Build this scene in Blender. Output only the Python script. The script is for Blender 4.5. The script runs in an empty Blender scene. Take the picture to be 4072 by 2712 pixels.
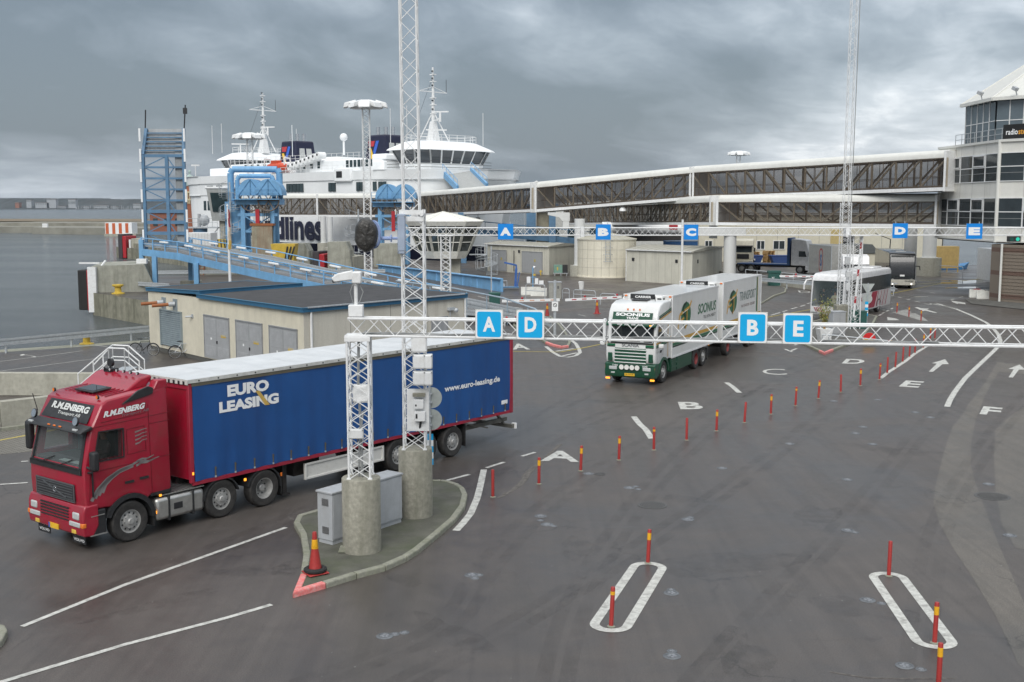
import bpy,bmesh,math,random
from mathutils import Vector,Matrix
random.seed(4)
R=math.radians
SC=bpy.context.scene
COL=SC.collection
# ---------------------------------------------------------------- camera, sky, sun, exposure
CAM_H,PITCH,FPX=8.32,0.118,4500.0
cam_d=bpy.data.cameras.new('camera');cam=bpy.data.objects.new('camera',cam_d);COL.objects.link(cam)
cam.location=(0,0,CAM_H);cam.rotation_euler=(math.pi/2 - PITCH,0,0)
cam_d.sensor_width=36;cam_d.lens=FPX/4072*36;cam_d.clip_start=.5;cam_d.clip_end=20000
SC.camera=cam
SUN_EL,SUN_AZ=R(40),R(192)          # azimuth clockwise from +Y: behind the camera, a little left
w=bpy.data.worlds.new('World');SC.world=w;w.use_nodes=True
nt=w.node_tree;nt.nodes.clear()
def N(tree,t,**k):
 n=tree.nodes.new(t)
 for a,b in k.items():
  if a in n.inputs:n.inputs[a].default_value=b
  else:setattr(n,a,b)
 return n
out=N(nt,'ShaderNodeOutputWorld');bg=N(nt,'ShaderNodeBackground',Strength=.1)
sky=N(nt,'ShaderNodeTexSky',sky_type='NISHITA',sun_disc=False,sun_elevation=SUN_EL,sun_rotation=SUN_AZ,air_density=1.4,dust_density=2.0)
tc=N(nt,'ShaderNodeTexCoord');sep=N(nt,'ShaderNodeSeparateXYZ');nt.links.new(tc.outputs['Generated'],sep.inputs[0])
def M(tree,op,a,b=None,c=None,clamp=False):
 n=tree.nodes.new('ShaderNodeMath');n.operation=op;n.use_clamp=clamp
 for i,x in enumerate((a,b,c)):
  if x is None:continue
  if isinstance(x,(int,float)):n.inputs[i].default_value=x
  else:tree.links.new(x,n.inputs[i])
 return n.outputs[0]
X,Y,Z=sep.outputs
az=M(nt,'ARCTAN2',X,Y)
el=M(nt,'ARCTANGENT',M(nt,'DIVIDE',Z,M(nt,'SQRT',M(nt,'ADD',M(nt,'MULTIPLY',X,X),M(nt,'MULTIPLY',Y,Y)))))
ela=M(nt,'MAXIMUM',el,0.0)
warp=M(nt,'DIVIDE',ela,M(nt,'ADD',ela,.18))      # flattens clouds towards the horizon
cmb=N(nt,'ShaderNodeCombineXYZ')
nt.links.new(M(nt,'MULTIPLY',az,3.6),cmb.inputs[0]);nt.links.new(M(nt,'ADD',M(nt,'MULTIPLY',warp,4.0),M(nt,'MULTIPLY',az,.9)),cmb.inputs[1])
cmb.inputs[2].default_value=3.7
n1=N(nt,'ShaderNodeTexNoise',Scale=.95,Detail=9.0,Roughness=.52,Distortion=.25);nt.links.new(cmb.outputs[0],n1.inputs['Vector'])
n2=N(nt,'ShaderNodeTexNoise',Scale=.55,Detail=3.0,Roughness=.5);nt.links.new(cmb.outputs[0],n2.inputs['Vector'])
def bump2(a0,wa,e0,we,amp):
 u=M(nt,'DIVIDE',M(nt,'SUBTRACT',az,R(a0)),R(wa));v=M(nt,'DIVIDE',M(nt,'SUBTRACT',el,R(e0)),R(we))
 return M(nt,'MULTIPLY',M(nt,'EXPONENT',M(nt,'MULTIPLY',M(nt,'ADD',M(nt,'MULTIPLY',u,u),M(nt,'MULTIPLY',v,v)),-1.0)),amp)
d=M(nt,'ADD',M(nt,'MULTIPLY',n1.outputs[0],1.55),M(nt,'MULTIPLY',n2.outputs[0],.5))
n3=N(nt,'ShaderNodeTexNoise',Scale=3.2,Detail=7.0,Roughness=.6,Distortion=.6);nt.links.new(cmb.outputs[0],n3.inputs['Vector'])
d=M(nt,'ADD',d,M(nt,'MULTIPLY',n3.outputs[0],.42))
d=M(nt,'ADD',d,-.94)
hi=N(nt,'ShaderNodeMapRange',interpolation_type='SMOOTHSTEP');nt.links.new(el,hi.inputs[0]);hi.inputs[1].default_value=R(13);hi.inputs[2].default_value=R(40);hi.inputs[3].default_value=0;hi.inputs[4].default_value=.55   # overhead sky out of view, brightened to add light to the scene
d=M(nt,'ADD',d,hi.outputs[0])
for b in ((24,12,3.6,3.0,.50),(8,8,8.5,1.6,.12),(15,7,2.4,1.1,.14),(19,12,9,3,.14),(-4,13,4.2,2.6,-.15),(-17,12,6.5,2.6,-.10),(-22,9,1.8,1.6,.07),(9,9,5.6,1.5,-.12),(-6,9,10.5,1.6,.10),(9,12,1.5,1.3,-.10),(-25,10,9.5,3.5,-.22),(-8,7,6,2,-.06),(3,7,3.6,.8,.09),(22,12,1.6,.9,.1)):
 d=M(nt,'ADD',d,bump2(*b))
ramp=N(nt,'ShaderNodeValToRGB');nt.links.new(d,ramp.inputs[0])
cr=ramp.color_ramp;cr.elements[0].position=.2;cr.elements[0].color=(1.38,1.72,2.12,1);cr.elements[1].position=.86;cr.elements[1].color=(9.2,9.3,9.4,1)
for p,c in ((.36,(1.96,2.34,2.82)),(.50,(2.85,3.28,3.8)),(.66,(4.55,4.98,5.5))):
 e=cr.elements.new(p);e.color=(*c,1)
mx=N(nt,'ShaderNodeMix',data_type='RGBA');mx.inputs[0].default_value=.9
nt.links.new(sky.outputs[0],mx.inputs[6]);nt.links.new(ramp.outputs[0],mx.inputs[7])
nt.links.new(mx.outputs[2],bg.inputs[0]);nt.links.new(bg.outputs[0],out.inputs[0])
sd=bpy.data.lights.new('sun','SUN');sd.energy=1.25;sd.angle=R(36);sd.color=(1,.97,.92)
sun=bpy.data.objects.new('sun',sd);COL.objects.link(sun)
sv=Vector((math.sin(SUN_AZ)*math.cos(SUN_EL),math.cos(SUN_AZ)*math.cos(SUN_EL),math.sin(SUN_EL)))
sun.rotation_euler=sv.to_track_quat('Z','Y').to_euler()
SC.view_settings.view_transform='Standard';SC.view_settings.look='None';SC.view_settings.gamma=1;SC.view_settings.exposure=.6
SC.cycles.max_bounces=6;SC.cycles.transparent_max_bounces=24
# ---------------------------------------------------------------- places measured on the ground
def ray(px,py):
 u=(px - 2036)/FPX;v=(1356 - py)/FPX;c,s=math.cos(PITCH),math.sin(PITCH)
 return Vector((u,c+v*s,-s+v*c))
def G(px,py,z=0.):
 r=ray(px,py);t=(z - CAM_H)/r.z;return Vector((r.x*t,r.y*t,z))
def A(px,py,Y):
 r=ray(px,py);t=Y/r.y;return Vector((r.x*t,Y,CAM_H+r.z*t))
# ---------------------------------------------------------------- materials
MATS={}
def mat(name,col,rough=.6,metal=0.,var=.12,scale=3.,bump=0.,bscale=40.,alpha=1.,emit=0.,spec=.5,dirt=None,dscale=1.2,damt=.5,streak=False,coat=0.):
 if name in MATS:return MATS[name]
 m=bpy.data.materials.new(name);m.use_nodes=True;t=m.node_tree;p=t.nodes['Principled BSDF']
 p.inputs['Roughness'].default_value=rough;p.inputs['Metallic'].default_value=metal;p.inputs['Specular IOR Level'].default_value=spec
 p.inputs['Coat Weight'].default_value=coat
 c=N(t,'ShaderNodeTexCoord');src=c.outputs['Object']
 no=N(t,'ShaderNodeTexNoise',Scale=scale,Detail=6.,Roughness=.62);t.links.new(src,no.inputs['Vector'])
 r=N(t,'ShaderNodeValToRGB');t.links.new(no.outputs[0],r.inputs[0])
 r.color_ramp.elements[0].position=.32;r.color_ramp.elements[1].position=.68
 r.color_ramp.elements[0].color=(*[x*(1 - var) for x in col],1);r.color_ramp.elements[1].color=(*[min(1,x*(1+var)) for x in col],1)
 colout=r.outputs[0]
 if dirt:
  mp=N(t,'ShaderNodeMapping');t.links.new(src,mp.inputs[0]);mp.inputs['Scale'].default_value=(1,1,.12) if streak else (1,1,1)
  dn=N(t,'ShaderNodeTexNoise',Scale=dscale,Detail=8.,Roughness=.7);t.links.new(mp.outputs[0],dn.inputs['Vector'])
  dr=N(t,'ShaderNodeValToRGB');t.links.new(dn.outputs[0],dr.inputs[0]);dr.color_ramp.elements[0].position=.45;dr.color_ramp.elements[1].position=.72
  dr.color_ramp.elements[0].color=(0,0,0,1);dr.color_ramp.elements[1].color=(damt,damt,damt,1)
  mm=N(t,'ShaderNodeMix',data_type='RGBA');t.links.new(dr.outputs[0],mm.inputs[0]);t.links.new(colout,mm.inputs[6]);mm.inputs[7].default_value=(*dirt,1)
  colout=mm.outputs[2]
 t.links.new(colout,p.inputs['Base Color'])
 if bump:
  bn=N(t,'ShaderNodeTexNoise',Scale=bscale,Detail=4.);t.links.new(src,bn.inputs['Vector'])
  bp=N(t,'ShaderNodeBump',Strength=bump,Distance=.02);t.links.new(bn.outputs[0],bp.inputs['Height']);t.links.new(bp.outputs[0],p.inputs['Normal'])
 if alpha<1:p.inputs['Alpha'].default_value=alpha
 if emit:p.inputs['Emission Color'].default_value=(*col,1);p.inputs['Emission Strength'].default_value=emit
 MATS[name]=m;return m
white=mat('white_paint',(.78,.79,.79),.42,dirt=(.42,.40,.36),dscale=5,damt=.35,var=.04)
galv=mat('galvanised_steel',(.46,.49,.51),.5,.25,var=.15,scale=8)
grey=mat('grey_paint',(.40,.42,.44),.5,var=.08,dirt=(.25,.24,.22),dscale=3,damt=.4,streak=True)
dark=mat('dark_plastic',(.022,.023,.025),.5,var=.25,scale=10)
black=mat('black_rubber',(.018,.018,.018),.75,var=.3,scale=12)
chrome=mat('chrome',(.75,.76,.78),.18,1.)
blue_sign=mat('sign_blue',(.0,.40,.78),.38,var=.03)
sign_white=mat('sign_white',(.85,.86,.86),.4,var=.02)
conc=mat('concrete',(.30,.29,.24),.85,var=.22,scale=9,bump=.5,bscale=60,dirt=(.15,.15,.11),dscale=2.2,damt=.75,streak=True)
conc_pale=mat('pale_concrete',(.40,.39,.33),.85,var=.14,scale=5,bump=.35,bscale=50,dirt=(.22,.21,.17),dscale=1.1,damt=.6,streak=True)
kerbm=mat('kerb_stone',(.27,.27,.22),.85,var=.22,scale=12,bump=.5,bscale=50,dirt=(.13,.15,.08),dscale=3,damt=.6)
pink=mat('faded_red_paint',(.72,.19,.18),.7,var=.15,scale=14,dirt=(.62,.45,.42),dscale=9,damt=.8)
post_red=mat('post_red',(.36,.034,.03),.45,var=.12,scale=20)
post_yel=mat('post_yellow',(.80,.42,.02),.45,var=.08,scale=20)
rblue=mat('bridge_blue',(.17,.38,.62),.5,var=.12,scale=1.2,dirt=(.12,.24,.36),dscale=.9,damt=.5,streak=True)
rblue_d=mat('bridge_blue_shaded',(.10,.21,.34),.6,var=.15,scale=1.0,dirt=(.08,.13,.20),dscale=.7,damt=.6)  # darker copy of the blue, the flap's backlit shade put into its colour
mark=mat('road_paint',(.56,.56,.52),.55,var=.12,scale=9,dirt=(.18,.17,.155),dscale=5,damt=.85)
mark_y=mat('yellow_road_paint',(.50,.40,.07),.55,var=.15,scale=5,dirt=(.22,.20,.12),dscale=3,damt=.6)
cream=mat('cream_render',(.66,.62,.50),.85,var=.06,scale=2,bump=.5,bscale=35,dirt=(.44,.41,.33),dscale=1.0,damt=.45,streak=True)
greywall=mat('aggregate_wall',(.60,.575,.50),.85,var=.12,scale=30,dirt=(.34,.31,.25),dscale=1.2,damt=.5,streak=True)
shedm=mat('metal_shed',(.60,.585,.50),.6,var=.05,scale=1,dirt=(.30,.29,.25),dscale=.8,damt=.4,streak=True)
shedroof=mat('shed_roof',(.42,.41,.35),.6,var=.1,scale=1.5)
roofing=mat('roof_felt',(.045,.045,.048),.9,var=.25,scale=2,dirt=(.08,.08,.08),dscale=1.2,damt=.6)
trimblue=mat('petrol_blue_trim',(.03,.13,.24),.45,var=.08)
panel=mat('building_panel',(.74,.73,.68),.45,var=.04,scale=.6,dirt=(.45,.44,.40),dscale=.7,damt=.3,streak=True)
wglass=mat('window_glass',(.035,.045,.05),.08,var=.3,scale=.5,spec=.5)
brownglass=mat('bronze_glass',(.06,.045,.033),.12,var=.2,scale=.4,alpha=.5)
beige=mat('beige_steel',(.46,.40,.31),.55,var=.08)
shipw=mat('ship_white',(.86,.88,.89),.65,var=.03,scale=.2,dirt=(.62,.64,.64),dscale=.25,damt=.35,streak=True)
navy=mat('ship_navy',(.012,.014,.04),.45,var=.1)
orange=mat('lifeboat_orange',(.62,.08,.03),.4)
rust=mat('rusty_concrete',(.30,.28,.21),.85,var=.2,scale=1.2,dirt=(.22,.09,.04),dscale=.9,damt=.95,streak=True)
redp=mat('red_paint',(.42,.02,.03),.45,var=.1)
greenp=mat('dark_green_cabinet',(.02,.09,.075),.5)
yellowp=mat('safety_yellow',(.60,.42,.06),.5,var=.15)
brick=mat('red_brick',(.30,.11,.06),.85,var=.2,scale=3)
glass_clear=mat('windscreen_glass',(.10,.12,.12),.04,var=.05,alpha=.5,spec=.9)
tint=mat('tinted_glass',(.02,.025,.025),.05,var=.2,alpha=.6,spec=.5)
skin=mat('skin',(.50,.28,.19),.6)
wood=mat('pallet_wood',(.38,.24,.10),.8,var=.25)
amber=mat('amber_lens',(.95,.32,.03),.25,emit=1.2)
amber_off=mat('amber_lens_unlit',(.80,.20,.03),.25)
lampw=mat('lamp_lens',(.48,.50,.50),.12,var=.15,scale=30)
plate_y=mat('plate_yellow',(.75,.45,.03),.5)
# ---------------------------------------------------------------- mesh builder
def rot(axis,a):return Matrix.Rotation(a,4,axis)
class MB:
 def __init__(s):s.v=[];s.f=[];s.mi=[];s.T=Matrix();s.k=0
 def add(s,vs,fs):
  o=len(s.v);s.v+=[s.T @ Vector(q) for q in vs];s.f+=[tuple(i+o for i in f) for f in fs];s.mi+=[s.k]*len(fs);return s
 def box(s,x0,x1,y0,y1,z0,z1):
  return s.add([(x0,y0,z0),(x1,y0,z0),(x1,y1,z0),(x0,y1,z0),(x0,y0,z1),(x1,y0,z1),(x1,y1,z1),(x0,y1,z1)],
      [(3,2,1,0),(4,5,6,7),(0,1,5,4),(1,2,6,5),(2,3,7,6),(3,0,4,7)])
 def tube(s,p,q,r,n=6,r2=None,cap=True):
  p,q=Vector(p),Vector(q);d=q - p
  if d.length<1e-6:return s
  z=d.normalized();x=z.orthogonal().normalized();y=z.cross(x);r2=r if r2 is None else r2
  vs=[p+(x*math.cos(2*math.pi*i/n)+y*math.sin(2*math.pi*i/n))*r for i in range(n)]+[q+(x*math.cos(2*math.pi*i/n)+y*math.sin(2*math.pi*i/n))*r2 for i in range(n)]
  fs=[(i,(i+1) % n,n+(i+1) % n,n+i) for i in range(n)]
  if cap:fs+=[tuple(range(n))[::-1],tuple(range(n,2*n))]
  return s.add(vs,fs)
 def path(s,pts,r,n=6):
  for a,b in zip(pts,pts[1:]):s.tube(a,b,r,n)
  return s
 def bar(s,p,q,w,h,up=(0,0,1)):
  p,q=Vector(p),Vector(q);z=(q - p)
  if z.length<1e-6:return s
  z.normalize();u=Vector(up);x=z.cross(u)
  if x.length<1e-4:x=z.cross(Vector((0,1,0)))
  x.normalize();y=x.cross(z)
  vs=[c+x*a*w/2+y*b*h/2 for c in (p,q) for a,b in ((-1,-1),(1,-1),(1,1),(-1,1))]
  return s.add(vs,[(3,2,1,0),(4,5,6,7),(0,1,5,4),(1,2,6,5),(2,3,7,6),(3,0,4,7)])
 def prism(s,poly,z0,z1):
  n=len(poly);return s.add([(x,y,z0) for x,y in poly]+[(x,y,z1) for x,y in poly],[tuple(range(n))[::-1],tuple(range(n,2*n))]+[(i,(i+1) % n,n+(i+1) % n,n+i) for i in range(n)])
 def side(s,poly,y0,y1):# poly in x,z extruded along y
  n=len(poly);return s.add([(x,y0,z) for x,z in poly]+[(x,y1,z) for x,z in poly],[tuple(range(n)),tuple(range(n,2*n))[::-1]]+[(i,n+i,n+(i+1) % n,(i+1) % n) for i in range(n)])
 def quad(s,a,b,c,d):return s.add([a,b,c,d],[(0,1,2,3)])
 def lathe(s,prof,n=24,cap=True):# prof (r,z)
  vs=[(r*math.cos(2*math.pi*i/n),r*math.sin(2*math.pi*i/n),z) for r,z in prof for i in range(n)]
  fs=[(j*n+i,j*n+(i+1) % n,(j+1)*n+(i+1) % n,(j+1)*n+i) for j in range(len(prof) - 1) for i in range(n)]
  if cap:fs+=[tuple(range(n))[::-1],tuple(range((len(prof) - 1)*n,len(prof)*n))]
  return s.add(vs,fs)
 def loft(s,rings,closed=True):
  n=len(rings[0]);vs=[q for r_ in rings for q in r_]
  fs=[(j*n+i,j*n+(i+1) % n,(j+1)*n+(i+1) % n,(j+1)*n+i) for j in range(len(rings) - 1) for i in range(n)]
  if closed:fs+=[tuple(range(n))[::-1],tuple(range((len(rings) - 1)*n,len(rings)*n))]
  return s.add(vs,fs)
 def sphere(s,c,r,n=12,sz=1.):
  T=s.T;s.T=T @ Matrix.Translation(c);m=max(4,n//2)
  s.lathe([(max(1e-3,r*math.sin(math.pi*j/m)),-r*sz*math.cos(math.pi*j/m)) for j in range(m+1)],n);s.T=T;return s
 def text(s,txt,o,ux,uy,bold=.0,depth=0.):
  vs,fs=textgeo(txt,bold);o,ux,uy=Vector(o),Vector(ux),Vector(uy);nn=ux.cross(uy).normalized()
  s.add([o+ux*x+uy*y+nn*depth for x,y in vs],fs);return s
 def build(s,name,mats,parent=None,bevel=0.,seg=2,smooth=35,world=False,fix=False):
  me=bpy.data.meshes.new(name)
  vs=s.v
  if world and parent is not None:bpy.context.view_layer.update();inv=parent.matrix_world.inverted();vs=[inv @ q for q in vs]
  me.from_pydata([tuple(q) for q in vs],[],s.f)
  mats=mats if isinstance(mats,(list,tuple)) else [mats]
  for m in mats:me.materials.append(m)
  me.polygons.foreach_set('material_index',s.mi)
  if fix:
   b=bmesh.new();b.from_mesh(me);bmesh.ops.recalc_face_normals(b,faces=b.faces);b.to_mesh(me);b.free()
  if smooth:me.shade_smooth() if hasattr(me,'shade_smooth') else None;me.set_sharp_from_angle(angle=R(smooth))
  o=bpy.data.objects.new(name,me);COL.objects.link(o)
  if parent is not None:o.parent=parent
  if bevel:
   bm=o.modifiers.new('bevel','BEVEL');bm.width=bevel;bm.segments=seg;bm.limit_method='ANGLE';bm.angle_limit=R(30)
  return o
_tg={}
def textgeo(txt,bold):
 k=(txt,bold)
 if k in _tg:return _tg[k]
 c=bpy.data.curves.new('t','FONT');c.body=txt;c.size=1;c.offset=bold;c.resolution_u=3;c.dimensions='2D';c.fill_mode='BOTH'
 o=bpy.data.objects.new('t',c);COL.objects.link(o);dg=bpy.context.evaluated_depsgraph_get();me=bpy.data.meshes.new_from_object(o.evaluated_get(dg))
 vs=[(v.co.x,v.co.y) for v in me.vertices];fs=[tuple(p.vertices) for p in me.polygons]
 bpy.data.objects.remove(o);bpy.data.curves.remove(c);bpy.data.meshes.remove(me)
 x0=min(v[0] for v in vs);x1=max(v[0] for v in vs);y0=min(v[1] for v in vs);y1=max(v[1] for v in vs)
 vs=[((x - x0)/(x1 - x0),(y - y0)/(y1 - y0)) for x,y in vs];_tg[k]=(vs,fs);return _tg[k]
def carve(o,*cuts):
 for mb in cuts:
  c=mb.build('cut',MATS['dark_plastic'],smooth=0,fix=True);c.matrix_world=o.matrix_world.copy();c.parent=o.parent;c.location=o.location;c.rotation_euler=o.rotation_euler
  m=o.modifiers.new('b','BOOLEAN');m.operation='DIFFERENCE';m.object=c;m.solver='EXACT'
  bpy.context.view_layer.update();dg=bpy.context.evaluated_depsgraph_get();me=bpy.data.meshes.new_from_object(o.evaluated_get(dg))
  o.modifiers.clear();o.data=me;bpy.data.objects.remove(c)
 return o
def tag(o,label=None,cat=None,group=None,kind=None):
 if label:o['label']=label
 if cat:o['category']=cat
 if group:o['group']=group
 if kind:o['kind']=kind
 return o
def thing(name,label,cat,loc=(0,0,0),rz=0.,group=None):
 o=bpy.data.objects.new(name,None);COL.objects.link(o);o.location=loc;o.rotation_euler=(0,0,rz);o.empty_display_size=.3
 return tag(o,label,cat,group)
def copies(o,parent,locs):
 for l in locs:
  c=o.copy();COL.objects.link(c);c.parent=parent;c.location=l[:3]
  if len(l)>3:c.rotation_euler=(0,0,l[3])
def dup(root,loc,rz,label,group=None):
 r=root.copy();COL.objects.link(r);r.location=loc;r.rotation_euler=(0,0,rz);r['label']=label
 if group:r['group']=group
 for ch in root.children:
  c=ch.copy();COL.objects.link(c);c.parent=r
  for g in ch.children:
   d=g.copy();COL.objects.link(d);d.parent=c
 return r
def lattice(chord,brace,p,q,wdt,r,rb,pitch,up=(0,0,1),n=4,cn=6,xb=False,dep=None):
 """truss from p to q: n chords, zigzag braces on every face"""
 p,q=Vector(p),Vector(q);z=(q - p);Ln=z.length;z.normalize();u=Vector(up)
 x=z.cross(u)
 if x.length<1e-3:x=Vector((1,0,0))
 x.normalize();y=z.cross(x);dep=dep or wdt
 cs=[x*a*wdt/2+y*b*dep/2 for a,b in ((-1,-1),(1,-1),(1,1),(-1,1))] if n==4 else [x*-wdt/2 - y*dep*.33,x*wdt/2 - y*dep*.33,y*dep*.67]
 for c in cs:chord.tube(p+c,q+c,r,cn)
 k=max(1,round(Ln/pitch));st=Ln/k
 for i in range(n):
  a,b=cs[i],cs[(i+1) % n]
  for j in range(k):
   p0,p1,pm=p+z*st*j,p+z*st*(j+1),p+z*st*(j+.5)
   brace.tube(p0+a,pm+b,rb,4,cap=False);brace.tube(pm+b,p1+a,rb,4,cap=False)
   if xb:brace.tube(p0+b,pm+a,rb,4,cap=False);brace.tube(pm+a,p1+b,rb,4,cap=False)
# ---------------------------------------------------------------- ground materials
def asphalt(name,base,spec=.5):
 m=bpy.data.materials.new(name);m.use_nodes=True;t=m.node_tree;p=t.nodes['Principled BSDF'];MATS[name]=m
 c=N(t,'ShaderNodeTexCoord');s=c.outputs['Object']
 def noise(sc,det=5.,ro=.6,vec=None,dist=0.):
  n=N(t,'ShaderNodeTexNoise',Scale=sc,Detail=det,Roughness=ro,Distortion=dist);t.links.new(vec or s,n.inputs['Vector']);return n.outputs[0]
 def rng(x,a,b,c0,c1):
  n=N(t,'ShaderNodeMapRange');t.links.new(x,n.inputs[0])
  for i,q in enumerate((a,b,c0,c1)):n.inputs[i+1].default_value=q
  return n.outputs[0]
 grain=noise(38,2,.8);mid=noise(1.3,7,.65,dist=.4);big=noise(.13,5,.55,dist=1.1)
 mp=N(t,'ShaderNodeMapping');t.links.new(s,mp.inputs[0]);mp.inputs['Rotation'].default_value=(0,0,R(-38));mp.inputs['Scale'].default_value=(2.6,.07,1)
 tyre=noise(1.0,6,.6,mp.outputs[0],1.0)
 mp2=N(t,'ShaderNodeMapping');t.links.new(s,mp2.inputs[0]);mp2.inputs['Rotation'].default_value=(0,0,R(12));mp2.inputs['Scale'].default_value=(1.3,.08,1)
 tyre2=noise(.9,6,.6,mp2.outputs[0],1.4)
 f=M(t,'MULTIPLY',rng(grain,.3,.7,.5,1.55),rng(mid,.3,.7,.88,1.12))
 f=M(t,'MULTIPLY',f,rng(big,.35,.65,.88,1.12));f=M(t,'MULTIPLY',f,rng(tyre,.38,.58,.90,1.03));f=M(t,'MULTIPLY',f,rng(tyre2,.36,.58,.93,1.03))
 dv=N(t,'ShaderNodeTexNoise',Scale=.9,Detail=4.);t.links.new(s,dv.inputs['Vector'])
 va=N(t,'ShaderNodeVectorMath',operation='ADD');vm=N(t,'ShaderNodeVectorMath',operation='SCALE');t.links.new(dv.outputs['Color'],vm.inputs[0]);vm.inputs['Scale'].default_value=1.6
 t.links.new(s,va.inputs[0]);t.links.new(vm.outputs[0],va.inputs[1])
 vo=N(t,'ShaderNodeTexVoronoi',feature='DISTANCE_TO_EDGE',Scale=.17);t.links.new(va.outputs[0],vo.inputs['Vector'])
 crack=M(t,'MULTIPLY',rng(vo.outputs['Distance'],.0015,.005,1,0),rng(noise(.22,2),.50,.60,0,.55),clamp=True)
 f=M(t,'MULTIPLY',f,M(t,'SUBTRACT',1,M(t,'MULTIPLY',crack,.8)))
 sp=N(t,'ShaderNodeTexVoronoi',Scale=2.1);t.links.new(s,sp.inputs['Vector'])
 speck=rng(sp.outputs['Distance'],.028,.045,1,0);sc=N(t,'ShaderNodeSeparateXYZ');t.links.new(sp.outputs['Color'],sc.inputs[0])
 speck=M(t,'MULTIPLY',speck,M(t,'GREATER_THAN',sc.outputs[0],.72),clamp=True)
 vs=N(t,'ShaderNodeVectorMath',operation='SCALE');vs.inputs[0].default_value=base;t.links.new(f,vs.inputs['Scale'])
 mx=N(t,'ShaderNodeMix',data_type='RGBA');t.links.new(speck,mx.inputs[0]);t.links.new(vs.outputs[0],mx.inputs[6]);mx.inputs[7].default_value=(.26,.26,.25,1)
 t.links.new(mx.outputs[2],p.inputs['Base Color'])
 wet=rng(M(t,'ADD',big,M(t,'MULTIPLY',M(t,'SUBTRACT',mid,.5),.3)),.38,.62,.30,.52)
 t.links.new(M(t,'ADD',wet,M(t,'MULTIPLY',M(t,'SUBTRACT',grain,.5),.1)),p.inputs['Roughness']);p.inputs['Specular IOR Level'].default_value=spec
 bp=N(t,'ShaderNodeBump',Strength=.35,Distance=.006);t.links.new(noise(70,3,.7),bp.inputs['Height']);t.links.new(bp.outputs[0],p.inputs['Normal'])
 return m
asph=asphalt('wet_asphalt',(.080,.070,.063))
asph_old=asphalt('old_pale_asphalt',(.118,.106,.091),.4)
asph_far=asphalt('dark_yard_asphalt',(.090,.076,.066),.35)
m=bpy.data.materials.new('water');m.use_nodes=True;t=m.node_tree;p=t.nodes['Principled BSDF'];watermat=m
c=N(t,'ShaderNodeTexCoord');mp=N(t,'ShaderNodeMapping');t.links.new(c.outputs['Object'],mp.inputs[0]);mp.inputs['Scale'].default_value=(.55,1.7,1)
n1_=N(t,'ShaderNodeTexNoise',Scale=1.1,Detail=8.,Roughness=.7);t.links.new(mp.outputs[0],n1_.inputs['Vector'])
mp3=N(t,'ShaderNodeMapping');t.links.new(c.outputs['Object'],mp3.inputs[0]);mp3.inputs['Scale'].default_value=(.02,.11,1)
n2_=N(t,'ShaderNodeTexNoise',Scale=.6,Detail=8.,Roughness=.6);t.links.new(mp3.outputs[0],n2_.inputs['Vector'])
bp=N(t,'ShaderNodeBump',Strength=1.0,Distance=.75);t.links.new(n1_.outputs[0],bp.inputs['Height']);t.links.new(bp.outputs[0],p.inputs['Normal'])
r_=N(t,'ShaderNodeValToRGB');t.links.new(n2_.outputs[0],r_.inputs[0]);r_.color_ramp.elements[0].position=.38;r_.color_ramp.elements[1].position=.66
r_.color_ramp.elements[0].color=(.085,.102,.112,1);r_.color_ramp.elements[1].color=(.14,.16,.168,1);t.links.new(r_.outputs[0],p.inputs['Base Color'])
p.inputs['Roughness'].default_value=.12;p.inputs['IOR'].default_value=1.33
# ---------------------------------------------------------------- water, quay
mb=MB();mb.quad((-9000,-400,-2.2),(9000,-400,-2.2),(9000,14000,-2.2),(-9000,14000,-2.2))
tag(mb.build('water',watermat,smooth=0),kind='structure')
LAND=[(-103,16),(-260,-60),(420,-60),(420,172),(70,165),(44,150),(30,166),(14,172),(-11,176),(-80,245),(-83,238),(-58,203),(-38,138),(-45.5,138),(-41,110.3),(-32,100),(-14,80),(-16,76.5),(-22.6,71),(-30,65.9)]
mb=MB();mb.prism(LAND[::1],-5,0)
quaywall=mat('quay_wall',(.27,.26,.20),.9,var=.25,scale=1.5,bump=.5,bscale=10,dirt=(.07,.075,.045),dscale=.7,damt=.95,streak=True)
for i,f in enumerate(mb.f):mb.mi[i]=1
mb.mi[0]=mb.mi[1]=0
gq=mb.build('ground',[asph,quaywall],smooth=0,fix=True);tag(gq,kind='structure')
Z1,Z2,Z3=.004,.008,.012
def sheet(name,pxs,m,z=Z1,kind='structure',pts=None):
 mb=MB();q=pts or [G(*a) for a in pxs];mb.add([(a[0],a[1],z) for a in q],[tuple(range(len(q)))])
 o=mb.build(name,m,smooth=0);me=o.data
 if me.polygons[0].normal.z<0:me.flip_normals()
 return tag(o,kind=kind)
sheet('yard_ground',None,asph_far,Z1,pts=[(-37,139),(-40,116),(-12,81),(1.5,86),(6,92),(14,98),(22,106),(36,116),(43,140),(44,149),(30,165),(14,171),(-11,175),(-78,242),(-57,203)])
sheet('old_asphalt_strip',[(3965,1440),(3998,1440),(3942,1527),(3916,1577),(3880,1670),(3862,1760),(3860,1850),(3880,1925),(3912,2010),(3965,2150),(4090,2440),(4140,2712),(4050,2640),(3960,2450),(3870,2300),(3790,2180),(3735,2080),(3712,1996),(3720,1930),(3745,1830),(3765,1760),(3789,1695),(3824,1654),(3850,1608),(3890,1560),(3926,1506)],asph_old)
sheet('old_asphalt_patch',[(3958,1712),(4010,1660),(4100,1600),(4160,2200),(4040,2180),(3985,2090),(3960,1960),(3952,1820)],asph_old)
sheet('asphalt_patch',[(3990,1447),(4160,1440),(4160,1500),(3975,1478)],asph_old,Z1+.002)
cob=mat('cobble_paving',(.22,.21,.18),.85,var=.3,scale=9)
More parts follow.
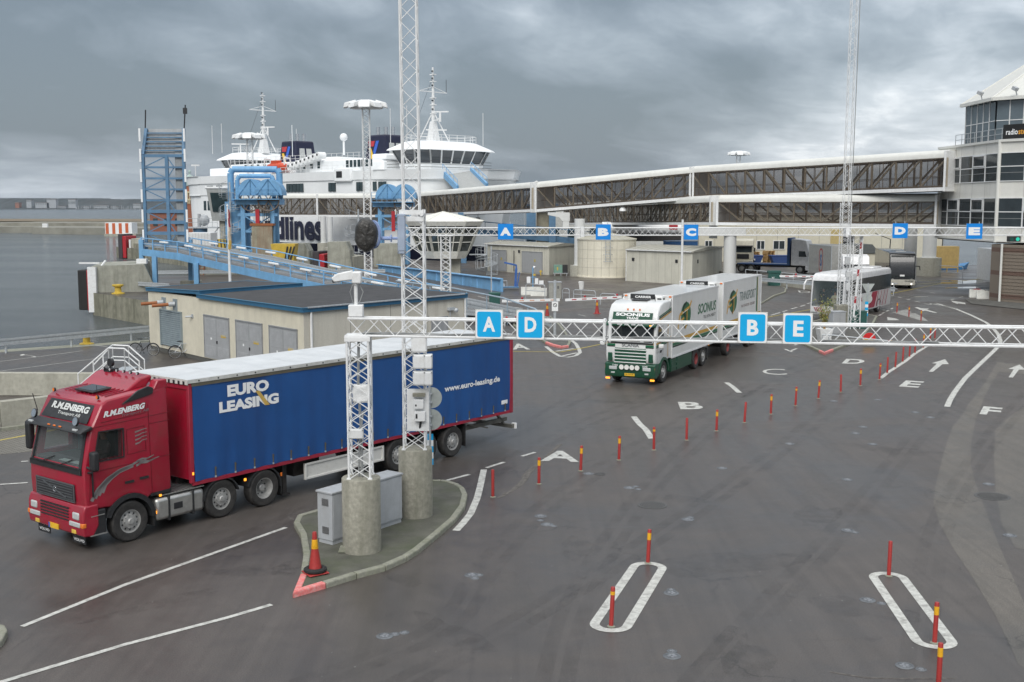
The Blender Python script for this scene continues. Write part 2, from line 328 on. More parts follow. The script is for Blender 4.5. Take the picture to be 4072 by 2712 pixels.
t=cob.node_tree;p=t.nodes['Principled BSDF'];c=N(t,'ShaderNodeTexCoord');br=N(t,'ShaderNodeTexBrick',Scale=2.4);t.links.new(c.outputs['Object'],br.inputs['Vector'])
br.inputs['Color1'].default_value=(.25,.24,.21,1);br.inputs['Color2'].default_value=(.19,.18,.155,1);br.inputs['Mortar'].default_value=(.07,.065,.055,1);br.inputs['Mortar Size'].default_value=.05;t.links.new(br.outputs[0],p.inputs['Base Color'])
sheet('cobbled_verge',[(-400,1760),(-100,1722),(0,1708),(250,1690),(480,1655),(640,1600),(900,1560),(760,1640),(560,1720),(330,1775),(180,1790),(0,1808),(-400,1870)],cob,Z1)
sheet('quay_edge_strip',None,kerbm,Z1,pts=[(-103.2,16.2),(-30,65.8),(-22.6,70.9),(-16,76.4),(-15,75.2),(-22.0,69.9),(-29.4,64.6),(-102.4,15)])
# ---------------------------------------------------------------- road markings
def line(pxs,wd=.12,m=mark,name='road_marking',z=Z2):
 q=[G(*a) for a in pxs];mb=MB();n=len(q);L_,R_=[],[]
 for i,a in enumerate(q):
  d=(q[min(i+1,n - 1)] - q[max(i - 1,0)]).normalized();nn=Vector((-d.y,d.x,0))*wd/2
  L_.append((a+nn)[:2]+(z,));R_.append((a - nn)[:2]+(z,))
 mb.add(L_+R_,[(i+n,i+n+1,i+1,i) for i in range(n - 1)])
 return tag(mb.build(name,m,smooth=0),kind='structure')
line([(88,2492),(500,2325),(1137,2098)],.13);line([(-60,2733),(500,2563),(900,2458),(1080,2405)],.13)
line([(-40,1931),(0,1927),(110,1920)],.12);line([(84,1836),(112,1834)],.12);line([(-200,1790),(0,1751),(130,1727),(237,1706),(420,1665)],.14,mark_y,'yellow_line',Z2)
line([(1924,1868),(1909,1937),(1897,1983),(1871,2044),(1840,2082),(1813,2111)],.2)
for a,b in (((1773,1912),(1867,1887)),((1934,1861),(2005,1838)),((2075,1815),(2128,1799))):line([a,b],.14)
line([(2520,1657),(2545,1688),(2568,1708),(2592,1745)],.24);line([(2888,1521),(2912,1537),(2940,1562)],.24)
line([(3502,1505),(3530,1482),(3600,1437),(3640,1405),(3698,1370)],.2)
line([(3696,1207),(3760,1217),(3807,1231),(3867,1256),(3922,1283),(3946,1302),(3970,1330),(3979,1356),(3970,1378),(3948,1400),(3904,1441),(3868,1475),(3838,1504),(3818,1530),(3796,1560),(3778,1590),(3766,1618)],.24)
line([(3696,1212),(3722,1206),(3807,1229)],.2)
line([(2280,1386),(2303,1387)],.1);line([(2171,1378),(2200,1402),(2229,1418),(2258,1421),(2290,1415),(2307,1402),(2302,1388),(2290,1367),(2273,1354)],.22)
line([(2210,1397),(2287,1386)],.2);line([(2235,1416),(2295,1403)],.2)
line([(2036,1398),(2200,1400),(2230,1400),(2300,1388),(2420,1363)],.14,mark_y,'yellow_line',Z3);line([(3040,1264),(3090,1255),(3237,1229)],.14,mark_y,'yellow_line',Z3)
line([(3533,1170),(3650,1146),(3748,1126),(3948,1104)],.16,mark_y,'yellow_line',Z3)
for a in ((3065,1254,3103,1243),(3112,1240,3131,1234),(3146,1229,3170,1222),(3182,1219,3202,1213),(3210,1208,3228,1203),(3540,1173,3552,1176),(3570,1181,3586,1185),(3603,1189,3621,1193),(3640,1198,3657,1202),(3676,1208,3694,1211),(3471,1265,3484,1260),(3494,1255,3506,1250),(3508,1247,3517,1243),(3524,1239,3535,1234),(3542,1229,3553,1225),(3498,1227,3518,1234),(3643,1152,3662,1155),(3698,1162,3718,1166),(3120,1388,3150,1400),(3144,1396,3168,1386),(3830,1180,3812,1184),(3795,1189,3780,1193),(3175,1366,3160,1373)):line([a[:2],a[2:]],.16)
line([(2330,1258),(2300,1251)],.12)
line([(0,1438),(170,1417),(330,1395)],.08);line([(-20,1479),(430,1420)],.08);line([(378,1373),(425,1379)],.1)
line([(1985,1200),(1900,1178)],.12);line([(1990,1215),(2080,1226)],.12)
def letter(ch,bl,br,tl,bold=.03,name='lane_letter'):
 a,b,c_=G(*bl),G(*br),G(*tl);mb=MB();a.z=Z2;mb.text(ch,a,(b.x - a.x,b.y - a.y,0),(c_.x - a.x,c_.y - a.y,0),bold)
 return tag(mb.build(name,mark,smooth=0),kind='structure')
mz=lambda x,y:(3100+x/1.96,1200+y/1.96)
letter('D',mz(483,482),mz(645,486),mz(520,446));letter('E',mz(928,661),mz(1080,671),mz(985,614));letter('F',mz(1557,876),mz(1712,890),mz(1590,815))
letter('B',(2706,1628),(2800,1628),(2695,1599));letter('C',(3035,1490),(3131,1491),(3028,1467),.0);letter('A',(2150,1833),(2303,1838),(2156,1791));letter('A',(2039,1390),(2109,1390),(2027,1367));letter('D',(3178,1163),(3226,1165),(3172,1156),.0)
letter('P',(77,1413),(137,1424),(90,1408),-.01)
def poly(pxs,name='arrow_marking'):return sheet(name,pxs,mark,Z2)
poly([mz(*a) for a in ((1185,480),(1290,448),(1320,487),(1270,487),(1195,547),(1163,545),(1225,483))]);poly([mz(*a) for a in ((1783,524),(1870,490),(1915,529),(1865,530),(1818,592),(1785,590),(1825,526))])
rz4=lambda x,y:(3200+x/2.7,1100+y/2.7)
poly([rz4(*a) for a in ((1180,333),(1210,328),(1250,340),(1340,345),(1310,356),(1425,388),(1400,391),(1290,366),(1270,372),(1205,342))]);poly([rz4(*a) for a in ((885,435),(985,452),(1015,468),(890,470))])
poly([rz4(*a) for a in ((1570,258),(1720,280),(1730,298),(1650,288),(1640,295),(1590,275))])
sheet('painted_traffic_island',[rz4(*a) for a in ((928,385),(1100,352),(1150,385),(1090,392),(1190,396),(1270,435),(1330,482),(1240,470),(1120,436),(1000,402))],mat('worn_island_paint',(.30,.30,.28),.7,var=.2,dirt=(.14,.13,.12),damt=.6),Z2)
def capsule(c1,c2,r,wd,name='oval_marking'):
 a,b=G(*c1),G(*c2);d=(b - a).normalized();n=Vector((-d.y,d.x,0));mb=MB();o_,i_=[],[]
 for cc,s in ((b,1),(a,-1)):
  for k in range(13):
   th=math.pi*k/12;v=(n*math.cos(th)+d*math.sin(th))*s
   o_.append(cc+v*r);i_.append(cc+v*(r - wd))
 k=len(o_);mb.add([(q.x,q.y,Z2) for q in o_+i_],[(i,(i+1) % k,k+(i+1) % k,k+i) for i in range(k)])
 return tag(mb.build(name,mark,smooth=0,fix=True),kind='structure')
capsule((2577,2258),(2430,2484),.43,.2);capsule((3534,2299),(3713,2548),.43,.2)
def disc(px,py,r,m,name,z=Z2):
 a=G(px,py);mb=MB();mb.add([(a.x+r*math.cos(i*math.pi/12),a.y+r*math.sin(i*math.pi/12),z) for i in range(24)],[tuple(range(24))]);return mb.build(name,m,smooth=0)
crk=mat('crumbled_asphalt',(.13,.12,.108),.9,var=.5,scale=9,dirt=(.06,.055,.05),dscale=8,damt=.9)
sheet('asphalt_crack',[(1975,1985),(2000,1962),(2028,1950),(2050,1930),(2072,1908),(2080,1885),(2102,1868),(2130,1850),(2158,1822),(2190,1795),(2215,1770),(2240,1764),(2215,1786),(2186,1812),(2160,1842),(2132,1862),(2112,1884),(2100,1906),(2082,1928),(2052,1948),(2020,1966),(1998,1978)],crk,Z1);line([(1170,2068),(1140,2052),(1190,2035),(1265,2020)],.05,crk,'asphalt_crack',Z1)
line([(3300,2672),(3440,2695),(3600,2700),(3800,2698)],.05,crk,'asphalt_crack',Z1)
# ---------------------------------------------------------------- kerbed islands
def island(pxs,pink_rng,zt=.13,wd=.16,top=None,step=1.0):
 q=[G(*a).xy for a in pxs]
 area=sum(a.x*b.y - b.x*a.y for a,b in zip(q,q[1:]+q[:1]))
 pk_={i for a,b in pink_rng for i in range(a,b)}
 if area<0:q=q[::-1];n0=len(q);pk_={(n0 - 2 - i) % n0 for i in pk_}
 n=len(q);inn=[]
 for i in range(n):
  a,b,c_=q[i - 1],q[i],q[(i+1) % n];d1=(b - a).normalized();d2=(c_ - b).normalized();n1=Vector((-d1.y,d1.x));n2=Vector((-d2.y,d2.x));nn=(n1+n2).normalized();inn.append(b+nn*wd/max(.45,nn.dot(n1)))
 mb=MB()
 for i in range(n):
  a,b,c_,d_=q[i],q[(i+1) % n],inn[(i+1) % n],inn[i];k=max(1,round((b - a).length/step));mb.k=1 if i in pk_ else 0
  for j in range(k):
   g_=.012/max(.3,(b - a).length);u,v=j/k+g_,(j+1)/k - g_
   A1,B1,C1,D1=a.lerp(b,u),a.lerp(b,v),d_.lerp(c_,v),d_.lerp(c_,u)
   mb.add([(*x,z) for z in (-.02,zt - .02,zt+random.uniform(0,.008)) for x in ((A1,B1,C1,D1) if z<zt - .015 else (A1.lerp(D1,.12),B1.lerp(C1,.12),C1,D1))],
       [(0,1,5,4),(1,2,6,5),(2,3,7,6),(3,0,4,7),(4,5,9,8),(5,6,10,9),(6,7,11,10),(7,4,8,11),(8,9,10,11)])
 tag(mb.build('kerb',[kerbm,pink],smooth=0,bevel=.012,seg=1),kind='structure')
 mb=MB();mb.prism([tuple(x) for x in inn],-.03,zt - .015)
 tag(mb.build('pavement',top,smooth=0,fix=True),kind='structure')
moss=mat('mossy_paving',(.105,.105,.085),.9,var=.22,scale=2.2,bump=.5,bscale=60,dirt=(.075,.09,.045),dscale=.8,damt=.8)
island([(1164,2379),(1195,2302),(1207,2218),(1195,2141),(1168,2095),(1183,2065),(1263,2042),(1500,1972),(1715,1923),(1757,1922),(1788,1927),(1822,1938),(1847,1955),(1859,1981),(1849,2027),(1811,2080),(1749,2134),(1665,2203),(1619,2233),(1535,2271),(1420,2302),(1298,2340)],[(0,1),(21,22)],top=moss)
moss2=mat('dark_paving',(.10,.098,.088),.9,var=.2,scale=2,bump=.3)
island([(3278,1411),(3315,1397),(3422,1356),(3474,1293),(3490,1262),(3420,1250),(3300,1262),(3180,1300),(3110,1335),(3188,1370),(3255,1401)],[(0,1),(10,11)],top=moss2)
island([(2145,1351),(2168,1367),(2190,1376),(2232,1386),(2263,1382),(2271,1367),(2257,1335),(2232,1300),(2190,1262),(2120,1250),(2040,1268),(2040,1300)],[(1,4)],top=moss2)
island([(-130,2540),(-20,2505),(20,2508),(32,2530),(10,2570),(-30,2600),(-130,2640)],[],top=moss2)
island([(3020,1215),(3080,1180),(3125,1165),(3128,1150),(3100,1140),(3040,1120),(2900,1180)],[],top=moss2)
mb=MB();mb.prism([(26.4,124),(29,118.5),(30.6,112.5),(32.4,110.3),(36,109.5),(38,120),(40,135),(44,164),(20,164),(24,140)],-.05,.7);o_=mb.build('raised_yard',[asph_far,conc_pale],smooth=0,fix=True);tag(o_,kind='structure')
for p_ in o_.data.polygons:p_.material_index=0 if abs(p_.normal.z)>.5 else 1
# -- far shore
hillm=mat('far_woods',(.028,.038,.04),.95,var=.5,scale=.02,dirt=(.055,.05,.045),dscale=.006,damt=.7)
mb=MB();rr=random.Random(3);n=800;ridge=[]
for i in range(n+1):
 x=-3400+i*(6800/n);h=24+8*math.sin(i*.017+1.2)+4*math.sin(i*.047)+3*math.sin(i*.19)+rr.uniform(0,6)
 if x>-1750:h+=2
 ridge.append((x,h))
vs=[]
for x,h in ridge:vs+=[(x,4650,-3),(x,4700,4+h*.15),(x,4760,6+h*.45),(x+5,4900,h+16),(x,5400,h+20)]
mb.add(vs,[(i*5+j,(i+1)*5+j,(i+1)*5+j+1,i*5+j+1) for i in range(n) for j in range(4)])
tag(mb.build('hills',hillm,smooth=0),kind='structure')

# -- standing water, oil stains and worn tyre tracks
wetm=mat('standing_water',(.035,.036,.038),.05,var=.3,scale=2,spec=.6)
def blob(px,py,rx,ry,m,name,rz=0.,sd=1,z=.0055):
 c_=G(px,py);rr=random.Random(sd);ph=[rr.uniform(0,6.28) for _ in range(4)];pts=[]
 for i in range(36):
  a=i*math.pi/18;k=1+.22*math.sin(2*a+ph[0])+.16*math.sin(3*a+ph[1])+.1*math.sin(5*a+ph[2])+.06*math.sin(9*a+ph[3]);x,y=rx*k*math.cos(a),ry*k*math.sin(a);pts.append((c_.x+x*math.cos(rz) - y*math.sin(rz),c_.y+x*math.sin(rz)+y*math.cos(rz)))
 return sheet(name,None,m,z,pts=pts)
for i,(x,y,rx,ry) in enumerate(((3760,1126,3.4,1.5),(3880,1118,2.6,2.0),(3700,1116,2.2,1.0),(3830,1144,2.5,.8),(3905,1152,1.2,.7),(3660,1180,.9,.4))):blob(x,y,rx,ry,wetm,'puddle',.3,i+3)
def film(name,col,a,sc):
 m=bpy.data.materials.new(name);m.use_nodes=True;t=m.node_tree;p=t.nodes['Principled BSDF'];p.inputs['Base Color'].default_value=(*col,1);p.inputs['Roughness'].default_value=.38;c=N(t,'ShaderNodeTexCoord');n=N(t,'ShaderNodeTexNoise',Scale=sc,Detail=7.,Roughness=.7);t.links.new(c.outputs['Object'],n.inputs['Vector']);r=N(t,'ShaderNodeMapRange');t.links.new(n.outputs[0],r.inputs[0])
 for i,q in enumerate((.40,.68,0,a)):r.inputs[i+1].default_value=q
 t.links.new(r.outputs[0],p.inputs['Alpha']);return m
oil=film('oil_film',(.02,.019,.018),.15,2.2);track=film('tyre_film',(.025,.022,.02),.14,.7);dust=film('dry_dust',(.20,.185,.16),.14,1.6)
for i,(x,y,rx,ry,m) in enumerate(((1010,2270,1.1,.4,oil),(640,2400,1.2,.3,oil),(1130,2265,.5,.3,oil),(1600,2305,.7,.25,oil),(2720,1985,.8,.3,oil),(2900,2240,1.6,.9,oil),(3250,2050,1.2,.5,oil),(2300,2180,1.0,.4,oil),(3420,2420,1.0,.6,oil),(2480,1600,1.6,.5,oil),(3000,1560,1.6,.5,oil),(2950,2600,1.2,.5,oil),(1800,2520,1.1,.4,oil),(3560,1790,1.6,.6,oil),(2620,2420,.5,.3,dust),(3300,1950,1.4,.5,dust),(2050,2380,1.4,.6,dust),(3120,2340,1.2,.4,dust),(2380,1700,1.5,.5,dust),(2800,1430,2.5,.7,dust))):blob(x,y,rx,ry,m,'stain',i*.7,i+20,.0062)
for k,pts in enumerate(([(3950,1380),(3760,1560),(3560,1800),(3250,2160),(2900,2520),(2700,2740)],[(3560,1400),(3350,1560),(3050,1800),(2620,2100),(2000,2480),(1500,2740)],[(3400,1380),(3050,1500),(2600,1720),(2150,2000),(1900,2250),(1700,2500),(1100,2740)],[(2900,1420),(2600,1560),(2250,1700),(2000,1830),(1700,1985),(1400,2080)],[(2560,1450),(2300,1560),(2000,1720),(1500,1900),(900,2150),(200,2420)],[(4072,1560),(3900,1760),(3720,2050),(3640,2350),(3600,2740)],[(3080,1500),(2800,1700),(2500,2000),(2250,2400),(2150,2740)])):
 for off in (0,95):
  q=[(x+off*(.35+.65*(y - 1300)/1400),y+off*.12) for x,y in pts];fine=[]
  for a,b,c_,d_ in zip([q[0]]+q[:-2],q[:-1],q[1:],q[2:]+[q[-1]]):
   for j in range(6):u=j/6;fine.append(tuple(.5*(2*b[n_]+(c_[n_] - a[n_])*u+(2*a[n_] - 5*b[n_]+4*c_[n_] - d_[n_])*u*u+(3*b[n_] - a[n_] - 3*c_[n_]+d_[n_])*u**3) for n_ in (0,1)))
  line(fine+[q[-1]],.3,track,'tyre_track',.0048+k*.0002)
# ---------------------------------------------------------------- small ground things
def bollard(name='flexible_post'):
 t=thing(name,'red flexible post','post')
 mb=MB();mb.lathe([(.045,0),(.045,.8),(.038,.815),(.001,.818)],12);mb.build('pole',post_red,t)
 mb=MB();mb.lathe([(.046,.57),(.0475,.572),(.0475,.735),(.046,.737)],12,cap=False);mb.build('reflective_band',post_yel,t)
 mb=MB();mb.lathe([(.085,0),(.085,.012),(.05,.03)],14);mb.build('foot',kerbm,t)
 return t
def bollard_plain():
 t=thing('flexible_post','red flexible post','post')
 mb=MB();mb.lathe([(.045,0),(.045,.8),(.038,.815),(.001,.818)],12);mb.build('pole',post_red,t)
 mb=MB();mb.lathe([(.085,0),(.085,.012),(.05,.03)],14);mb.build('foot',kerbm,t)
 return t
by,br_=bollard(),bollard_plain();uy=ur=False
BG='red flexible posts dividing the lanes'
ROW=[(1960,1977,0,'plain red flexible post nearest the kerbed island, beside the curved white stripe'),(2143,1925,1,'yellow banded post just left of the painted letter A on the near asphalt'),(2309,1873,1,'yellow banded post just right of the painted letter A on the near asphalt'),
 (2461,1830,1,'yellow banded post standing left of the curved white dash below the letter B'),(2600,1790,2,'red post with a worn yellow mark beside the lower curved white dash'),(2730,1751,0,'plain red post standing in front of the painted letter B'),
 (2849,1714,1,'yellow banded post standing just right of the painted letter B'),(2960,1681,0,'plain red post in the long row between the letters B and C'),(3065,1647,1,'yellow banded post in the long row right below the letter C'),
 (3163,1614,2,'red post with a small yellow patch, right of the letter C'),(3254,1585,1,'yellow banded post midway between the letters C and D'),(3343,1560,0,'plain red post standing in front of the painted letter D'),
 (3421,1534,1,'yellow banded post just right of the painted letter D'),(3497,1510,2,'red post with torn yellow band at the near end of the straight white line'),(3528,1484,0,'second plain red post up the straight white line'),
 (3560,1461,0,'third plain red post up the straight white line'),(3589,1439,0,'fourth plain red post up the straight white line'),(3616,1419,0,'fifth red post on the straight white line, partly behind the gantry'),(3638,1404,0,'sixth red post on the straight white line, top hidden by the gantry'),
 (3671,1383,1,'yellow banded post at the far end of the straight white line'),(3699,1348,1,'left one of the two posts standing close together behind the gantry beam'),(3717,1347,1,'right one of the two posts standing close together behind the gantry beam'),
 (3662,1277,1,'yellow banded post on the near edge of the worn painted island'),(3614,1261,1,'yellow banded post in the middle of the worn painted island'),(3566,1244,1,'yellow banded post at the far tip of the worn painted island'),
 (2576,2240,1,'yellow banded post at the far end of the left white oval'),(2430,2492,2,'red post with a worn yellow scrap at the near end of the left white oval'),(3534,2291,0,'plain red post at the far end of the right white oval'),
 (3716,2558,1,'yellow banded post at the near end of the right white oval'),(3731,2735,1,'yellow banded post cut off by the bottom edge, nearest of all posts')]
rr=random.Random(8)
for i,(x,y,k,lab) in enumerate(ROW):
 p_=G(x,y);rz=rr.uniform(0,6)
 src=br_ if k==0 else by
 if k==0 and not ur:o=src;ur=True
 elif k and not uy:o=src;uy=True
 else:o=dup(src,p_,rz,lab,BG)
 o.location=p_;o.rotation_euler=(R(rr.uniform(-1.2,1.2)),R(rr.uniform(-.5,3.2)),rz if False else 0);tag(o,lab,'post',BG)
 if k==2:
  for ch in o.children:
   if ch.name.startswith('reflective_band'):ch.scale=(1.001,1.001,.42);ch.location=(0,0,.42)
def stud(r=.17):
 t=thing('steel_cover','round steel cover','cover')
 mb=MB();mb.lathe([(r,0),(r,.006),(r*.93,.014),(r*.72,.016),(r*.7,.008),(.001,.008)],24,cap=False);mb.build('rim',mat('worn_steel',(.17,.18,.19),.5,.5,var=.2),t)
 mb=MB()
 for i in range(5):
  a=i*2*math.pi/5;mb.bar((.02*math.cos(a),.02*math.sin(a),.013),(r*.5*math.cos(a),r*.5*math.sin(a),.013),r*.28,.01)
 mb.build('centre_boss',mat('bright_worn_steel',(.30,.31,.33),.5,.5),t);return t
s0=stud();used=False
ST=[(2502,1940,'round steel cover left of the pair of small ones, behind the left white oval'),(2735,2066,'lone round steel cover up and right of the left white oval'),(2669,2359,'round steel cover just right of the left white oval'),(2672,2610,'round steel cover lower right of the left white oval'),
 (3369,1908,'round steel cover in the open asphalt below the letter E'),(3371,2110,'round steel cover above the far end of the right white oval'),(3450,2387,'round steel cover just left of the right white oval'),(3598,2648,'largest looking steel cover, near the bottom right corner'),(3931,1926,'steel cover on the pale strip above the big manhole lid'),(4016,2130,'steel cover by the right edge of the picture'),
 (1875,2288,'steel cover right of the kerbed island, beside smaller pair'),(1530,2530,'steel cover in the group below the kerbed island'),(2150,2053,'steel cover between the kerbed island and the letter A'),(2175,2086,'lower steel cover of the group between island and letter A'),(2340,1884,'steel cover beside the cracked patch right of the letter A'),(2871,1862,'steel cover right below the long row of posts'),(3639,1640,'steel cover right below the letter E'),
 (3700,1660,'second steel cover below the letter E'),(3492,1590,'steel cover between the long row and the letter E'),(3432,1698,'steel cover left of centre below the letter E'),(3315,1595,'steel cover below the post row near the letter D'),(3402,1724,'far steel cover of the close pair right of centre'),(3140,1765,'left steel cover of the lone pair in the open asphalt'),(3470,1767,'steel cover in open asphalt below the letter E, left of the pale strip'),(4012,2405,'steel cover on the pale asphalt at the right edge')]
for x,y,lab in ST[:24]:
 if not used:o=s0;used=True;o.location=G(x,y)
 else:o=dup(s0,G(x,y),x*.37,lab)
 tag(o,lab,'ground cover','steel covers let into the asphalt')
for x,y,lab in [(2529,1935,'small steel cover upper of the pair behind the left white oval'),(2537,1946,'small steel cover lower of the pair behind the left white oval'),(2669,2346,'small steel cover touching the one right of the left oval'),(2672,2590,'small steel cover above the larger one lower right of the left oval'),(3400,2118,'small steel cover beside the one above the right oval'),(3505,2400,'small steel cover touching the outside of the right oval'),(3663,2662,'small steel cover beside the largest in the bottom right corner'),(1888,2300,'small lower steel cover right of the kerbed island'),(1905,2287,'small upper steel cover right of the kerbed island'),(1570,2522,'small steel cover in the group below the kerbed island'),(1608,2516,'rightmost small steel cover below the kerbed island'),(2150,2070,'small steel cover between the kerbed island and the post row'),(2200,2092,'rightmost small steel cover between island and letter A'),(2745,2058,'small steel cover beside the lone one right of the oval')]:
 o=dup(s0,G(x,y),x*.3,lab,'small steel covers let into the asphalt');o.scale=(.58,.58,.8)
def manhole(px,py,r,lab):
 t=thing('manhole_cover',lab,'manhole',G(px,py));mb=MB();mb.lathe([(r,0),(r,.009),(r*.9,.013),(r*.88,.007),(.001,.007)],32,cap=False);mb.build('frame',mat('cast_iron',(.10,.098,.094),.5,.3,var=.3,scale=30),t)
 mb=MB()
 for i in range(-7,8):
  h=math.sqrt(max(0,(r*.82)**2 - (i*r*.11)**2))
  for j in range(-7,8):
   if abs(j*r*.11)<h:mb.box(i*r*.11 - r*.03,i*r*.11+r*.03,j*r*.11 - r*.03,j*r*.11+r*.03,.007,.013)
 mb.build('grid',mat('cast_iron',(0,0,0)),t,smooth=0)
manhole(2594,2009,.42,'large round cast iron manhole lid in the open asphalt');manhole(3946,1974,.5,'large manhole lid on the pale asphalt strip at right')
manhole(2385,1886,.18,'small dark drain lid beside the cracks right of the letter A')
def cone(h=.95,ring=True):
 t=thing('traffic_cone','x','cone')
 mb=MB();mb.lathe([(.165,.03),(.145,.1),(.075,h*.62),(.055,h*.85),(.05,h*.97),(.04,h),(.02,h)],20);mb.build('cone_body',post_red,t)
 mb=MB();mb.lathe([(.081,h*.60),(.0815,h*.601),(.062,h*.82),(.061,h*.821)],20,cap=False);mb.build('reflective_sleeve',post_yel,t)
 mb=MB();mb.box(-.24,.24,-.24,.24,0,.035);mb.build('base',post_red,t,bevel=.02)
 if ring:
  mb=MB();mb.lathe([(.15,.04),(.24,.04),(.265,.07),(.26,.11),(.22,.135),(.16,.13),(.145,.08)],24,cap=False);mb.build('rubber_ring',black,t)
 return t
c1=cone();c1.location=G(1254,2278,.13)+Vector((0,0,0));c1.rotation_euler=(0,0,.6);tag(c1,'big red cone with yellow sleeve and black rubber ring on the near kerbed island','cone')
c2=cone(.95,False);c2.location=G(2374,1247);c2.scale=(1.12,)*3;tag(c2,'red cone with yellow sleeve beside the white and green lorry cab','cone','distant red cones')
dup(c2,G(2176,1262),.3,'red cone with yellow sleeve behind the sign D, by the grey pole','distant red cones').scale=(1.12,)*3
mb=MB();mb.side([(0,0),(.22,0),(.22,.12),(.06,.16)],-.06,.06);o=mb.build('stone_block',kerbm,bevel=.01);o.location=G(1345,2195,.13);tag(o,'small loose concrete block lying beside the near pillar','block')
# ---------------------------------------------------------------- the near island: two concrete pillars, cabinet, signs
def pillar(px,py,r,h,lab):
 t=thing('concrete_pillar',lab,'pillar',G(px,py,.11),0,None)
 mb=MB();mb.lathe([(r,-.05),(r*1.005,.3),(r,h - .02),(r - .02,h),(.001,h+.004)],48,cap=False);mb.build('shaft',conc,t,smooth=50);return t
P1=pillar(1440,2187,.46,1.80,'near concrete pillar carrying the gantry post, in front of the grey cabinet');P2=pillar(1654,2048,.45,1.84,'concrete pillar carrying the tall mast, behind the grey cabinet')
p1,p2=P1.location,P2.location
GT=thing('sign_gantry','near white lattice gantry over the lanes carrying signs A D B E','gantry',(p1.x,p1.y,p1.z+1.8))
zt=5.30;az_=math.atan2(24.2 - 26.3,11.06+3.56)
ch,brc=MB(),MB();b0=GT.location
def feet(mb,cx,cy,z,w_):
 for a in (-1,1):
  for b in (-1,1):mb.lathe([(.06,0),(.06,.02)],10) if False else mb.box(cx+a*w_/2 - .05,cx+a*w_/2+.05,cy+b*w_/2 - .05,cy+b*w_/2+.05,z,z+.03)
lattice(ch,brc,(p1.x,p1.y,b0.z),(p1.x,p1.y,zt - .02),.50,.03,.013,.62,up=(0,1,0),n=4,xb=True)
feet(ch,p1.x,p1.y,b0.z,.5)
ch.build('post',white,GT,world=True);brc.build('post_bracing',white,GT,world=True)
ch,brc=MB(),MB();bx=Vector((math.cos(az_),math.sin(az_),0));s_=Vector((p1.x - .2,p1.y,5.53));e_=s_+bx*17.5
for sp in ((0,6.02),(6.07,17.5)):
 lattice(ch,brc,s_+bx*sp[0],s_+bx*sp[1],.36,.030,.0135,.73,up=(0,0,1),n=4,dep=.40)
ch.build('beam',white,GT,world=True);brc.build('beam_bracing',white,GT,world=True)
mb=MB()
for k in (5.98,6.11):
 c_=s_+bx*k
 for a,b in (((-.18,-.2),(.18,-.2)),((.18,-.2),(.18,.2)),((.18,.2),(-.18,.2)),((-.18,.2),(-.18,-.2))):
  y_=Vector((-bx.y,bx.x,0));mb.bar(c_+y_*a[0]+Vector((0,0,a[1]*1.15)),c_+y_*b[0]+Vector((0,0,b[1]*1.15)),.05,.05)
mb.build('joint_frame',white,GT,world=True)
mb=MB();mb.box(p1.x - .3,p1.x+.3,p1.y - .27,p1.y+.27,5.30,5.34);mb.box(p1.x - .30,p1.x+.30,p1.y - .29,p1.y - .25,5.2,5.3);mb.build('top_plate',white,GT,world=True)
mb=MB()
for dz,dy in ((-.16,.05),(-.19,.0),(-.14,-.04)):
 pts=[s_+bx*k+Vector((0,dy,dz+.012*math.sin(k*3+dy*40))) for k in [.3+i*.5 for i in range(27)]];mb.path(pts,.014,5)
mb.path([(p1.x+.03,p1.y,b0.z+.02),(p1.x+.02,p1.y+.02,3),(p1.x - .03,p1.y,4.2),(p1.x,p1.y,5.25),(p1.x+.2,p1.y,5.42)],.035,6);mb.path([(p1.x - .05,p1.y,b0.z+.02),(p1.x - .02,p1.y - .05,2.7),(p1.x+.08,p1.y,3.5)],.022,6)
mb.build('cable',mat('grey_cable',(.28,.29,.29),.6),GT,world=True)
CM=thing('security_camera','white security camera with sunshade on top of the near gantry post','camera',(p1.x - .05,p1.y,5.74))
mb=MB();mb.box(-.17,.17,-.12,.12,.02,.30);mb.build('junction_box',white,CM,bevel=.02)
mb=MB();mb.tube((.0,0,.30),(.0,0,.78),.045,12);mb.tube((0,0,.76),(0,0,.80),.07,12);mb.build('stand',white,CM)
mb=MB();mb.box(-.08,.14,-.13,.13,.80,1.08);mb.build('pan_head',white,CM,bevel=.035,seg=3)
mb=MB();mb.T=Matrix.Translation((-.1,0,.98)) @ rot('Y',R(-12));mb.side([(-.42,-.06),(.05,-.10),(.05,.12),(-.30,.12),(-.46,.05)],-.10,.10);mb.build('sunshade',white,CM,bevel=.025,seg=3)
mb=MB();mb.T=Matrix.Translation((-.1,0,.96)) @ rot('Y',R(-12));mb.tube((-.455,0,-.0),(-.2,0,-.01),.055,12);mb.build('lens',dark,CM)
mb=MB();mb.path([(.05,0,.82),(.17,.02,.6),(.1,0,.4),(.03,0,.3)],.012,5);mb.path([(-.05,-.03,.82),(-.13,-.05,.6),(-.06,-.02,.32)],.01,5);mb.build('cable',mat('grey_cable',()),CM)
def ebox(name,lab,c_,sx,sy,sz,group=None,m=white,extra=None):
 t=thing(name,lab,'box',c_,0,group);mb=MB();mb.box(-sx/2,sx/2,-sy/2,sy/2,-sz/2,sz/2);mb.build('case',m,t,bevel=.02,seg=3)
 mb=MB();mb.box(-sx*.42,sx*.42,-sy/2 - .012,-sy/2,-sz*.42,sz*.42);mb.build('lid',m,t,bevel=.006)
 mb=MB()
 for a in (-1,1):
  for b in (-1,1):mb.box(a*sx*.46 - .018,a*sx*.46+.018,-sy/2 - .02,-sy/2 - .0,b*sz*.44 - .015,b*sz*.44+.015)
 mb.build('clamp',mat('grey_cable',()),t);return t
yb=p1.y - .36
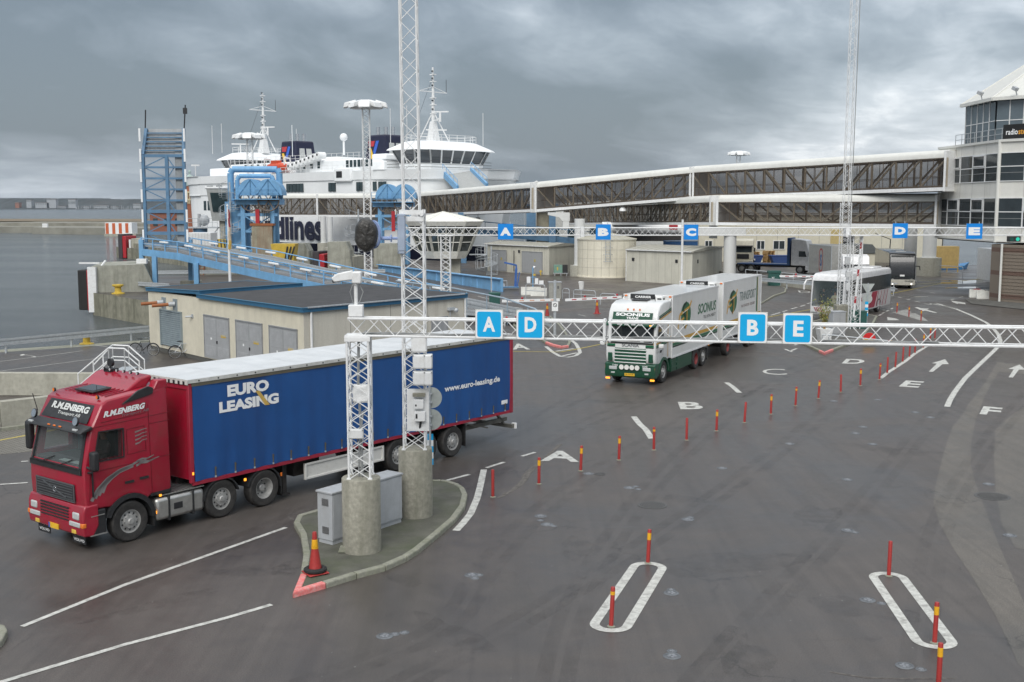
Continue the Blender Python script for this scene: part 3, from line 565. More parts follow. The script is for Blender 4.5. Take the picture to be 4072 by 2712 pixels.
o=ebox('junction_box','pale grey equipment box clamped low on the near gantry post',A(1417,1725,yb),.34,.12,.23,m=mat('box_grey',(.62,.63,.63),.45));o=ebox('junction_box','square white box clamped behind the near gantry post braces',(p1.x+.05,p1.y+.02,3.93),.42,.22,.42)
TM=thing('lattice_mast','tall white lattice mast on the concrete pillar behind the grey cabinet','mast',(p2.x,p2.y,p2.z+1.84))
ch,brc=MB(),MB();lattice(ch,brc,(p2.x,p2.y,p2.z+1.84),(p2.x+.01,p2.y,8.25),.56,.027,.0125,.8,up=(0,1,0),xb=True)
ch.build('lower_mast',white,TM,world=True);brc.build('lower_bracing',white,TM,world=True)
ch,brc=MB(),MB();lattice(ch,brc,(p2.x - .03,p2.y,8.0),(p2.x - .09,p2.y,18),.42,.026,.011,.85,up=(0,1,0),n=4,xb=False)
ch.build('upper_mast',white,TM,world=True);brc.build('upper_bracing',white,TM,world=True)
mb=MB();feet(mb,p2.x,p2.y,p2.z+1.84,.56);mb.build('foot_plate',white,TM,world=True)
mb=MB()
for z in (7.95,8.12):mb.box(p2.x - .33,p2.x+.30,p2.y - .32,p2.y - .28,z,z+.12);mb.box(p2.x - .33,p2.x+.30,p2.y+.28,p2.y+.32,z,z+.12)
for a in (-.27,.25):mb.tube((p2.x+a,p2.y - .36,8.13),(p2.x+a,p2.y+.36,8.13),.05,10)
mb.build('splice_plate',white,TM,world=True)
yb=p2.y - .38
BX=[(1695,1380,.40,.36,'topmost white box of the stack on the tall mast',.2),(1663,1437,.32,.30,'left white box of the upper pair on the tall mast',.24),(1700,1437,.20,.30,'right white box of the upper pair on the tall mast',.3),
   (1663,1503,.32,.30,'left white box of the lower pair on the tall mast',.24),(1700,1503,.20,.30,'right white box of the lower pair on the tall mast',.3)]
for x,y,sx,sz,lab,sy in BX:
 x_=x - 32 if y==1380 else x;ebox('equipment_box',lab,A(x_+4,y - (12 if y==1380 else 0),yb - sy/2+.1),sx,sy,sz+(.07 if y==1380 else .07))
t=thing('mounting_board','long white board with switch boxes low on the tall mast','panel',A(1662,1630,yb+.06));mb=MB();mb.box(-.29,.29,-.015,.015,-.56,.56);mb.build('board',white,t)
mb=MB();mb.box(-.1,.16,-.15,-.02,.05,.30);mb.build('switch_box',white,t,bevel=.012);mb=MB();mb.box(-.08,.2,-.16,-.02,-.28,-.02);mb.build('switch_box',white,t,bevel=.012);mb=MB();mb.box(-.05,.0,-.165,-.15,-.2,-.08);mb.box(-.06,-.02,-.155,-.14,.12,.17);mb.build('handle',dark,t)
mb=MB();mb.box(-.12,.2,-.18,-.02,.38,.46);mb.build('bracket',conc,t);mb=MB();mb.path([(.08,-.1,-.28),(.06,-.05,-.4),(.02,.1,-.6),(.1,.3,-.75),(.0,.35,-.85)],.03,7);mb.build('cable',dark,t)
q0,q1,q2=G(1323,2168,.12),G(1600,2075,.12),G(1266,2158,.12);ux=(q1 - q0);L_=ux.length;ang=math.atan2(ux.y,ux.x)
CB=thing('roadside_cabinet','long grey steel equipment cabinet between the two concrete pillars','cabinet',q0,ang);mb=MB();D_=.5
mb.box(0,L_,0,D_,.09,1.26);mb.build('body',grey,CB,bevel=.01);mb=MB();mb.box(.02,L_ - .02,.02,D_ - .02,-.02,.09);mb.build('plinth',grey,CB)
mb=MB();mb.side([(0,1.26),(0,1.30),(0,1.30)],0,D_) if False else mb.box(-.03,L_+.03,-.03,D_+.03,1.26,1.31);mb.build('roof',mat('grey_paint',()),CB,bevel=.01)
for k in range(2):
 mb=MB();mb.box(.03+k*L_/2,L_/2 - .02+k*L_/2,-.014,.0,.13,1.22);mb.build('door',grey,CB,bevel=.004)
for z in (.25,.95):
 mb=MB()
 for i in range(7):mb.box(-.012,0,.12,.34,z+i*.026,z+.016+i*.026)
 mb.build('vent',mat('vent_dark',(.12,.12,.12),.6),CB)
mb=MB();mb.lathe([(.045,1.31),(.045,1.37),(.03,1.40),(.001,1.405)],12,cap=False);o=mb.build('warning_lamp',redp,CB);o.location=(L_*.62,.25,0)
SG=thing('road_sign','grey pole with two round signs seen from behind, beside the tall mast','sign',G(1712,1985,.12));mb=MB();mb.tube((0,0,0),(0,0,3.32),.032,10);mb.build('pole',galv,SG);sgb=mat('sign_back',(.42,.45,.43),.5)
bz=A(1712,1555,SG.location.y).z
for y in (1583,1670):
 mb=MB();mb.tube((.06,.05,0),(.06,.065,0),.30,32);o=mb.build('sign_disc',sgb,SG);o.location=(-.02,0,A(1712,y,SG.location.y).z - .12)
mb=MB()
for y in (1565,1600,1655,1690):zz=A(1712,y,SG.location.y).z - .12;mb.box(-.07,.07,-.04,.05,zz - .02,zz+.02)
mb.build('bracket',galv,SG)
def marker(px,py,h0,h1,wd,lab,tilt=0):
 t=thing('lane_marker',lab,'marker',G(px,py,.12),tilt);mb=MB();mb.tube((0,.04,0),(0,.04,h1),.025,8);mb.build('pole',galv,t);n=5
 for i in range(n):
  mb=MB();z0=h0+(h1 - h0)*i/n;mb.box(-wd/2,wd/2,-.01,.01,z0,z0+(h1 - h0)/n);mb.build('blue_band' if i % 2==0 else 'white_band',blue_sign if i % 2==0 else sign_white,t)
 return t
marker(1713,1975,A(1713,1873,SG.location.y).z,A(1713,1750,SG.location.y).z,.17,'blue and white striped marker board below the round signs on the near island')
def sign(ch_,l,t_,r,b,lab,yy,white_border=True,bold=.045,m=blue_sign,lets=None,parent=None):
 a0,a1=A(l,b,yy(l)),A(r,t_,yy(r));a=(a0+a1)/2;W_=(a1.xy - a0.xy).length;H_=a1.z - a0.z;rz=math.atan2(yy(r) - yy(l),a1.x - a0.x)
 t=thing('lane_sign',lab,'sign',a,rz,None);mb=MB();mb.box(-W_/2,W_/2,0,.02,-H_/2,H_/2);mb.build('back_plate',mat('sign_edge',(.62,.61,.57),.5),t,bevel=.004,seg=1)
 def rr_(w2,h2,rad,y_):return [(cx+rad*math.cos(a_),y_,cz+rad*math.sin(a_)) for cx,cz,s0_ in ((w2 - rad,-h2+rad,-90),(w2 - rad,h2 - rad,0),(-w2+rad,h2 - rad,90),(-w2+rad,-h2+rad,180)) for a_ in [R(s0_+k*18) for k in range(6)]]
 if white_border:
  mb=MB();mb.add(rr_(W_/2 - .012,H_/2 - .012,.04,-.003),[tuple(range(24))]);mb.build('border',sign_white,t,smooth=0)
  f=.045
 else:f=.0
 mb=MB();mb.add(rr_(W_/2 - f,H_/2 - f,.05 if white_border else .005,-.006),[tuple(range(24))]);mb.build('face',m,t,smooth=0)
 x0,x1,z0,z1=lets;mb=MB();mb.text(ch_,(x0*W_,-.009,z0*H_),((x1 - x0)*W_,0,0),(0,0,(z1 - z0)*H_),bold);mb.build('letter',sign_white,t,smooth=0)
 mb=MB()
 for a_ in (-.3,.3):mb.box(a_*W_ - .02,a_*W_+.02,.02,.07,-H_*.35,H_*(.62 if not white_border else .4))
 mb.build('bracket',galv,t);return t
yg=lambda px:(s_.y+bx.y*5) if False else (lambda t_:t_)( (26.3 - .26)+(px - 1430)/(4072 - 1430)*(24.33 - 26.3))
LT=(-.22,.22,-.25,.26)
sign('A',1890,1232,2000,1347,'blue sign with white letter A, leftmost on the near gantry',yg,lets=LT,bold=.035);sign('D',2053,1233,2165,1350,'blue sign with white letter D, second from left on the near gantry',yg,lets=(-.2,.22,-.25,.26),bold=.035)
sign('B',2933,1242,3053,1364,'blue sign with white letter B, second from right on the near gantry',yg,lets=(-.19,.2,-.25,.26),bold=.035);sign('E',3111,1246,3233,1368,'blue sign with white letter E, rightmost on the near gantry',yg,lets=(-.15,.2,-.25,.26),bold=.035)
# ---------------------------------------------------------------- vehicles
paint_red=mat('lorry_red',(.34,.011,.032),.24,var=.05,dirt=(.17,.045,.04),dscale=1.6,damt=.45,coat=.4)
curtain_blue=mat('curtain_blue',(.012,.078,.26),.5,var=.08,scale=.8,dirt=(.012,.045,.16),dscale=.7,damt=.6,streak=True)
tarp=mat('white_tarpaulin',(.64,.66,.67),.45,var=.05,scale=2,dirt=(.50,.51,.51),dscale=1.6,damt=.45)
tarp_edge=mat('tarpaulin_edge',(.60,.60,.57),.5,dirt=(.3,.29,.26),dscale=4,damt=.6)
chassis=mat('chassis_grime',(.035,.032,.03),.7,var=.4,scale=4)
tyrem=mat('tyre_rubber',(.028,.027,.026),.75,var=.3,scale=8,dirt=(.06,.055,.05),dscale=4,damt=.5)
alum=mat('brushed_aluminium',(.50,.50,.48),.38,.75,var=.12,scale=6)
rimm=mat('steel_rim',(.38,.38,.37),.45,.3,var=.15,scale=12)
box_white=mat('box_body_white',(.72,.73,.72),.28,var=.03,scale=1,dirt=(.55,.54,.50),dscale=1.0,damt=.3,streak=True,coat=.3)
lgreen=mat('livery_green',(.008,.13,.055),.35)
lgold=mat('livery_gold',(.58,.33,.05),.4)
lblack=mat('livery_dark_green',(.008,.035,.02),.4)
darkgreen=mat('bumper_green',(.01,.075,.04),.35,dirt=(.05,.05,.045),damt=.4)
interior=mat('cab_interior',(.035,.035,.035),.8)
shirt=mat('pale_shirt',(.45,.50,.55),.8);hairm=mat('blond_hair',(.35,.25,.12),.8);hair_d=mat('dark_hair',(.03,.02,.015),.8);jacket=mat('dark_jacket',(.02,.022,.03),.8)
def wheel(parent,x,y,r=.52,far=False,wid=.30,hub='out',rim=rimm,z=None):
 z=r if z is None else z;mb=MB();mb.T=rot('X',R(90)) if not far else rot('X',R(-90))   # +z of lathe -> -y (outer)
 h=wid/2;s=r/.52
 mb.lathe([(r*.56,-h),(r*.9,-h),(r*.985,-h*.8),(r,-h*.5),(r,h*.5),(r*.985,h*.8),(r*.92,h),(r*.62,h*.98),(r*.565,h*.9),(r*.56,h*.7)],32,cap=False)
 w_=mb.build('wheel',tyrem,parent);w_.location=(x,y,z)
 mb=MB();mb.T=rot('X',R(90)) if not far else rot('X',R(-90))
 if hub=='out':mb.lathe([(r*.56,h*.72),(r*.57,h*.92),(r*.54,h*.9),(r*.50,h*.55),(r*.36,h*.62),(r*.33,h*.95),(r*.17,h*1.0),(r*.16,h*1.15),(r*.13,h*1.25),(.001,h*1.25)],28,cap=False)
 else:mb.lathe([(r*.56,h*.72),(r*.57,h*.92),(r*.54,h*.9),(r*.5,h*.3),(r*.44,-h*.35),(r*.2,-h*.4),(r*.19,h*.25),(r*.15,h*.38),(.001,h*.38)],28,cap=False)
 mb.k=1
 for i in range(10):
  a=i*2*math.pi/10;q_=r*(.345 if hub=='out' else .24);zz=h*.9 if hub=='out' else -h*.3
  mb.tube((q_*math.cos(a),q_*math.sin(a),zz),(q_*math.cos(a),q_*math.sin(a),zz+.03),r*.022,6)
 mb.k=2
 for i in range(8 if hub !='out' else 10):
  a=(i+.5)*2*math.pi/(8 if hub !='out' else 10);q_=r*(.41 if hub=='out' else .36);zz=h*.615 if hub=='out' else -h*.34;T=mb.T
  mb.T=T @ Matrix.Translation((q_*math.cos(a),q_*math.sin(a),zz));mb.lathe([(.001,.004),(r*.05,.004),(r*.05,0)],8,cap=False);mb.T=T
 mb.build('rim',[rim,chrome,dark],w_);return w_
def person_bust(parent_lab,loc,rz,cloth,hair,nm='person',arms=True):
 """seated figure: one continuous skinned body with a head, hair and clothing as children"""
 t=thing(nm,parent_lab,'person',loc,rz)
 J=[((0,0,.0),.17),((0,0,.2),.165),((0,.02,.42),.17),((0,.02,.54),.07),((0,.0,.66),.085),((0,-.01,.76),.09),
   ((.19,.02,.46),.07),((.24,-.12,.26),.05),((.14,-.38,.34),.035),((.10,-.45,.36),.03),((-.19,.02,.46),.07),((-.24,-.12,.26),.05),((-.14,-.38,.34),.035),((-.10,-.45,.36),.03),
   ((.1,-.25,-.02),.09),((.11,-.5,-.04),.07),((-.1,-.25,-.02),.09),((-.11,-.5,-.04),.07)]
 E_=[(0,1),(1,2),(2,3),(3,4),(4,5),(2,6),(6,7),(7,8),(8,9),(2,10),(10,11),(11,12),(12,13),(0,14),(14,15),(0,16),(16,17)]
 me=bpy.data.meshes.new('body');me.from_pydata([j[0] for j in J],E_,[]);o=bpy.data.objects.new('body',me);COL.objects.link(o)
 sk=o.modifiers.new('s','SKIN');
 for v,j in zip(me.skin_vertices[0].data,J):v.radius=(j[1],j[1])
 me.skin_vertices[0].data[0].use_root=True;o.modifiers.new('u','SUBSURF').levels=1
 bpy.context.view_layer.update();m2=bpy.data.meshes.new_from_object(o.evaluated_get(bpy.context.evaluated_depsgraph_get()));bpy.data.objects.remove(o)
 m2.materials.clear();m2.materials.append(cloth);m2.materials.append(skin)
 for p_ in m2.polygons:p_.material_index=1 if (p_.center.z>.56 or p_.center.y<-.36 and p_.center.z>.2) else 0
 m2.shade_smooth();o=bpy.data.objects.new('body',m2);COL.objects.link(o);o.parent=t
 mb=MB();mb.sphere((0,.02,.74),.115,14,1.15);ob=mb.build('hair',hair,t)
 me=ob.data;b=bmesh.new();b.from_mesh(me);bmesh.ops.delete(b,geom=[v for v in b.verts if v.co.y<-.055 and v.co.z<.80 or v.co.z<.66],context='VERTS');b.to_mesh(me);b.free()
 return t
def side_cab(parent,prof,y0,y1,m,cuts,bevel=.07):
 mb=MB();mb.side(prof,y0,y1);o=mb.build('cab',m,parent,bevel=bevel,seg=3,smooth=0,fix=True)
 bpy.context.view_layer.update();me=bpy.data.meshes.new_from_object(o.evaluated_get(bpy.context.evaluated_depsgraph_get()));o.modifiers.clear();o.data=me
 carve(o,*cuts);o.data.shade_smooth();o.data.set_sharp_from_angle(angle=R(28));return o
def arc(cx,cz,r,a0,a1,n=8):return [(cx+r*math.cos(R(a0+(a1 - a0)*i/n)),cz+r*math.sin(R(a0+(a1 - a0)*i/n))) for i in range(n+1)]
def fender(parent,cx,r0,r1,y0,y1,a0,a1,m=dark,cz=.52,name='mudguard'):
 mb=MB();a_=arc(cx,cz,r1,a0,a1,12);b_=arc(cx,cz,r0,a1,a0,12)
 for i in range(12):
  mb.add([(*q_,) for q_ in [(a_[i][0],y0,a_[i][1]),(a_[i+1][0],y0,a_[i+1][1]),(b_[11 - i][0],y0,b_[11 - i][1]),(b_[12 - i][0],y0,b_[12 - i][1])]]+[(a_[i][0],y1,a_[i][1]),(a_[i+1][0],y1,a_[i+1][1]),(b_[11 - i][0],y1,b_[11 - i][1]),(b_[12 - i][0],y1,b_[12 - i][1])],
      [(0,1,2,3),(7,6,5,4),(0,4,5,1),(3,2,6,7),(0,3,7,4),(1,5,6,2)])
 return mb.build(name,m,parent)
def small(parent,name,m,*boxes,bevel=0.):
 mb=MB()
 for b in boxes:mb.box(*b)
 return mb.build(name,m,parent,bevel=bevel,seg=2)
def lamp_round(parent,name,c,r,m,axis=(-1,0,0),body=dark,dp=.05):
 mb=MB();c=Vector(c);a=Vector(axis);mb.tube(c,c - a*dp,r*1.1,14);o=mb.build(name,body,parent);mb=MB();mb.tube(c+a*.004,c - a*.01,r,14);mb.build('lens',m,o);return o
def red_lorry():
 x0,y0_,th=-8.38,28.97,.908
 T_=thing('articulated_lorry','red articulated lorry with long blue curtain sided trailer passing the near pillars','lorry',(x0,y0_,0),th)
 # --- cab
 prof=[(-3.03,1.02),(-3.06,1.5),(-3.05,2.0),(-2.80,3.02),(-2.74,3.12),(-2.50,3.56),(-2.34,3.66),(-1.2,3.78),(-.74,3.84),(-.62,3.80),(-.58,1.08),(-1.2,1.06)]+arc(-1.83,.52,.66,42,138,8)+[(-2.45,1.0)]
 cutw=MB();cutw.side([(-3.4,2.08),(-1.55,2.08),(-1.55,2.96),(-3.4,2.96)],.22,2.28)
 cuts=MB();cuts.side([(-2.76,2.20),(-1.97,2.20),(-1.96,2.86),(-2.02,2.90),(-2.62,2.90)],-.3,2.8)
 side_cab(T_,prof,.02,2.48,paint_red,[cutw,cuts],.09)
 mb=MB();mb.quad((-3.035,.20,2.06),(-3.035,2.30,2.06),(-2.815,2.26,2.98),(-2.815,.24,2.98));mb.build('windscreen',glass_clear,T_,smooth=0)
 mb=MB()
 for a,b in (((-3.045,.14,2.03),(-3.045,2.36,2.03)),((-2.81,.2,2.99),(-2.81,2.3,2.99)),((-3.045,.17,2.03),(-2.81,.22,2.99)),((-3.045,2.33,2.03),(-2.81,2.28,2.99))):mb.bar(a,b,.09,.05)
 mb.build('windscreen_seal',dark,T_)
 mb=MB();mb.bar((-3.07,.1,1.97),(-3.07,2.4,1.97),.04,.13);mb.build('scuttle_panel',dark,T_)
 for yy_ in (.045,2.455):
  mb=MB();mb.add([(-2.74,yy_,2.21),(-1.98,yy_,2.21),(-1.97,yy_,2.88),(-2.60,yy_,2.88)],[(0,1,2,3)]);mb.build('side_window',tint,T_,smooth=0)
 mb=MB();f_=[(-2.77,2.19),(-1.955,2.19),(-1.945,2.90),(-2.61,2.91)]
 for a,b in zip(f_,f_[1:]+f_[:1]):mb.bar((a[0],.015,a[1]),(b[0],.015,b[1]),.03,.035,(0,1,0))
 mb.build('window_seal',dark,T_)
 small(T_,'dashboard',mat('dashboard_grey',(.10,.11,.11),.7),(-2.98,-2.6,.24,2.26,2.02,2.13));small(T_,'bunk_wall',interior,(-1.6,-1.56,.1,2.4,2.0,2.95))
 mb=MB();mb.T=Matrix.Translation((-2.55,.62,2.22)) @ rot('Y',R(-25))
 for i in range(20):
  a,b=i*math.pi/10,(i+1)*math.pi/10;mb.tube((.2*math.cos(a),.2*math.sin(a),0),(.2*math.cos(b),.2*math.sin(b),0),.014,5)
 mb.build('steering_wheel',dark,T_)
 small(T_,'seat',mat('seat_fabric',(.06,.06,.08),.9),(-1.95,-1.75,.4,.9,2.0,2.75),(-1.95,-1.75,1.6,2.1,2.0,2.75),bevel=.05)
 small(T_,'cab_floor',interior,(-3.0,-1.6,.15,2.35,1.9,2.085));small(T_,'paper',mat('pale_paper',(.55,.72,.68),.6),(-2.99,-2.80,.30,.72,2.135,2.14));small(T_,'paper',mat('pale_paper',()),(-2.99,-2.82,.86,1.22,2.135,2.14))
 mb=MB();mb.side([(-2.80,3.08),(-3.08,2.98),(-3.12,2.93),(-3.09,2.92),(-2.78,3.0)],-.02,2.52);mb.build('sun_visor',dark,T_,bevel=.02)
 for y_ in (.95,1.2,1.45):small(T_,'marker_lamp',amber_off,(-3.085,-3.05,y_ - .05,y_+.05,2.985,3.02),bevel=.01)
 for y_ in (.3,2.3):small(T_,'marker_lamp',lampw,(-3.09,-3.03,y_ - .09,y_+.09,2.97,3.02),bevel=.01)
 for y_ in (.42,2.3):lamp_round(T_,'spot_lamp',(-2.98,y_,3.18),.105,chrome,(-.97,0,.25))
 d_=Vector((.28,0,.42));o_=Vector((-2.775,2.28,3.11));mb=MB();mb.add([o_,o_+Vector((0,-2.06,0)),o_+Vector((0,-2.0,0))+d_,o_+Vector((0,-.06,0))+d_],[(0,1,2,3)])
 mb.v=[v+Vector((-.02,0,.0)) for v in mb.v];mb.build('name_panel',dark,T_,smooth=0)
 mb=MB();q_=Vector((-2.775 - .035,2.0,3.11))+d_*.5;mb.text('R.M.ENBERG',q_,(0,-1.62,0),d_*.36+Vector((0,.0,0)),.045);mb.text('Transport AB',Vector((-2.81,1.62,3.11))+d_*.2,(0,-1.0,0),d_*.22,.01);mb.build('lettering',mat('pale_letters',(.60,.62,.60),.5),T_,smooth=0)
 mb=MB();mb.text('R.M.ENBERG',(-2.47,.008,3.24),(1.13,0,.07),(.05,0,.15),.05);mb.build('lettering',sign_white,T_,smooth=0);mb=MB();mb.text('Transport AB',(-2.0,.008,3.17),(.78,0,.045),(.03,0,.09),.01);mb.build('lettering',mat('grey_letters',(.22,.16,.17),.5),T_,smooth=0)
 mb=MB();mb.path([(-3.10,1.95,2.0),(-3.02,1.35,2.22)],.012,5);mb.path([(-3.10,1.15,2.0),(-3.02,.55,2.22)],.012,5);mb.build('wiper',dark,T_);small(T_,'grab_handle',dark,(-2.86,-2.83,-.03,.01,1.35,1.95))
 mb=MB();mb.side([(-1.96,3.50),(-1.25,3.62),(-1.08,3.66),(-1.06,3.80),(-1.2,3.86),(-1.5,3.78)],-.015,.05);mb.build('roof_vent',dark,T_,bevel=.012)
 ln=mat('panel_gap',(.12,.005,.01),.5);mb=MB()
 for a,b in (((-2.93,1.2),(-2.88,2.0)),((-1.22,3.4),(-1.18,1.1)),((-2.82,3.03),(-.62,3.12)),((-2.88,1.95),(-.6,2.02)),((-2.55,3.13),(-1.3,3.2)),((-1.3,3.2),(-1.28,3.46)),((-1.28,3.46),(-2.2,3.40)),((-1.2,2.9),(-.6,2.92)),
     ((-1.85,2.85),(-1.35,2.88)),((-1.35,2.88),(-1.32,2.25)),((-1.32,2.25),(-1.85,2.22)),((-1.85,2.22),(-1.85,2.85))):mb.bar((a[0],.018,a[1]),(b[0],.018,b[1]),.008,.012,(0,1,0))
 mb.build('panel_joint',ln,T_)
 mb=MB();mb.side([(-1.62,3.72),(-1.15,4.02),(-.85,4.08),(-.80,4.0),(-1.0,3.78)],.38,2.42);mb.build('roof_spoiler',paint_red,T_,bevel=.05,seg=3)
 mb=MB();mb.side([(-1.05,3.72),(-.62,3.72),(-.62,3.98),(-.9,3.98)],.02,.3);mb.build('side_spoiler',paint_red,T_,bevel=.04,seg=3)
 mb=MB()
 for i in range(11):mb.bar((-2.2,.35+i*.18,3.695),(-1.4,.35+i*.18,3.775),.03,.02)
 mb.build('roof_rib',paint_red,T_)
 mb=MB();mb.T=Matrix.Translation((-1.95,1.25,3.745)) @ rot('Y',R(-6));mb.box(-.27,.27,-.42,.42,0,.05);mb.build('roof_hatch',dark,T_,bevel=.04);mb=MB();mb.T=Matrix.Translation((-1.95,1.25,3.797)) @ rot('Y',R(-6));mb.box(-.22,.22,-.36,.36,0,.006);mb.build('hatch_glass',mat('smoked_hatch',(.06,.065,.07),.15),T_)
 for y_ in (.55,.85,1.15,1.45,1.75,2.05):lamp_round(T_,'roof_lamp',(-1.15,y_,4.12),.035,lampw,body=dark)
 mb=MB();mb.tube((-1.0,1.95,4.05),(-1.0,1.95,4.2),.03,8);mb.tube((-1.02,1.95,4.27),(-.94,1.95,4.27),.11,16);mb.box(-1.1,-.85,1.8,2.1,4.03,4.12);mb.build('beacon',dark,T_)
 lamp_round(T_,'roof_lamp',(-2.42,.35,3.70),.045,amber_off);lamp_round(T_,'roof_lamp',(-2.42,2.3,3.70),.045,amber_off)
 mb=MB();mb.tube((-2.4,.35,3.74),(-2.42,.33,4.0),.006,4);mb.tube((-2.8,2.42,3.2),(-2.9,2.45,3.65),.012,5);mb.build('aerial',dark,T_)
 mb=MB();mb.box(-2.98,-2.80,-.30,-.08,2.02,2.50);mb.build('mirror',dark,T_,bevel=.06,seg=3);mb=MB();mb.path([(-2.95,-.18,2.0),(-2.93,.02,1.96)],.03,6);mb.path([(-2.92,-.15,2.05),(-2.95,.05,2.1)],.03,6);mb.build('mirror_arm',dark,T_)
 mb=MB();mb.box(-2.98,-2.80,2.58,2.80,2.2,2.9);mb.build('mirror',dark,T_,bevel=.06,seg=3)
 small(T_,'grille',mat('grille_black',(.03,.031,.034),.4),(-3.10,-3.0,.42,2.10,1.20,1.62),bevel=.02)
 mb=MB()
 for i in range(6):mb.box(-3.115,-3.09,.46,2.06,1.235+i*.065,1.25+i*.065)
 mb.bar((-3.12,.75,1.28),(-3.12,1.75,1.56),.02,.03);mb.build('grille_bar',mat('grille_grey',(.16,.17,.18),.35,.5),T_)
 mb=MB();mb.T=Matrix.Translation((-3.12,1.25,1.42)) @ rot('Y',R(90));mb.lathe([(.075,0),(.075,.015),(.05,.02),(.05,0)],20,cap=False);mb.build('badge',chrome,T_)
 small(T_,'grille_frame',mat('grille_grey',()),(-3.105,-3.085,.40,2.12,1.60,1.635),(-3.105,-3.085,.40,2.12,1.185,1.21),(-3.105,-3.085,.40,.43,1.2,1.62),(-3.105,-3.085,2.09,2.12,1.2,1.62))
 mb=MB();mb.side([(-3.12,.40),(-3.15,.62),(-3.13,1.0),(-3.06,1.16),(-2.7,1.16),(-2.7,.62),(-2.86,.36)],.0,2.5);mb.build('bumper',paint_red,T_,bevel=.05,seg=3)
 mb=MB()
 for i in range(5):mb.box(-3.16,-3.12,.62,1.88,.72+i*.075,.75+i*.075)
 mb.build('air_intake',dark,T_)
 for y_ in (.30,2.20):small(T_,'headlight',lampw,(-3.165,-3.1,y_ - .14,y_+.14,.80,.98),bevel=.03)
 small(T_,'headlight',lampw,(-3.17,-3.1,.12,.58,.62,.74),bevel=.02);small(T_,'headlight',lampw,(-3.17,-3.1,1.92,2.38,.62,.74),bevel=.02)
 small(T_,'indicator',amber_off,(-3.155,-3.05,-.01,.12,.62,.74),bevel=.02);small(T_,'indicator',amber_off,(-3.155,-3.05,2.38,2.51,.62,.74),bevel=.02)
 for y_ in (.42,2.08):small(T_,'fog_lamp',mat('yellow_lens',(.70,.48,.08),.2),(-3.15,-3.1,y_ - .09,y_+.09,.44,.54),bevel=.01)
 small(T_,'number_plate',plate_y,(-3.165,-3.14,1.08,1.52,.42,.55));small(T_,'plate_band',mat('plate_blue',(.05,.1,.4),.5),(-3.168,-3.16,1.45,1.52,.42,.55))
 small(T_,'mud_flap',dark,(-3.0,-2.98,.16,.72,.16,.40),(-3.0,-2.98,1.75,2.3,.16,.40));mb=MB();mb.text('VOLVO',(-3.006,.66,.21),(0,-.46,0),(0,0,.07),.02);mb.text('VOLVO',(-3.006,2.24,.21),(0,-.46,0),(0,0,.07),.02);mb.build('lettering',sign_white,T_,smooth=0)
 mb=MB();mb.text('FH12',(-3.118,.66,1.27),(0,-.2,0),(0,0,.07),.01);mb.build('lettering',mat('grille_grey',()),T_,smooth=0)
 sw=mat('livery_grey',(.22,.20,.20),.4);mb=MB()
 def ribbon(pts,w0,w1,y=.010):
  n=len(pts)
  for i in range(n - 1):
   a,b=Vector((pts[i][0],0,pts[i][1])),Vector((pts[i+1][0],0,pts[i+1][1]));d_=(b - a).normalized();nn=Vector((-d_.z,0,d_.x));wa,wb=w0+(w1 - w0)*i/n,w0+(w1 - w0)*(i+1)/n
   mb.add([a+nn*wa+Vector((0,y,0)),a - nn*wa+Vector((0,y,0)),b - nn*wb+Vector((0,y,0)),b+nn*wb+Vector((0,y,0))],[(0,1,2,3)])
 for k in range(4):ribbon([(-2.88+k*.1,1.25+k*.05),(-2.72+k*.08,1.5+k*.03),(-2.45+k*.05,1.72),(-2.1,1.88 - k*.02),(-1.7,1.96 - k*.02)],.045,.012)
 for k,(a,b) in enumerate(((-1.7,1.96),(-1.6,2.0),(-1.62,1.9),(-1.55,1.93))):ribbon([(a,b),(a+.15,b+.05),(a+.3,b+.03),(a+.45+.05*k,b+.09)],.03,.004)
 for k in range(4):ribbon([(-1.62,2.45+k*.1),(-1.5,2.47+k*.1),(-1.42,2.52+k*.09),(-1.28,2.53+k*.09)],.02,.004)
 mb.build('livery_swoosh',sw,T_,smooth=0,fix=False)
 for i in range(2):small(T_,'door_handle',dark,(-1.95+i*.42,-1.70+i*.42,-.005,.03,1.50+i*.03,1.56+i*.03))
 small(T_,'step_panel',dark,(-3.0,-2.50,.02,.5,.38,1.0),bevel=.03);small(T_,'step_tread',alum,(-2.95,-2.5,.0,.03,.38,.41),(-2.92,-2.55,-.002,.02,.86,.88))
 small(T_,'lower_skirt',dark,(-1.22,-.6,.03,.4,1.02,1.34),(-2.0,-1.2,.028,.4,1.18,1.30),bevel=.02)
 fender(T_,-1.83,.60,.72,-.02,.42,0,160);small(T_,'mud_flap',black,(-1.16,-1.12,.05,.4,.25,.7))
 wheel(T_,-1.83,.17,.52,hub='out');wheel(T_,-1.83,2.33,.52,far=True,hub='out')
 small(T_,'fuel_tank',alum,(-1.08,.42,.03,.6,.33,.93),bevel=.10);small(T_,'tank_strap',dark,(-.72,-.66,.015,.62,.30,.95),(.02,.08,.015,.62,.30,.95),bevel=.01);small(T_,'tank_recess',dark,(-.55,-.28,.02,.05,.55,.72),bevel=.01)
 small(T_,'fuel_tank',alum,(-1.08,.42,1.9,2.47,.33,.93),bevel=.10)
 mb=MB();mb.box(-.95,.42,.05,2.4,.97,1.0);mb.build('catwalk',alum,T_);mb=MB()
 for i in range(14):mb.box(-.93+i*.1,-.89+i*.1,.06,.8,1.0,1.008)
 mb.build('catwalk_grip',mat('grip_dark',(.10,.10,.10),.6),T_)
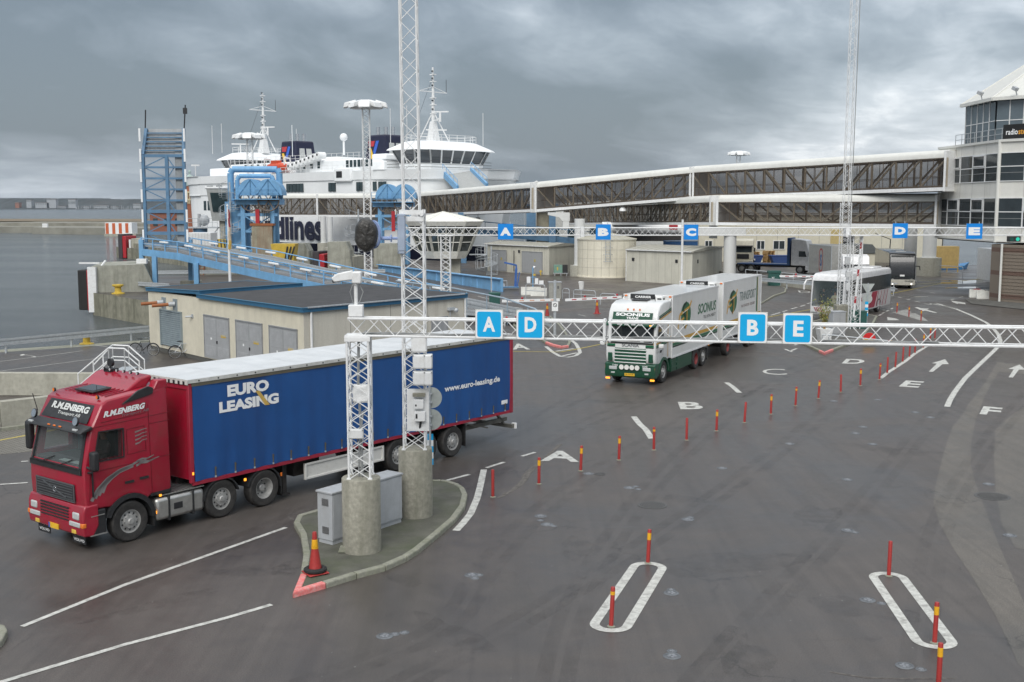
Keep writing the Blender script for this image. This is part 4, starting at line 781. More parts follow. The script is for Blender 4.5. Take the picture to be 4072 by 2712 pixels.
 small(T_,'side_marker',amber,(-1.12,-1.08,-.0,.03,.55,.62));small(T_,'side_marker',amber,(-.98,-.92,.0,.03,.98,1.03));small(T_,'side_marker',amber,(1.72,1.78,.0,.03,.86,.93));small(T_,'side_marker',amber_off,(3.02,3.06,.02,.05,.75,.85))
 mb=MB();mb.box(-2.9,3.1,.75,.85,.62,.9);mb.box(-2.9,3.1,1.65,1.75,.62,.9);mb.box(-2.6,-1,.8,1.7,.5,1.0)
 for x in (-1.83,.96,2.42):mb.tube((x,.2,.52),(x,2.3,.52),.09,8)
 mb.box(.1,13.4,.7,.85,.95,1.15);mb.box(.1,13.4,1.65,1.8,.95,1.15)
 for x in (7.83,9.14,10.45):mb.tube((x,.2,.52),(x,2.3,.52),.08,8);mb.box(x - .3,x+.3,.75,1.0,.55,.95)
 mb.build('chassis',chassis,T_)
 wheel(T_,.96,.17,.52,hub='out');wheel(T_,2.42,.17,.52,hub='in',wid=.32);wheel(T_,.96,2.33,.52,far=True);wheel(T_,2.42,2.33,.52,far=True,hub='in')
 fender(T_,.96,.56,.6,.0,.45,15,175);fender(T_,2.42,.56,.6,.0,.6,-5,165);small(T_,'mud_flap',black,(3.04,3.07,.05,.5,.22,.75))
 for x in (7.83,9.14,10.45):wheel(T_,x,.18,.52,hub='out');wheel(T_,x,2.32,.52,far=True)
 # --- trailer
 small(T_,'headboard',paint_red,(.0,.09,.03,2.47,1.2,3.74),bevel=.02)
 mb=MB();mb.box(-.02,.10,-.01,.10,1.12,3.76);mb.box(-.02,.10,2.40,2.51,1.12,3.76);mb.box(-.03,.03,.0,2.5,3.6,3.76);mb.build('corner_post',mat('trailer_red',(.33,.02,.045),.35,dirt=(.2,.05,.06)),T_,bevel=.02)
 def wav(x,z):return .010*math.sin(x*2.1+z*2)+.003*math.sin(x*9.6)*(1 - abs(z - 2.4)/2)+.020*math.exp(-(z - 1.2)*2.2)*math.sin(x*9.7)+.006*math.exp(-(3.8 - z)*3)*math.sin(x*5)
 for yy_,sg in ((0.0,-1),(2.5,1)):
  nx,nz=260,12;vs=[]
  for i in range(nx+1):
   for j in range(nz+1):
    x=.1+13.4*i/nx;z=1.16+2.6*j/nz;vs.append((x,yy_+sg*(wav(x,z)),z))
  mb=MB();f_=[(i*(nz+1)+j,(i+1)*(nz+1)+j,(i+1)*(nz+1)+j+1,i*(nz+1)+j+1) for i in range(nx) for j in range(nz)]
  mb.add(vs,f_ if sg<0 else [q[::-1] for q in f_]);mb.build('curtain',curtain_blue,T_,smooth=180)
 small(T_,'curtain_rail',mat('curtain_rail',(.12,.11,.08),.6),(.08,13.52,-.02,.06,3.68,3.79),(.08,13.52,2.44,2.52,3.68,3.79))
 nx,ny=110,14;vs=[];rr=random.Random(5);ns=[[rr.uniform(-.02,.02) for _ in range(ny+1)] for _ in range(nx+1)]
 for i in range(nx+1):
  for j in range(ny+1):
   x=-.04+13.62*i/nx;v=j/ny;e=.10*math.exp(-((x - 11.8)/1.1)**2)*math.sin(math.pi*v)**.7
   sag=-.035*math.sin(math.pi*v)*abs(math.sin(x*2.4));vs.append((x,-.03+2.56*v,3.87+sag+e+ns[i][j]*.5*(0<j<ny)))
 mb=MB();mb.add(vs,[(i*(ny+1)+j,(i+1)*(ny+1)+j,(i+1)*(ny+1)+j+1,i*(ny+1)+j+1) for i in range(nx) for j in range(ny)]);mb.build('roof_sheet',tarp,T_,smooth=180)
 mb=MB();mb.box(-.05,13.6,-.035,-.02,3.775,3.872);mb.box(-.05,13.6,2.52,2.535,3.775,3.872);mb.box(-.06,-.04,-.03,2.53,3.74,3.872);mb.box(13.58,13.6,-.03,2.53,3.775,3.872);mb.build('roof_edge',tarp_edge,T_)
 mb=MB()
 for i in range(22):mb.tube((.3+i*.62,-.045,3.82),(.3+i*.62,-.03,3.82),.022,8)
 for i in range(12):mb.box(-.075,-.06,.08+i*.21,.15+i*.21,3.74,3.83)
 mb.build('roof_button',dark,T_)
 small(T_,'side_rail',mat('trailer_red',()),(.05,13.6,-.005,.08,1.06,1.155),(.05,13.6,2.42,2.505,1.06,1.155));small(T_,'rear_frame',mat('trailer_red',()),(13.5,13.66,-.02,.10,1.05,3.80),(13.5,13.66,2.40,2.52,1.05,3.80),(13.5,13.66,.1,2.4,3.68,3.80),bevel=.015);small(T_,'rear_door',paint_red,(13.56,13.62,.1,2.4,1.1,3.7))
 mb=MB();mb.box(-.018,.018,-.014,.004,-.12,.12);mb.box(-.03,.03,-.018,-.01,.05,.10);mb.k=1;mb.box(-.025,.025,-.016,.0,-.17,-.12);b_=mb.build('buckle',[mat('strap',(.10,.09,.07),.8),galv],T_);b_.location=(.75,-.02,1.33)
 copies(b_,T_,[(.75+i*.655,-.02,1.33) for i in range(1,20)])
 mb=MB();mb.text('EURO',(1.22,-.031,3.26),(1.42,0,0),(0,0,.32),.055);mb.text('LEASING',(.93,-.031,2.86),(2.05,0,0),(0,0,.30),.055);mb.text('www.euro-leasing.de',(9.98,-.031,2.20),(2.93,0,0),(0,0,.26),.03);mb.box(13.0,13.35,-.062,-.045,1.42,1.56)
 mb.k=1;mb.add([(2.17,-.034,3.3),(2.30,-.034,3.3),(2.66,-.034,2.86),(2.50,-.034,2.86)],[(3,2,1,0)]);mb.v=[Vector((v.x,-wav(v.x,v.z) - (.014 if v.y>-.033 else .018),v.z)) for v in mb.v];mb.build('lettering',[sign_white,mat('logo_gold',(.60,.40,.10),.5)],T_,smooth=0)
 sgd=mat('side_guard_white',(.66,.66,.63),.5,dirt=(.35,.33,.3),dscale=3,damt=.5)
 small(T_,'side_guard',sgd,(3.95,7.20,.10,.13,.47,.92),(3.95,7.2,.06,.10,.87,.93),(3.95,7.2,.06,.10,.45,.51),(3.95,4.02,.05,.13,.45,.93),(7.13,7.2,.05,.13,.45,.93),bevel=.008)
 mb=MB();mb.box(3.35,3.5,.35,.5,.12,1.1);mb.box(3.28,3.56,.28,.56,.08,.12);mb.box(3.35,3.5,2.0,2.15,.12,1.1);mb.bar((3.42,.42,.3),(2.9,.7,1.0),.05,.05);mb.bar((3.42,.42,.3),(3.42,2.07,.7),.05,.05);mb.build('landing_leg',chassis,T_)
 small(T_,'mud_flap',black,(11.1,11.13,.05,.45,.25,1.0))
 mb=MB();mb.box(11.3,13.9,.45,.58,.66,.80);mb.box(13.75,13.9,.1,2.4,.45,.58);mb.bar((13.3,.5,1.05),(13.82,.5,.5),.1,.07);mb.bar((11.2,.3,1.0),(12.6,.3,.62),.06,.05);mb.k=1;mb.box(13.88,13.95,.04,.22,.42,.62);mb.build('rear_underrun_bar',[mat('grimy_steel',(.17,.165,.145),.6,.3,var=.3),sign_white],T_)
 for z in (1.6,2.45,3.2):small(T_,'reflector',sign_white,(13.66,13.68,-.0,.08,z,z+.12))
 small(T_,'underframe_box',chassis,(3.9,4.9,.5,1.9,.5,1.0),(8.4,8.8,.4,.7,.5,.9));small(T_,'side_marker',amber,(.02,.06,-.03,.0,1.35,1.42))
 c,s=math.cos(th),math.sin(th);L2=lambda x,y:(x0+c*x - s*y,y0_+s*x+c*y)
 person_bust('driver with fair hair at the wheel of the red lorry',(*L2(-2.12,.62),2.03),th - math.pi/2,mat('grey_shirt',(.16,.15,.15),.8),hairm)
red_lorry()
def green_lorry():
 x0,y0_,th=7.733,54.309,1.11
 T_=thing('box_lorry','white and green refrigerated lorry with matching trailer driving towards the camera','lorry',(x0,y0_,0),th)
 prof=[(-2.28,1.0),(-2.36,1.3),(-2.34,1.98),(-2.14,2.78),(-2.12,3.0),(-1.98,3.42),(-1.72,3.72),(-1.2,3.86),(-.3,3.9),(-.12,3.8),(-.12,1.1),(-.5,1.05)]+arc(-1.13,.53,.66,42,138,8)+[(-1.75,.95)]
 cutw=MB();cutw.side([(-2.7,2.02),(-1.0,2.02),(-1.0,2.76),(-2.7,2.76)],.2,2.32);cuts=MB();cuts.side([(-2.06,2.12),(-1.35,2.12),(-1.35,2.76),(-1.95,2.76)],-.3,2.9)
 side_cab(T_,prof,.02,2.5,box_white,[cutw,cuts],.09)
 mb=MB();mb.quad((-2.335,.17,1.98),(-2.335,2.35,1.98),(-2.15,2.31,2.79),(-2.15,.21,2.79));mb.build('windscreen',tint,T_,smooth=0)
 mb=MB();mb.bar((-2.35,.12,1.97),(-2.35,2.40,1.97),.05,.08);mb.bar((-2.15,.16,2.80),(-2.15,2.36,2.80),.05,.06);mb.bar((-2.34,.14,1.97),(-2.14,.19,2.8),.05,.05);mb.bar((-2.34,2.38,1.97),(-2.14,2.33,2.8),.05,.05);mb.build('windscreen_seal',dark,T_)
 for yy_ in (.05,2.47):mb=MB();mb.add([(-2.05,yy_,2.13),(-1.36,yy_,2.13),(-1.36,yy_,2.75),(-1.94,yy_,2.75)],[(0,1,2,3)]);mb.build('side_window',tint,T_,smooth=0)
 small(T_,'dashboard',interior,(-2.28,-1.95,.24,2.26,1.96,2.06));small(T_,'seat',mat('seat_fabric',()),(-1.3,-1.15,.4,.9,2.0,2.65),(-1.3,-1.15,1.6,2.1,2.0,2.65),bevel=.05);small(T_,'paper',sign_white,(-2.32,-2.28,.62,.80,2.03,2.12))
 mb=MB();mb.side([(-2.12,3.0),(-2.40,2.88),(-2.42,2.78),(-2.38,2.74),(-2.12,2.86)],.02,2.50);mb.build('sun_visor',darkgreen,T_,bevel=.02)
 for y_ in (.75,1.1,1.45,1.8):small(T_,'roof_lamp',lampw,(-2.44,-2.38,y_ - .11,y_+.11,2.80,2.88),bevel=.02)
 for y_ in (.25,2.27):small(T_,'marker_lamp',amber,(-2.43,-2.38,y_ - .05,y_+.05,2.80,2.86))
 d_=Vector((.13,0,.36));o_=Vector((-2.145,2.25,3.03));mb=MB();mb.add([o_,o_+Vector((0,-1.98,0)),o_+Vector((0,-1.98,0))+d_,o_+d_],[(0,1,2,3)]);mb.v=[v+Vector((-.02,0,0)) for v in mb.v];mb.build('name_panel',darkgreen,T_,smooth=0)
 mb=MB();mb.text('SOONIUS',Vector((-2.18,2.1,3.03))+d_*.5,(0,-1.7,0),d_*.42,.05);mb.text('TRANS',Vector((-2.18,1.55,3.03))+d_*.12,(0,-.6,0),d_*.28,.03);mb.build('lettering',sign_white,T_,smooth=0)
 for y_ in (.95,1.25,1.55):small(T_,'marker_lamp',amber_off,(-1.99,-1.93,y_ - .03,y_+.03,3.48,3.56))
 small(T_,'roof_hatch',dark,(-1.25,-.75,.85,1.65,3.88,3.93),bevel=.02);mb=MB();mb.tube((-1.1,.5,3.86),(-1.1,.5,4.1),.015,5);mb.build('aerial',dark,T_)
 mb=MB();mb.side([(-.6,3.3),(-.1,3.3),(-.02,3.95),(-.2,3.95)],.02,.09);mb.side([(-.6,3.3),(-.1,3.3),(-.02,3.95),(-.2,3.95)],2.41,2.48);mb.build('side_spoiler',box_white,T_,bevel=.02)
 small(T_,'grille',darkgreen,(-2.39,-2.3,.48,2.03,1.0,1.72),bevel=.02)
 for i in range(5):small(T_,'grille_slat',box_white,(-2.42,-2.38,.46,2.05,1.02+i*.155,1.065+i*.155),bevel=.01)
 mb=MB();mb.text('SCANIA',(-2.368,1.68,1.79),(0,-.86,0),(0,0,.16),.03);mb.k=1;mb.text('144',(-2.435,2.1,.86),(0,-.25,0),(0,0,.08),.02);mb.text('530',(-2.435,.62,.86),(0,-.25,0),(0,0,.08),.02);mb.build('lettering',[mat('badge_grey',(.30,.31,.32),.35,.6),sign_white],T_,smooth=0)
 small(T_,'corner_vent',darkgreen,(-2.385,-2.3,.13,.36,1.08,1.48),(-2.385,-2.3,2.15,2.38,1.08,1.48),bevel=.03)
 mb=MB();mb.side([(-2.36,.34),(-2.42,.5),(-2.40,.98),(-2.3,1.02),(-1.75,1.0),(-1.8,.6),(-2.1,.3)],.0,2.52);mb.build('bumper',darkgreen,T_,bevel=.05,seg=3)
 for y_ in (.86,1.12,1.38,1.64):lamp_round(T_,'spot_lamp',(-2.50,y_,.83),.12,mat('bright_lens',(.8,.8,.76),.15))
 for y_ in (.42,2.10):small(T_,'headlight',lampw,(-2.435,-2.38,y_ - .2,y_+.2,.68,.84),bevel=.03);small(T_,'fog_lamp',lampw,(-2.43,-2.38,y_ - .1,y_+.1,.50,.58),bevel=.02)
 small(T_,'indicator',amber_off,(-2.40,-2.28,.02,.20,.68,.84));small(T_,'indicator',amber_off,(-2.40,-2.28,2.32,2.5,.68,.84));small(T_,'marker_lamp',amber,(-2.40,-2.34,.05,.25,.22,.30));small(T_,'marker_lamp',amber,(-2.40,-2.34,2.27,2.47,.22,.30))
 small(T_,'number_plate',plate_y,(-2.445,-2.42,1.0,1.5,.42,.54));mb=MB();mb.text('BJ-PG-46',(-2.449,1.45,.45),(0,-.4,0),(0,0,.065),.01);mb.build('lettering',dark,T_,smooth=0)
 for sgn,y_ in ((-1,-.22),(1,2.72)):mb=MB();mb.box(-2.30,-2.14,y_ - .1,y_+.1,2.05,2.55);mb.build('mirror',dark,T_,bevel=.05);mb=MB();mb.box(-2.3,-2.1,y_ - .12,y_+.12,1.78,1.98);mb.build('mirror',box_white,T_,bevel=.05)
 mb=MB();W_=[(-2.37,1.98,1.91),(-2.38,1.90,1.84),(-2.38,1.83,1.76)]
 for k,(z1,z0) in enumerate(((2.0,1.92),(1.90,1.82),(1.81,1.76))):
  mb.k=(1,0,2)[k];mb.add([(-2.362,.1,z0),(-2.362,.5,z0),(-2.362,.5,z1),(-2.362,.1,z1)],[(3,2,1,0)]);mb.add([(-2.362,2.42,z0),(-2.362,2.02,z0),(-2.362,2.02,z1),(-2.362,2.42,z1)],[(0,1,2,3)])
  mb.add([(-2.25,.008,z0),(-1.2,.008,z0+.06),(-1.2,.008,z1+.06),(-2.25,.008,z1)],[(0,1,2,3)])
  mb.add([(-1.2,.008,z0+.06),(-.12,.008,z0+.14),(-.12,.008,z1+.14),(-1.2,.008,z1+.06)],[(0,1,2,3)])
 for k,z in enumerate((3.38,3.3,3.22)):mb.k=(0,2,1)[k];mb.add([(-1.9,.008,z - .2),(-.12,.008,z+.08),(-.12,.008,z+.14),(-1.9,.008,z - .14)],[(0,1,2,3)])
 mb.k=1;mb.add([(-.62,.008,1.2),(-.56,.008,1.2),(-.56,.008,2.85),(-.62,.008,2.85)],[(0,1,2,3)]);mb.build('livery_band',[lgreen,lgold,lblack],T_,smooth=0)
 mb=MB();mb.text('SOONIUS TRANSPORT',(-2.2,.007,1.52),(1.0,0,.05),(0,0,.07),0);mb.build('lettering',mat('badge_grey',()),T_,smooth=0);small(T_,'step_panel',darkgreen,(-2.3,-1.78,.02,.5,.40,1.0),bevel=.03)
 mb=MB()
 for a,b in (((-2.1,1.05),(-2.05,2.9)),((-1.28,1.35),(-1.25,2.85)),((-2.05,2.9),(-1.25,2.86))):mb.bar((a[0],.016,a[1]),(b[0],.016,b[1]),.008,.012,(0,1,0))
 mb.build('panel_joint',mat('gap_grey',(.2,.2,.2),.6),T_);small(T_,'door_handle',dark,(-1.7,-1.5,-.01,.03,1.5,1.62),bevel=.02)
 fender(T_,-1.13,.58,.70,-.02,.4,0,180,darkgreen,.53);wheel(T_,-1.13,.17,.53);wheel(T_,-1.13,2.35,.53,far=True)
 mb=MB();mb.box(-2,7.7,.75,.85,.7,1.0);mb.box(-2,7.7,1.67,1.77,.7,1.0);mb.box(7.5,11,1.15,1.35,.55,.7);mb.box(8.6,16.9,.75,.9,.85,1.1);mb.box(8.6,16.9,1.62,1.77,.85,1.1)
 for x in (-1.13,4.04,5.33,10,15.2):mb.tube((x,.2,.53),(x,2.3,.53),.08,8)
 mb.build('chassis',chassis,T_)
 small(T_,'side_skirt',darkgreen,(.1,.9,.05,.3,.35,1.0),(.95,3.35,.04,.5,.34,1.02),bevel=.04);small(T_,'side_guard',darkgreen,(.05,.95,.03,.06,.5,.58),(.05,.95,.03,.06,.72,.8))
 rr_=mat('red_rim',(.20,.03,.03),.6);wheel(T_,4.04,.18,.53,hub='in',rim=rr_,wid=.33);wheel(T_,5.33,.18,.53);wheel(T_,4.04,2.34,.53,far=True,hub='in');wheel(T_,5.33,2.34,.53,far=True);small(T_,'mud_flap',black,(6.0,6.03,.05,.5,.25,.9))
 wheel(T_,10.0,.18,.5,hub='in',rim=rr_,wid=.33);wheel(T_,10.0,2.34,.5,far=True);wheel(T_,14.6,.18,.5,hub='in',rim=rr_);wheel(T_,15.9,.18,.5,hub='in');wheel(T_,14.6,2.34,.5,far=True);wheel(T_,15.9,2.34,.5,far=True)
 small(T_,'side_marker',amber,(8.2,8.26,.0,.04,.95,1.0),(9.0,9.06,.0,.04,1.0,1.05),(6.2,6.24,.0,.03,1.0,1.04))
 def body(xa,xb,zt_,wrd,l0,l1,name='box_body'):
  zb=1.05;small(T_,name,box_white,(xa,xb,0,2.52,zb,zt_),bevel=.02)
  mb=MB();mb.box(xa - .01,xb+.01,-.012,.03,zb - .02,zb+.08);mb.box(xa - .01,xb+.01,-.012,.03,zt_ - .07,zt_+.012);mb.box(xa - .012,xa+.06,-.012,.04,zb,zt_);mb.box(xb - .06,xb+.012,-.012,.04,zb,zt_);mb.box(xa - .012,xa+.04,0,2.52,zt_ - .07,zt_+.012);mb.build('edge_trim',white,T_,bevel=.006)
  for y_ in (.12,2.38):small(T_,'marker_lamp',amber_off,(xa - .04,xa,y_ - .06,y_+.06,zt_ - .1,zt_ - .03))
  mb=MB();n=24
  for k,(dz,wd_) in enumerate(((.0,.17),(-.19,.13),(-.33,.08))):
   mb.k=(1,0,2)[k]
   for i in range(n):
    u0,u1=i/n,(i+1)/n;f=lambda u:1.95+.0*u+dz+.0*math.sin(u*3)
    X0,X1=xa+.02+(xb - xa - .04)*u0,xa+.02+(xb - xa - .04)*u1;mb.add([(X0,-.004,f(u0) - wd_),(X1,-.004,f(u1) - wd_),(X1,-.004,f(u1)),(X0,-.004,f(u0))],[(0,1,2,3)])
  mb.build('livery_band',[lgreen,lgold,lblack],T_,smooth=0)
  cx,cz=(l0+l1)/2+.1,3.0;mb=MB();mb.add([(cx+.80*math.cos(R(a)),-.005,cz+.62*math.sin(R(a))) for a in range(0,360,12)],[tuple(range(30))]);mb.k=1
  def st(pts,w_,y):
   for a,b in zip(pts,pts[1:]):mb.bar((a[0],y,a[1]),(b[0],y,b[1]),w_,.004,(0,1,0))
  st([(cx - 1.25,cz - .62),(cx - 1.0,cz+.05),(cx+.55,cz+.33),(cx+.85,cz+.62)],.14,-.010);st([(cx - .95,cz - .28),(cx - .3,cz - .15)],.12,-.010);mb.k=2;st([(cx+.05,cz+.60),(cx - .45,cz+.40),(cx - .30,cz+.0),(cx+.10,cz - .1),(cx+.0,cz - .55),(cx - .25,cz - .62)],.15,-.016);mb.k=1;st([(cx+.12,cz+.28),(cx+.12,cz - .45),(cx - .1,cz - .7)],.12,-.02)
  mb.k=3;st([(cx - .62,cz+.10),(cx+.3,cz+.24)],.03,-.024);mb.build('emblem',[lgreen,lgold,lblack,sign_white],T_,smooth=0)
  return wrd
 body(0,7.79,4.08,0,.69,3.35);mb=MB();mb.text('SOONIUS',(4.08,-.008,2.82),(3.2,0,.0),(.12,0,.52),.02);mb.build('lettering',lgreen,T_,smooth=0)
 mb=MB();mb.text('TEL 0174-240377',(5.1,-.008,2.52),(2.2,0,0),(0,0,.16),0);mb.build('lettering',dark,T_,smooth=0)
 body(8.75,17.2,4.2,1,9.51,11.89);mb=MB();mb.text('TRANSPORT',(12.1,-.008,2.9),(3.65,0,0),(.12,0,.52),.0);mb.k=1;mb.text('FAX 0174-242178   HOLLAND',(12.6,-.008,2.5),(3.0,0,0),(0,0,.16),0);mb.build('lettering',[mat('livery_grey_green',(.06,.13,.11),.4),mat('maroon_letters',(.14,.05,.05),.5)],T_,smooth=0)
 mb=MB();mb.add([(16.0,-.006,2.0),(16.25,-.006,2.0),(16.25,-.006,4.1),(16.0,-.006,4.1)],[(0,1,2,3)]);mb.k=1;mb.add([(16.27,-.006,2.0),(16.35,-.006,2.0),(16.35,-.006,4.1),(16.27,-.006,4.1)],[(0,1,2,3)]);mb.build('livery_band',[lgreen,lgold],T_,smooth=0)
 def fridge(xa,zt_):
  small(T_,'refrigeration_unit',box_white,(xa - .42,xa - .01,.38,2.14,zt_ - 1.0,zt_ - .1),bevel=.05);small(T_,'unit_grille',dark,(xa - .45,xa - .40,.75,2.0,zt_ - .28,zt_ - .02),bevel=.02)
  mb=MB();mb.text('CARRIER',(xa - .456,1.75,zt_ - .21),(0,-.82,0),(0,0,.11),.03);mb.build('lettering',sign_white,T_,smooth=0);small(T_,'unit_vent',dark,(xa - .32,xa - .12,.36,.38,zt_ - .75,zt_ - .2));small(T_,'control_panel',dark,(xa - .44,xa - .42,.42,.62,zt_ - .6,zt_ - .2))
 fridge(0,4.16);fridge(8.75,4.28)
green_lorry()
def coach(lab,loc,rz,Ln,H,body_m,glass_m,skirt_m,kind):
 """local x runs back from the front, y to the far side"""
 T_=thing('coach',lab,'bus',(*loc,0),rz)
 prof=[(.10,.32),(.0,.6),(.02,1.25),(.22,H - .55),(.42,H - .16),(.9,H),(Ln - .5,H),(Ln - .12,H - .25),(Ln,1.2),(Ln - .05,.35)]
 if kind=='white':
  cutw=MB();cutw.side([(-.5,1.02),(1.0,1.02),(1.0,H - .55),(-.5,H - .55)],.14,2.41);c2=MB();c2.side([(.5,1.0),(Ln - .9,1.0),(Ln - .9,H - .6),(.5,H - .6)],.12,2.43)
  o=side_cab(T_,prof,0,2.55,body_m,[cutw,c2],.12)
 else:mb=MB();mb.side(prof,0,2.55);mb.build('body',body_m,T_,bevel=.1,seg=3,fix=True);
 z0w=1.05 if kind=='white' else 1.0
 if kind=='white':
  mb=MB();mb.quad((.0,.12,1.0),(.0,2.43,1.0),(.20,2.40,H - .52),(.20,.15,H - .52));mb.build('windscreen',mat('coach_glass',(.10,.13,.13),.05,alpha=.4,spec=.9),T_,smooth=0)
  mb=MB();mb.side([(1.5,1.75),(Ln - .25,1.75),(Ln - .2,H - .5),(1.3,H - .5)],-.01,.0);mb.side([(1.5,1.75),(Ln - .25,1.75),(Ln - .2,H - .5),(1.3,H - .5)],2.55,2.56);mb.build('side_window',wglass,T_,smooth=0)
  mb=MB();mb.side([(.35,1.35),(1.25,1.35),(1.1,H - .5),(.45,H - .5)],-.012,.0);mb.build('driver_window',wglass,T_,smooth=0)
  small(T_,'air_conditioning',body_m,(Ln - 3.5,Ln - 1.2,.5,2.05,H,H+.14),bevel=.06);small(T_,'roof_fairing',body_m,(.9,4,.35,2.2,H - .02,H+.07),bevel=.05)
  mb=MB();rb=mat('coach_red',(.30,.02,.05),.4);gy=mat('coach_grey',(.42,.40,.40),.4);mb.k=0
  mb.add([(5.3,-.013,.5),(7.6,-.013,.5),(8.4,-.013,1.72),(7.0,-.013,1.72),(6.4,-.013,1.1)],[(0,1,2,3,4)])
  for i in range(7):mb.k=i % 2;mb.add([(7.9+i*.42,-.013,.5),(8.08+i*.42,-.013,.5),(8.75+i*.42,-.013,1.72),(8.6+i*.42,-.013,1.72)],[(0,1,2,3)])
  for i in range(5):mb.k=0;mb.add([(-.035,2.25 - i*.14,.93),(-.035,2.18 - i*.14,.93),(-.035,2.0 - i*.14,.6),(-.035,2.06 - i*.14,.6)],[(0,1,2,3)])
  mb.text('GISLEVED',(3.1,-.013,1.1),(2.0,0,0),(0,0,.28),.03) if False else mb.text('GL',(3.9,-.013,1.15),(.55,0,0),(0,0,.3),.04)
  mb.build('livery_stripe',[rb,gy],T_,smooth=0,fix=False)
  mb=MB();mb.text('GLOBETROTTER',(-.012,2.35,1.03),(0,-.9,0),(0,0,.09),.01) if False else mb.bar((-.01,2.3,1.08),(-.01,1.4,1.08),.015,.04,(1,0,0));mb.build('destination_strip',sign_white,T_,smooth=0)
  for y_ in (.35,2.2):small(T_,'headlight',lampw,(-.03,.05,y_ - .22,y_+.22,.52,.68),bevel=.03)
  mb=MB();mb.path([(.25,2.55,H - .45),(.0,2.85,H - .5),(-.2,2.95,H - .8),(-.22,2.96,H - 1.2)],.07,8);mb.path([(.25,0,H - .45),(.0,-.3,H - .5),(-.2,-.4,H - .8),(-.22,-.41,H - 1.2)],.07,8);mb.build('mirror',body_m,T_)
  mb=MB();mb.path([(-.02,1.9,.98),(-.01,1.5,1.25)],.012,5);mb.path([(-.02,.9,.98),(-.01,.5,1.25)],.012,5);mb.build('wiper',dark,T_)
  small(T_,'seat',mat('seat_fabric',()),*[(1.6+i*.85,1.72+i*.85,y_,y_+.9,1.0,2.1) for i in range(8) for y_ in (.2,1.45)],bevel=0)
  small(T_,'dashboard',interior,(.12,.5,.15,2.4,1.0,1.12))
 else:
  mb=MB();mb.quad((-.01,.1,1.05),(-.01,2.45,1.05),(.12,2.42,2.0),(.12,.13,2.0));mb.quad((.125,.13,2.08),(.125,2.42,2.08),(.25,2.38,H - .3),(.25,.17,H - .3));mb.build('windscreen',tint,T_,smooth=0)
  mb=MB();mb.side([(.6,1.7),(Ln - .3,1.7),(Ln - .3,H - .35),(.7,H - .35)],-.01,0);mb.build('side_window',wglass,T_,smooth=0)
  small(T_,'skirt',skirt_m,(-.03,.3,.02,2.53,.34,.92),(-.02,Ln - .1,-.012,.1,.34,.8),bevel=.03);mb=MB();mb.text('FAVERE',(-.036,1.0,.68),(0,-.85,0),(0,0,.16),.03);mb.build('lettering',dark,T_,smooth=0)
  for y_ in (.35,2.2):lamp_round(T_,'headlight',(-.05,y_,.48),.07,mat('lit_headlight',(1,.95,.85),.2,emit=2.0));small(T_,'fog_lamp',lampw,(-.03,.02,y_ - .1,y_+.1,.95,1.0))
  small(T_,'number_plate',sign_white,(-.03,0,1.05,1.5,1.25,1.42));small(T_,'roof_hatch',sign_white,(1.2,2.2,.8,1.8,H,H+.05),(4.5,5.5,.8,1.8,H,H+.05));mb=MB();mb.path([(.1,-.02,2.3),(-.2,-.35,2.3),(-.25,-.4,1.9)],.05,6);mb.path([(.1,2.57,2.3),(-.2,2.85,2.3),(-.25,2.9,1.9)],.05,6);mb.build('mirror',dark,T_)
 for x in (2.6,Ln - 3.4):
  wheel(T_,x,.16,.5);wheel(T_,x,2.39,.5,far=True);fender(T_,x,.5,.58,-.015,.3,0,180,dark,.5,'wheel_arch')
 return T_
front=Vector((24.3,82.6));ub=Vector((.56,.83)).normalized();thb=math.atan2(ub.y,ub.x)
coach('white coach with dark red side stripes, waiting behind the planter and gantry post',front,thb,12.2,3.42,mat('coach_white',(.74,.74,.74),.3,coat=.3,dirt=(.55,.54,.52),damt=.2),None,None,'white')
cc,ss=ub.x,ub.y
Lb=lambda x,y:(front.x+cc*x - ss*y,front.y+ss*x+cc*y)
person_bust('coach driver in a pale shirt behind the white coach windscreen',(*Lb(.85,.95),1.25),thb - math.pi/2,mat('cream_shirt',(.62,.60,.42),.8),hair_d)
person_bust('passenger in dark clothes behind the white coach windscreen',(*Lb(1.25,1.95),1.45),thb - math.pi/2,jacket,hair_d)
person_bust('passenger in blue standing behind the coach driver',(*Lb(1.9,1.3),1.7),thb - math.pi/2,mat('blue_shirt',(.10,.16,.25),.8),hair_d)
ub2=Vector((.19,.982)).normalized();coach('black coach with a beige lower skirt and lit headlights, waiting beyond the white coach',(41.2,115.6),math.atan2(ub2.y,ub2.x),12.5,3.72,mat('coach_black',(.018,.019,.022),.22,coat=.5),None,mat('coach_beige',(.46,.45,.40),.4),'black')
